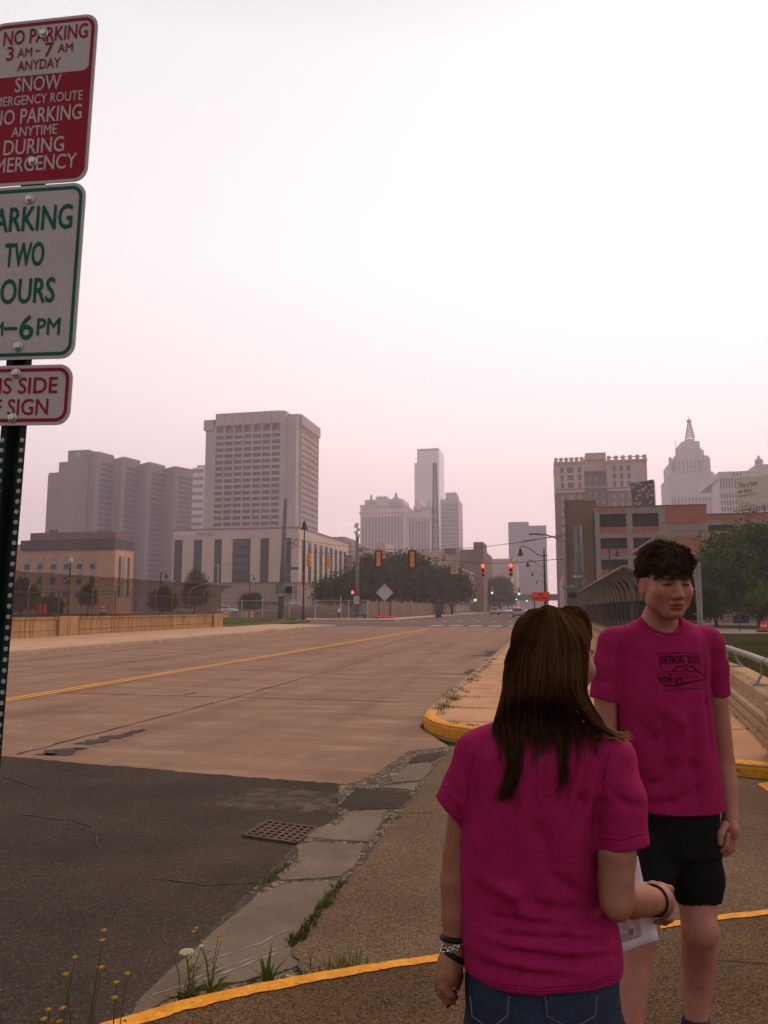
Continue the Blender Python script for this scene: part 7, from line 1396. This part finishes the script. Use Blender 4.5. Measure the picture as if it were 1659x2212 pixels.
# ================================================================== signs at the near kerb
a1 = J(213, 28, 1.80); b1 = J(149, 921, 1.82); upv = a1 - b1; upv /= np.linalg.norm(upv); yaw = math.radians(9.5); wv = np.array((math.cos(yaw), -math.sin(yaw), 0)); wv -= upv * (wv @ upv); wv /= np.linalg.norm(wv)
A1 = to_world(a1); Uv = to_world(upv); Wv = to_world(wv)
m_alu = M("sign_metal", (.36, .36, .37), .4, metal=.6, scale=3, var=.1); m_swhite = M("parking_white", (.48, .45, .44), .5, scale=4, var=.05, fine=.05, fscale=60); m_sred = M("parking_red", (.28, .006, .026), .5, scale=4, var=.08); m_sgreen = M("parking_green", (.006, .10, .075), .5, scale=4, var=.08); m_postg = M("green_post", (.006, .018, .016), .5, scale=6, var=.3)
def rrect(w_, h_, r_, n=7):
    out = []
    for cx, cy, a0 in ((w_/2 - r_, h_/2 - r_, 0), (-w_/2 + r_, h_/2 - r_, 90), (-w_/2 + r_, -h_/2 + r_, 180), (w_/2 - r_, -h_/2 + r_, 270)):
        for k in range(n + 1): a = math.radians(a0 + 90 * k / n); out.append((cx + r_ * math.cos(a), cy + r_ * math.sin(a)))
    return out
W_, SG = .305, {}
def sign_plate(name, label, top, h_, ink):
    """top = distance of the plate's top edge below the top of the stack"""
    c_ = A1 - Uv * (top + h_/2) - Wv * (W_/2); mtx = frame_mtx(c_, Wv, Uv); t = bpy.data.objects.new(name, None); C.objects.link(t); t.matrix_world = mtx; tag(t, label, "sign", "parking signs on the near post")
    mb = MB(); mb.prism(rrect(W_, h_, .036), -.003, 0); mb.build("plate", m_swhite, t)
    mb = MB(); o_, i_ = rrect(W_ - .016, h_ - .016, .030), rrect(W_ - .034, h_ - .034, .022); n_ = len(o_); mb.add([(x, y, .0006) for x, y in o_] + [(x, y, .0006) for x, y in i_], [(k, (k+1) % n_, n_ + (k+1) % n_, n_ + k) for k in range(n_)]); mb.build("border", ink, t, fix=False)
    return t
def bolt(t, x, y, h_):
    mb = MB(); mb.lathe((0, 0, 0), [(.0125, 0), (.0125, .002), (.0095, .003), (.009, .008), (.005, .0095)], 14); mb.build("bolt", M("zinc_bolt", (.55, .57, .5), .3, metal=.9, scale=30), t, smooth=False, loc=(x, y, .0007))
I4 = Matrix.Identity(4)
t = sign_plate("parking_sign", "red and white NO PARKING and snow emergency sign, top of the near post", 0, .457, m_sred)
mb = MB(); ww, hh = W_ - .03, .457 - .03; y1 = .072
mb.prism([(-ww/2, y1), (-ww/2, -hh/2 + .022)] + [(-ww/2 + .022 - .022 * math.cos(math.radians(a)), -hh/2 + .022 - .022 * math.sin(math.radians(a))) for a in (22, 45, 67, 90)] + [(ww/2 - .022 + .022 * math.sin(math.radians(a)), -hh/2 + .022 - .022 * math.cos(math.radians(a))) for a in (0, 22, 45, 67)] + [(ww/2, -hh/2 + .022), (ww/2, y1)] + [(ww/2 - .022 + .022 * math.cos(math.radians(a)), y1 + .022 - .022 * math.sin(math.radians(a))) for a in (0, 30, 60, 90)] + [(-ww/2 + .022 - .022 * math.sin(math.radians(a)), y1 + .022 - .022 * math.cos(math.radians(a))) for a in (0, 30, 60)], -.001, .0004); mb.build("red_field", m_sred, t)
lettering([("NO PARKING", .006, .183, .040, .240), ("3", -.092, .139, .038, None), ("AM", -.050, .138, .024, .042), ("-", -.012, .139, .030, .012), ("7", .020, .140, .038, None), ("AM", .066, .140, .024, .042), ("ANYDAY", -.006, .101, .027, .122)], m_sred, I4, t, depth=.0012, bold=.016)
lettering([("SNOW", -.004, .047, .040, .130), ("EMERGENCY ROUTE", -.006, .004, .026, .262), ("NO PARKING", .0, -.041, .041, .252), ("ANYTIME", -.004, -.083, .026, .128), ("DURING", -.002, -.125, .041, .170), ("EMERGENCY", -.004, -.173, .040, .250)], m_swhite, I4, t, depth=.0012, bold=.014)
bolt(t, .002, .186, 0); bolt(t, .0, -.168, 0)
t = sign_plate("parking_sign", "green and white two hour parking sign in the middle of the near post", .461, .457, m_sgreen)
lettering([("PARKING", -.002, .140, .064, .245), ("TWO", -.004, .045, .062, .108), ("HOURS", -.008, -.051, .064, .190), ("7", -.112, -.146, .058, None), ("AM", -.072, -.148, .036, .05), ("-", -.026, -.148, .06, .035), ("6", .018, -.146, .062, None), ("PM", .078, -.146, .042, .062)], m_sgreen, I4, t, depth=.0012, bold=.020)
bolt(t, .0, .192, 0); bolt(t, .0, -.196, 0)
t = sign_plate("parking_sign", "small red lettered side of sign plate, lowest on the near post", .933, .152, m_sred)
lettering([("THIS SIDE", -.004, .024, .040, .236), ("OF SIGN", -.002, -.030, .040, .190)], m_sred, I4, t, depth=.0012, bold=.016)
bolt(t, .0, .055, 0); bolt(t, .0, -.058, 0)
# perforated post
pc_top = A1 - Wv * (W_/2 + .002); foot = J(-8, 1560, 1.80); f2 = to_world(foot); dirp = (f2 - (A1 - Uv * 1.085 - Wv * (W_/2))).normalized(); q0 = A1 - Uv * .02 - Wv * (W_/2)
t = bpy.data.objects.new("sign_post", None); C.objects.link(t); zz = Uv; base_p = q0 - Uv * ((q0.z - .0) / Uv.z); t.matrix_world = frame_mtx(base_p, Wv, Uv); tag(t, "dark green perforated steel post carrying the parking signs", "sign post"); Lp = (q0 - base_p).length
prof = [(-.034, -.004), (-.034, -.008), (-.020, -.010), (-.014, -.034), (.014, -.034), (.020, -.010), (.034, -.008), (.034, -.004), (.017, -.005), (.011, -.030), (-.011, -.030), (-.017, -.005)]
mb = MB(); n_ = len(prof); mb.add([(x, 0, z) for x, z in prof] + [(x, Lp, z) for x, z in prof], [tuple(range(n_)), tuple(range(2*n_ - 1, n_ - 1, -1))] + [(i, n_ + i, n_ + (i+1) % n_, (i+1) % n_) for i in range(n_)]); mb.build("channel", m_postg, t)
mb = MB(); k = 0; y = .1
while y < Lp - 1.1:
    for x in (-.027, .027):
        mb.lathe((x, y, -.0035), [(.0058, -.002), (.0058, .0006), (.0030, .0008)], 8)
    y += .0254
tag(mb.build("hole", M("punched_hole", (.42, .42, .38), .5, metal=.3, scale=40), t), kind="stuff")

# ================================================================== weeds and grass
m_blade = leaf_mat("grass_blade", (.075, .095, .016), (.14, .155, .03)); m_dry = leaf_mat("dry_stalk", (.10, .07, .035), (.16, .12, .06)); m_flow = M("yellow_flower", (.42, .25, .008), .6, scale=60, var=.1); m_umb = M("cream_umbel", (.55, .55, .36), .8, scale=80, var=.15)
rg = np.random.default_rng(17)
def blades(mb, x, y, z, n, h_, spread, lean=.5, w_=.004):
    for i in range(n):
        a = rg.uniform(0, 6.28); r_ = spread * rg.uniform(0, 1) ** .5; bx, by = x + r_ * math.cos(a), y + r_ * math.sin(a); hh = h_ * rg.uniform(.45, 1.1); d = np.array((math.cos(a), math.sin(a))) * hh * lean * rg.uniform(.3, 1.3); pn_ = np.array((-math.sin(a), math.cos(a))) * w_ * rg.uniform(.6, 1.4)
        p0 = np.array((bx, by)); vs = []
        for t_, ww_ in ((0, 1), (.5, .8), (1, .05)):
            c_ = p0 + d * t_ ** 1.7; vs += [(c_[0] - pn_[0]*ww_, c_[1] - pn_[1]*ww_, z + hh * (t_ - .18 * t_ * t_)), (c_[0] + pn_[0]*ww_, c_[1] + pn_[1]*ww_, z + hh * (t_ - .18 * t_ * t_))]
        mb.add(vs, [(0, 1, 3, 2), (2, 3, 5, 4)])
mb = MB()
def tufts(pts, n, per, h_, spread, z=.03, jit=.02):
    for i in range(n):
        t_ = rg.uniform(0, len(pts) - 1.001); k = int(t_); p = Vector(pts[k]).lerp(Vector(pts[k+1]), t_ - k); blades(mb, p.x + rg.normal() * jit, p.y + rg.normal() * jit, z, per, h_, spread)
tufts(poly_px([(740, 1905), (700, 1960), (660, 2015), (630, 2045)], .02), 60, 8, .035, .022); tufts(poly_px([(560, 1925), (600, 1890), (640, 1868)], .0), 26, 8, .035, .04, .01); tufts(poly_px([(840, 1775), (850, 1768)], .02), 7, 8, .025, .04)
tufts(poly_px([(650, 2100), (720, 2095), (790, 2088)], .03), 14, 5, .07, .06); tufts([(-1.68, 11.6), (-1.7, 13), (-1.72, 15), (-1.74, 18), (-1.76, 24)], 46, 20, .08, .10, .15, .07); tufts([(-1.5, 10.75), (-1.1, 10.5), (-.7, 10.2)], 14, 10, .05, .07, .15)
for y_ in (12.4, 13.9, 15.4, 17.0): tufts([(-1.6, y_), (.6, y_ + .03)], 6, 10, .04, .08, .15)
tufts([(3.0, 15), (3.0, 24)], 10, 14, .12, .12, .15); tufts([(2.3, 9.4), (2.85, 14)], 12, 8, .05, .06, .15); tufts([(-19.4, 50), (-19.7, 66)], 16, 22, .22, .5, .1, .15)
tag(mb.build("weed_grass", m_blade, fix=False), kind="stuff")
# single weeds
def weed(label, x, y, z, h_, kind, seed):
    global rg
    rg = np.random.default_rng(seed); t = thing("weed", label, "weed", (x, y, z), 0, "weeds at the near kerb")
    st_ = MB(); lf = MB(); fl_ = MB(); n_ = 4 if kind == 'daisy' else 3
    for i in range(n_):
        a = rg.uniform(0, 6.28); hh = h_ * rg.uniform(.55, 1.05); b_ = rg.uniform(.03, .10); top = Vector((math.cos(a) * b_, math.sin(a) * b_, hh)); mid = Vector((math.cos(a) * b_ * .3, math.sin(a) * b_ * .3, hh * .55)); st_.tube([(0, 0, 0), mid, top], [.0026, .002, .0012], 5)
        for k in range(6):
            f_ = rg.uniform(.12, .8); c_ = mid * min(1, f_ * 1.8) if f_ < .55 else mid.lerp(top, (f_ - .55) / .45); blades_dir = rg.uniform(0, 6.28); L_ = rg.uniform(.02, .05); dx, dy = math.cos(blades_dir), math.sin(blades_dir); lf.add([c_, c_ + Vector((dx * L_ * .5 - dy * .004, dy * L_ * .5 + dx * .004, L_ * .35)), c_ + Vector((dx * L_, dy * L_, L_ * .3)), c_ + Vector((dx * L_ * .5 + dy * .004, dy * L_ * .5 - dx * .004, L_ * .3))], [(0, 1, 2, 3)])
        if kind == 'daisy' or (kind == 'umbel' and i == 2):
            for k in range(9): a2 = k * .698; fl_.add([top, top + Vector((math.cos(a2 - .25) * .0085, math.sin(a2 - .25) * .0085, .004)), top + Vector((math.cos(a2) * .012, math.sin(a2) * .012, .003)), top + Vector((math.cos(a2 + .25) * .0085, math.sin(a2 + .25) * .0085, .004))], [(0, 1, 2, 3)])
            fl_.lathe(tuple(top), [(.0055, -.002), (.005, .003), (.002, .005)], 8)
        elif kind == 'umbel' and i == 0:
            for k in range(46): a2 = k * 2.4; r_ = .004 * math.sqrt(k) * 1.15; c_ = top + Vector((math.cos(a2) * r_, math.sin(a2) * r_, .016 - r_ * .35)); fl_.lathe(tuple(c_), [(.002, -.0025), (.0044, 0), (.002, .003)], 6); 
            for k in range(12): a2 = k * .52; st_.tube([top - Vector((0, 0, .012)), top + Vector((math.cos(a2) * .026, math.sin(a2) * .026, .004))], .0007, 4)
    for i in range(26): a = rg.uniform(0, 6.28); L_ = rg.uniform(.04, .10) * h_ / .3; dx, dy = math.cos(a), math.sin(a); lf.add([(0, 0, 0), (dx * L_ * .5 - dy * .006, dy * L_ * .5 + dx * .006, L_ * .7), (dx * L_, dy * L_, L_ * .75), (dx * L_ * .5 + dy * .006, dy * L_ * .5 - dx * .006, L_ * .6)], [(0, 1, 2, 3)])
    st_.build("stem", m_dry if kind == 'dry' else m_blade, t); lf.build("leaf_cluster", m_dry if kind == 'dry' else m_blade, t, fix=False)
    if fl_.v: fl_.build("flower", m_umb if kind == 'umbel' else m_flow, t, fix=False)
for u, v, vt, kind, seed, lab in ((392, 2176, 2030, 'dry', 3, "brown dry dock weed standing at the yellow edge"), (410, 2160, 2015, 'umbel', 21, "tall weed with a cream lace flower head by the yellow edge"), (455, 2152, 1998, 'daisy', 7, "slender weed with tiny yellow flowers right of the lace flower"), (575, 2118, 2085, 'grass', 9, "broad bladed grass clump growing at the yellow edge")):
    p = G(u, v, .03); h_ = max(.05, (P(u, vt, p.y).z - .03))
    if kind == 'grass': mb = MB(); rg = np.random.default_rng(seed); blades(mb, 0, 0, 0, 16, .13, .03, .7, .008); tag(mb.build("grass_clump", m_blade, loc=(p.x, p.y, .02), fix=False), lab, "weed", "weeds at the near kerb")
    else: weed(lab, p.x, p.y, .02, h_, kind, seed)
for u, vt, Y, kind, seed, lab in ((45, 2085, 2.55, 'daisy', 31, "yellow flowered weed in the lower left corner, leftmost"), (130, 2010, 2.75, 'daisy', 32, "tallest yellow flowered weed in the lower left"), (185, 2045, 2.6, 'daisy', 33, "yellow flowered weed in the middle of the lower left clump"), (245, 2095, 2.5, 'daisy', 34, "yellow flowered weed nearest the painted edge at lower left"), (95, 2130, 2.4, 'daisy', 35, "short yellow flowered weed at the bottom left")):
    p = to_world(J(u, vt, Y)); weed(lab, p.x, p.y, -.0, max(.12, p.z), kind, seed)
# iron drain grate
gp = [G(u, v, .012) for u, v in ((527, 1805), (580, 1777), (685, 1790), (640, 1824))]; c_ = sum(gp, Vector()) / 4; ex = ((gp[2] - gp[1]) + (gp[3] - gp[0])) / 2; ey = ((gp[1] - gp[0]) + (gp[2] - gp[3])) / 2; gl, gw = ex.length, ey.length; exn, eyn = ex.normalized(), ey.normalized()
t = thing("drain_grate", "rusty iron drain grate set in the asphalt by the gutter", "drain", (c_.x, c_.y, .008)); m_iron = M("rusted_iron", (.07, .042, .032), .7, scale=18, col2=(.12, .075, .055), fine=.2, metal=.2)
def gbar(mb, a, b, w_, z0=.0, z1=.016): a = exn * a[0] + eyn * a[1]; b = exn * b[0] + eyn * b[1]; d = (b - a).normalized(); n_ = Vector((-d.y, d.x, 0)); mb.obox((a + b) / 2 + Vector((0, 0, (z0 + z1) / 2)), (b - a) / 2, n_ * w_ / 2, (0, 0, (z1 - z0) / 2))
mb = MB()
for a, b in (((-gl/2, -gw/2), (gl/2, -gw/2)), ((-gl/2, gw/2), (gl/2, gw/2))): gbar(mb, a, b, .028, 0, .018)
for a, b in (((-gl/2, -gw/2), (-gl/2, gw/2)), ((gl/2, -gw/2), (gl/2, gw/2))): gbar(mb, a, b, .026, 0, .019)
mb.build("frame", m_iron, t)
mb = MB()
for k in range(1, 7): x = -gl/2 + gl * k / 7; gbar(mb, (x, -gw/2), (x, gw/2), gl / 7 * .36)
for k in range(1, 6): y = -gw/2 + gw * k / 6; gbar(mb, (-gl/2, y), (gl/2, y), gw / 6 * .42, 0, .0145)
mb.build("grid", m_iron, t); mb = MB(); mb.obox((0, 0, .0015), exn * gl / 2, eyn * gw / 2, (0, 0, .001)); mb.build("pit", M("drain_dark", (.006, .005, .005), .9), t)
# a far pedestrian by the site fence
pb_ = P(733, 1322, 109); fp = thing("person", "distant pedestrian in a white shirt and dark trousers by the site fence", "person", (pb_.x, 109, .15)); F = Field((-.4, -.3, 0), (.4, .3, 1.9), .02); F.ell((0, 0, 1.65), (.08, .1, .12), .03); F.cap((0, 0, 1.5), (0, 0, 1.4), .05, .06, .03); F.loft([(.85, 0, 0, .16, .11, 0), (1.15, 0, 0, .15, .11, 0), (1.42, 0, 0, .19, .10, 0)], .04)
for sx in (-1, 1): F.chain([(.18 * sx, 0, 1.38), (.25 * sx, .02, 1.12), (.24 * sx, -.06, .88)], [.05, .042, .04], .03); F.chain([(.09 * sx, 0, .9), (.1 * sx, .05 * sx, .5), (.1 * sx, -.05 * sx, .06)], [.085, .06, .05], .03)
v, q = F.mesh(1); put("body", v, q, m_skinB, fp, np.zeros(3), np.ones((len(v), 3)))
F = Field((-.4, -.3, .8), (.4, .3, 1.55), .02); F.loft([(.88, 0, 0, .185, .135, 0), (1.15, 0, 0, .175, .135, 0), (1.44, 0, 0, .20, .12, 0)], .04)
for sx in (-1, 1): F.cap((.18 * sx, 0, 1.4), (.24 * sx, .01, 1.18), .07, .06, .03)
v, q = F.mesh(1); put("shirt", v, q, M("pale_shirt", (.55, .56, .62), .9), fp, np.zeros(3)); F = Field((-.3, -.3, .0), (.3, .3, 1.0), .02)
for sx in (-1, 1): F.chain([(.09 * sx, 0, .9), (.1 * sx, .05 * sx, .5), (.1 * sx, -.05 * sx, .08)], [.105, .08, .07], .03)
v, q = F.mesh(1); put("trousers", v, q, M("navy_cloth", (.05, .06, .10), .9), fp, np.zeros(3))
# ================================================================== smoke haze
hz = MB(); hz.box(-1150, 1250, -60, 1500, -1.1, 232)
hm = bpy.data.materials.new("smoke_haze"); hm.use_nodes = True; hn = hm.node_tree.nodes; hl = hm.node_tree.links
hn.remove(hn["Principled BSDF"]); pv = hn.new("ShaderNodeVolumePrincipled"); hl.new(pv.outputs[0], hn["Material Output"].inputs["Volume"])
pv.inputs["Density"].default_value = HAZE_D; pv.inputs["Color"].default_value = (.93, .87, 1.0, 1); pv.inputs["Anisotropy"].default_value = .35
tag(hz.build("haze", hm), kind="stuff")
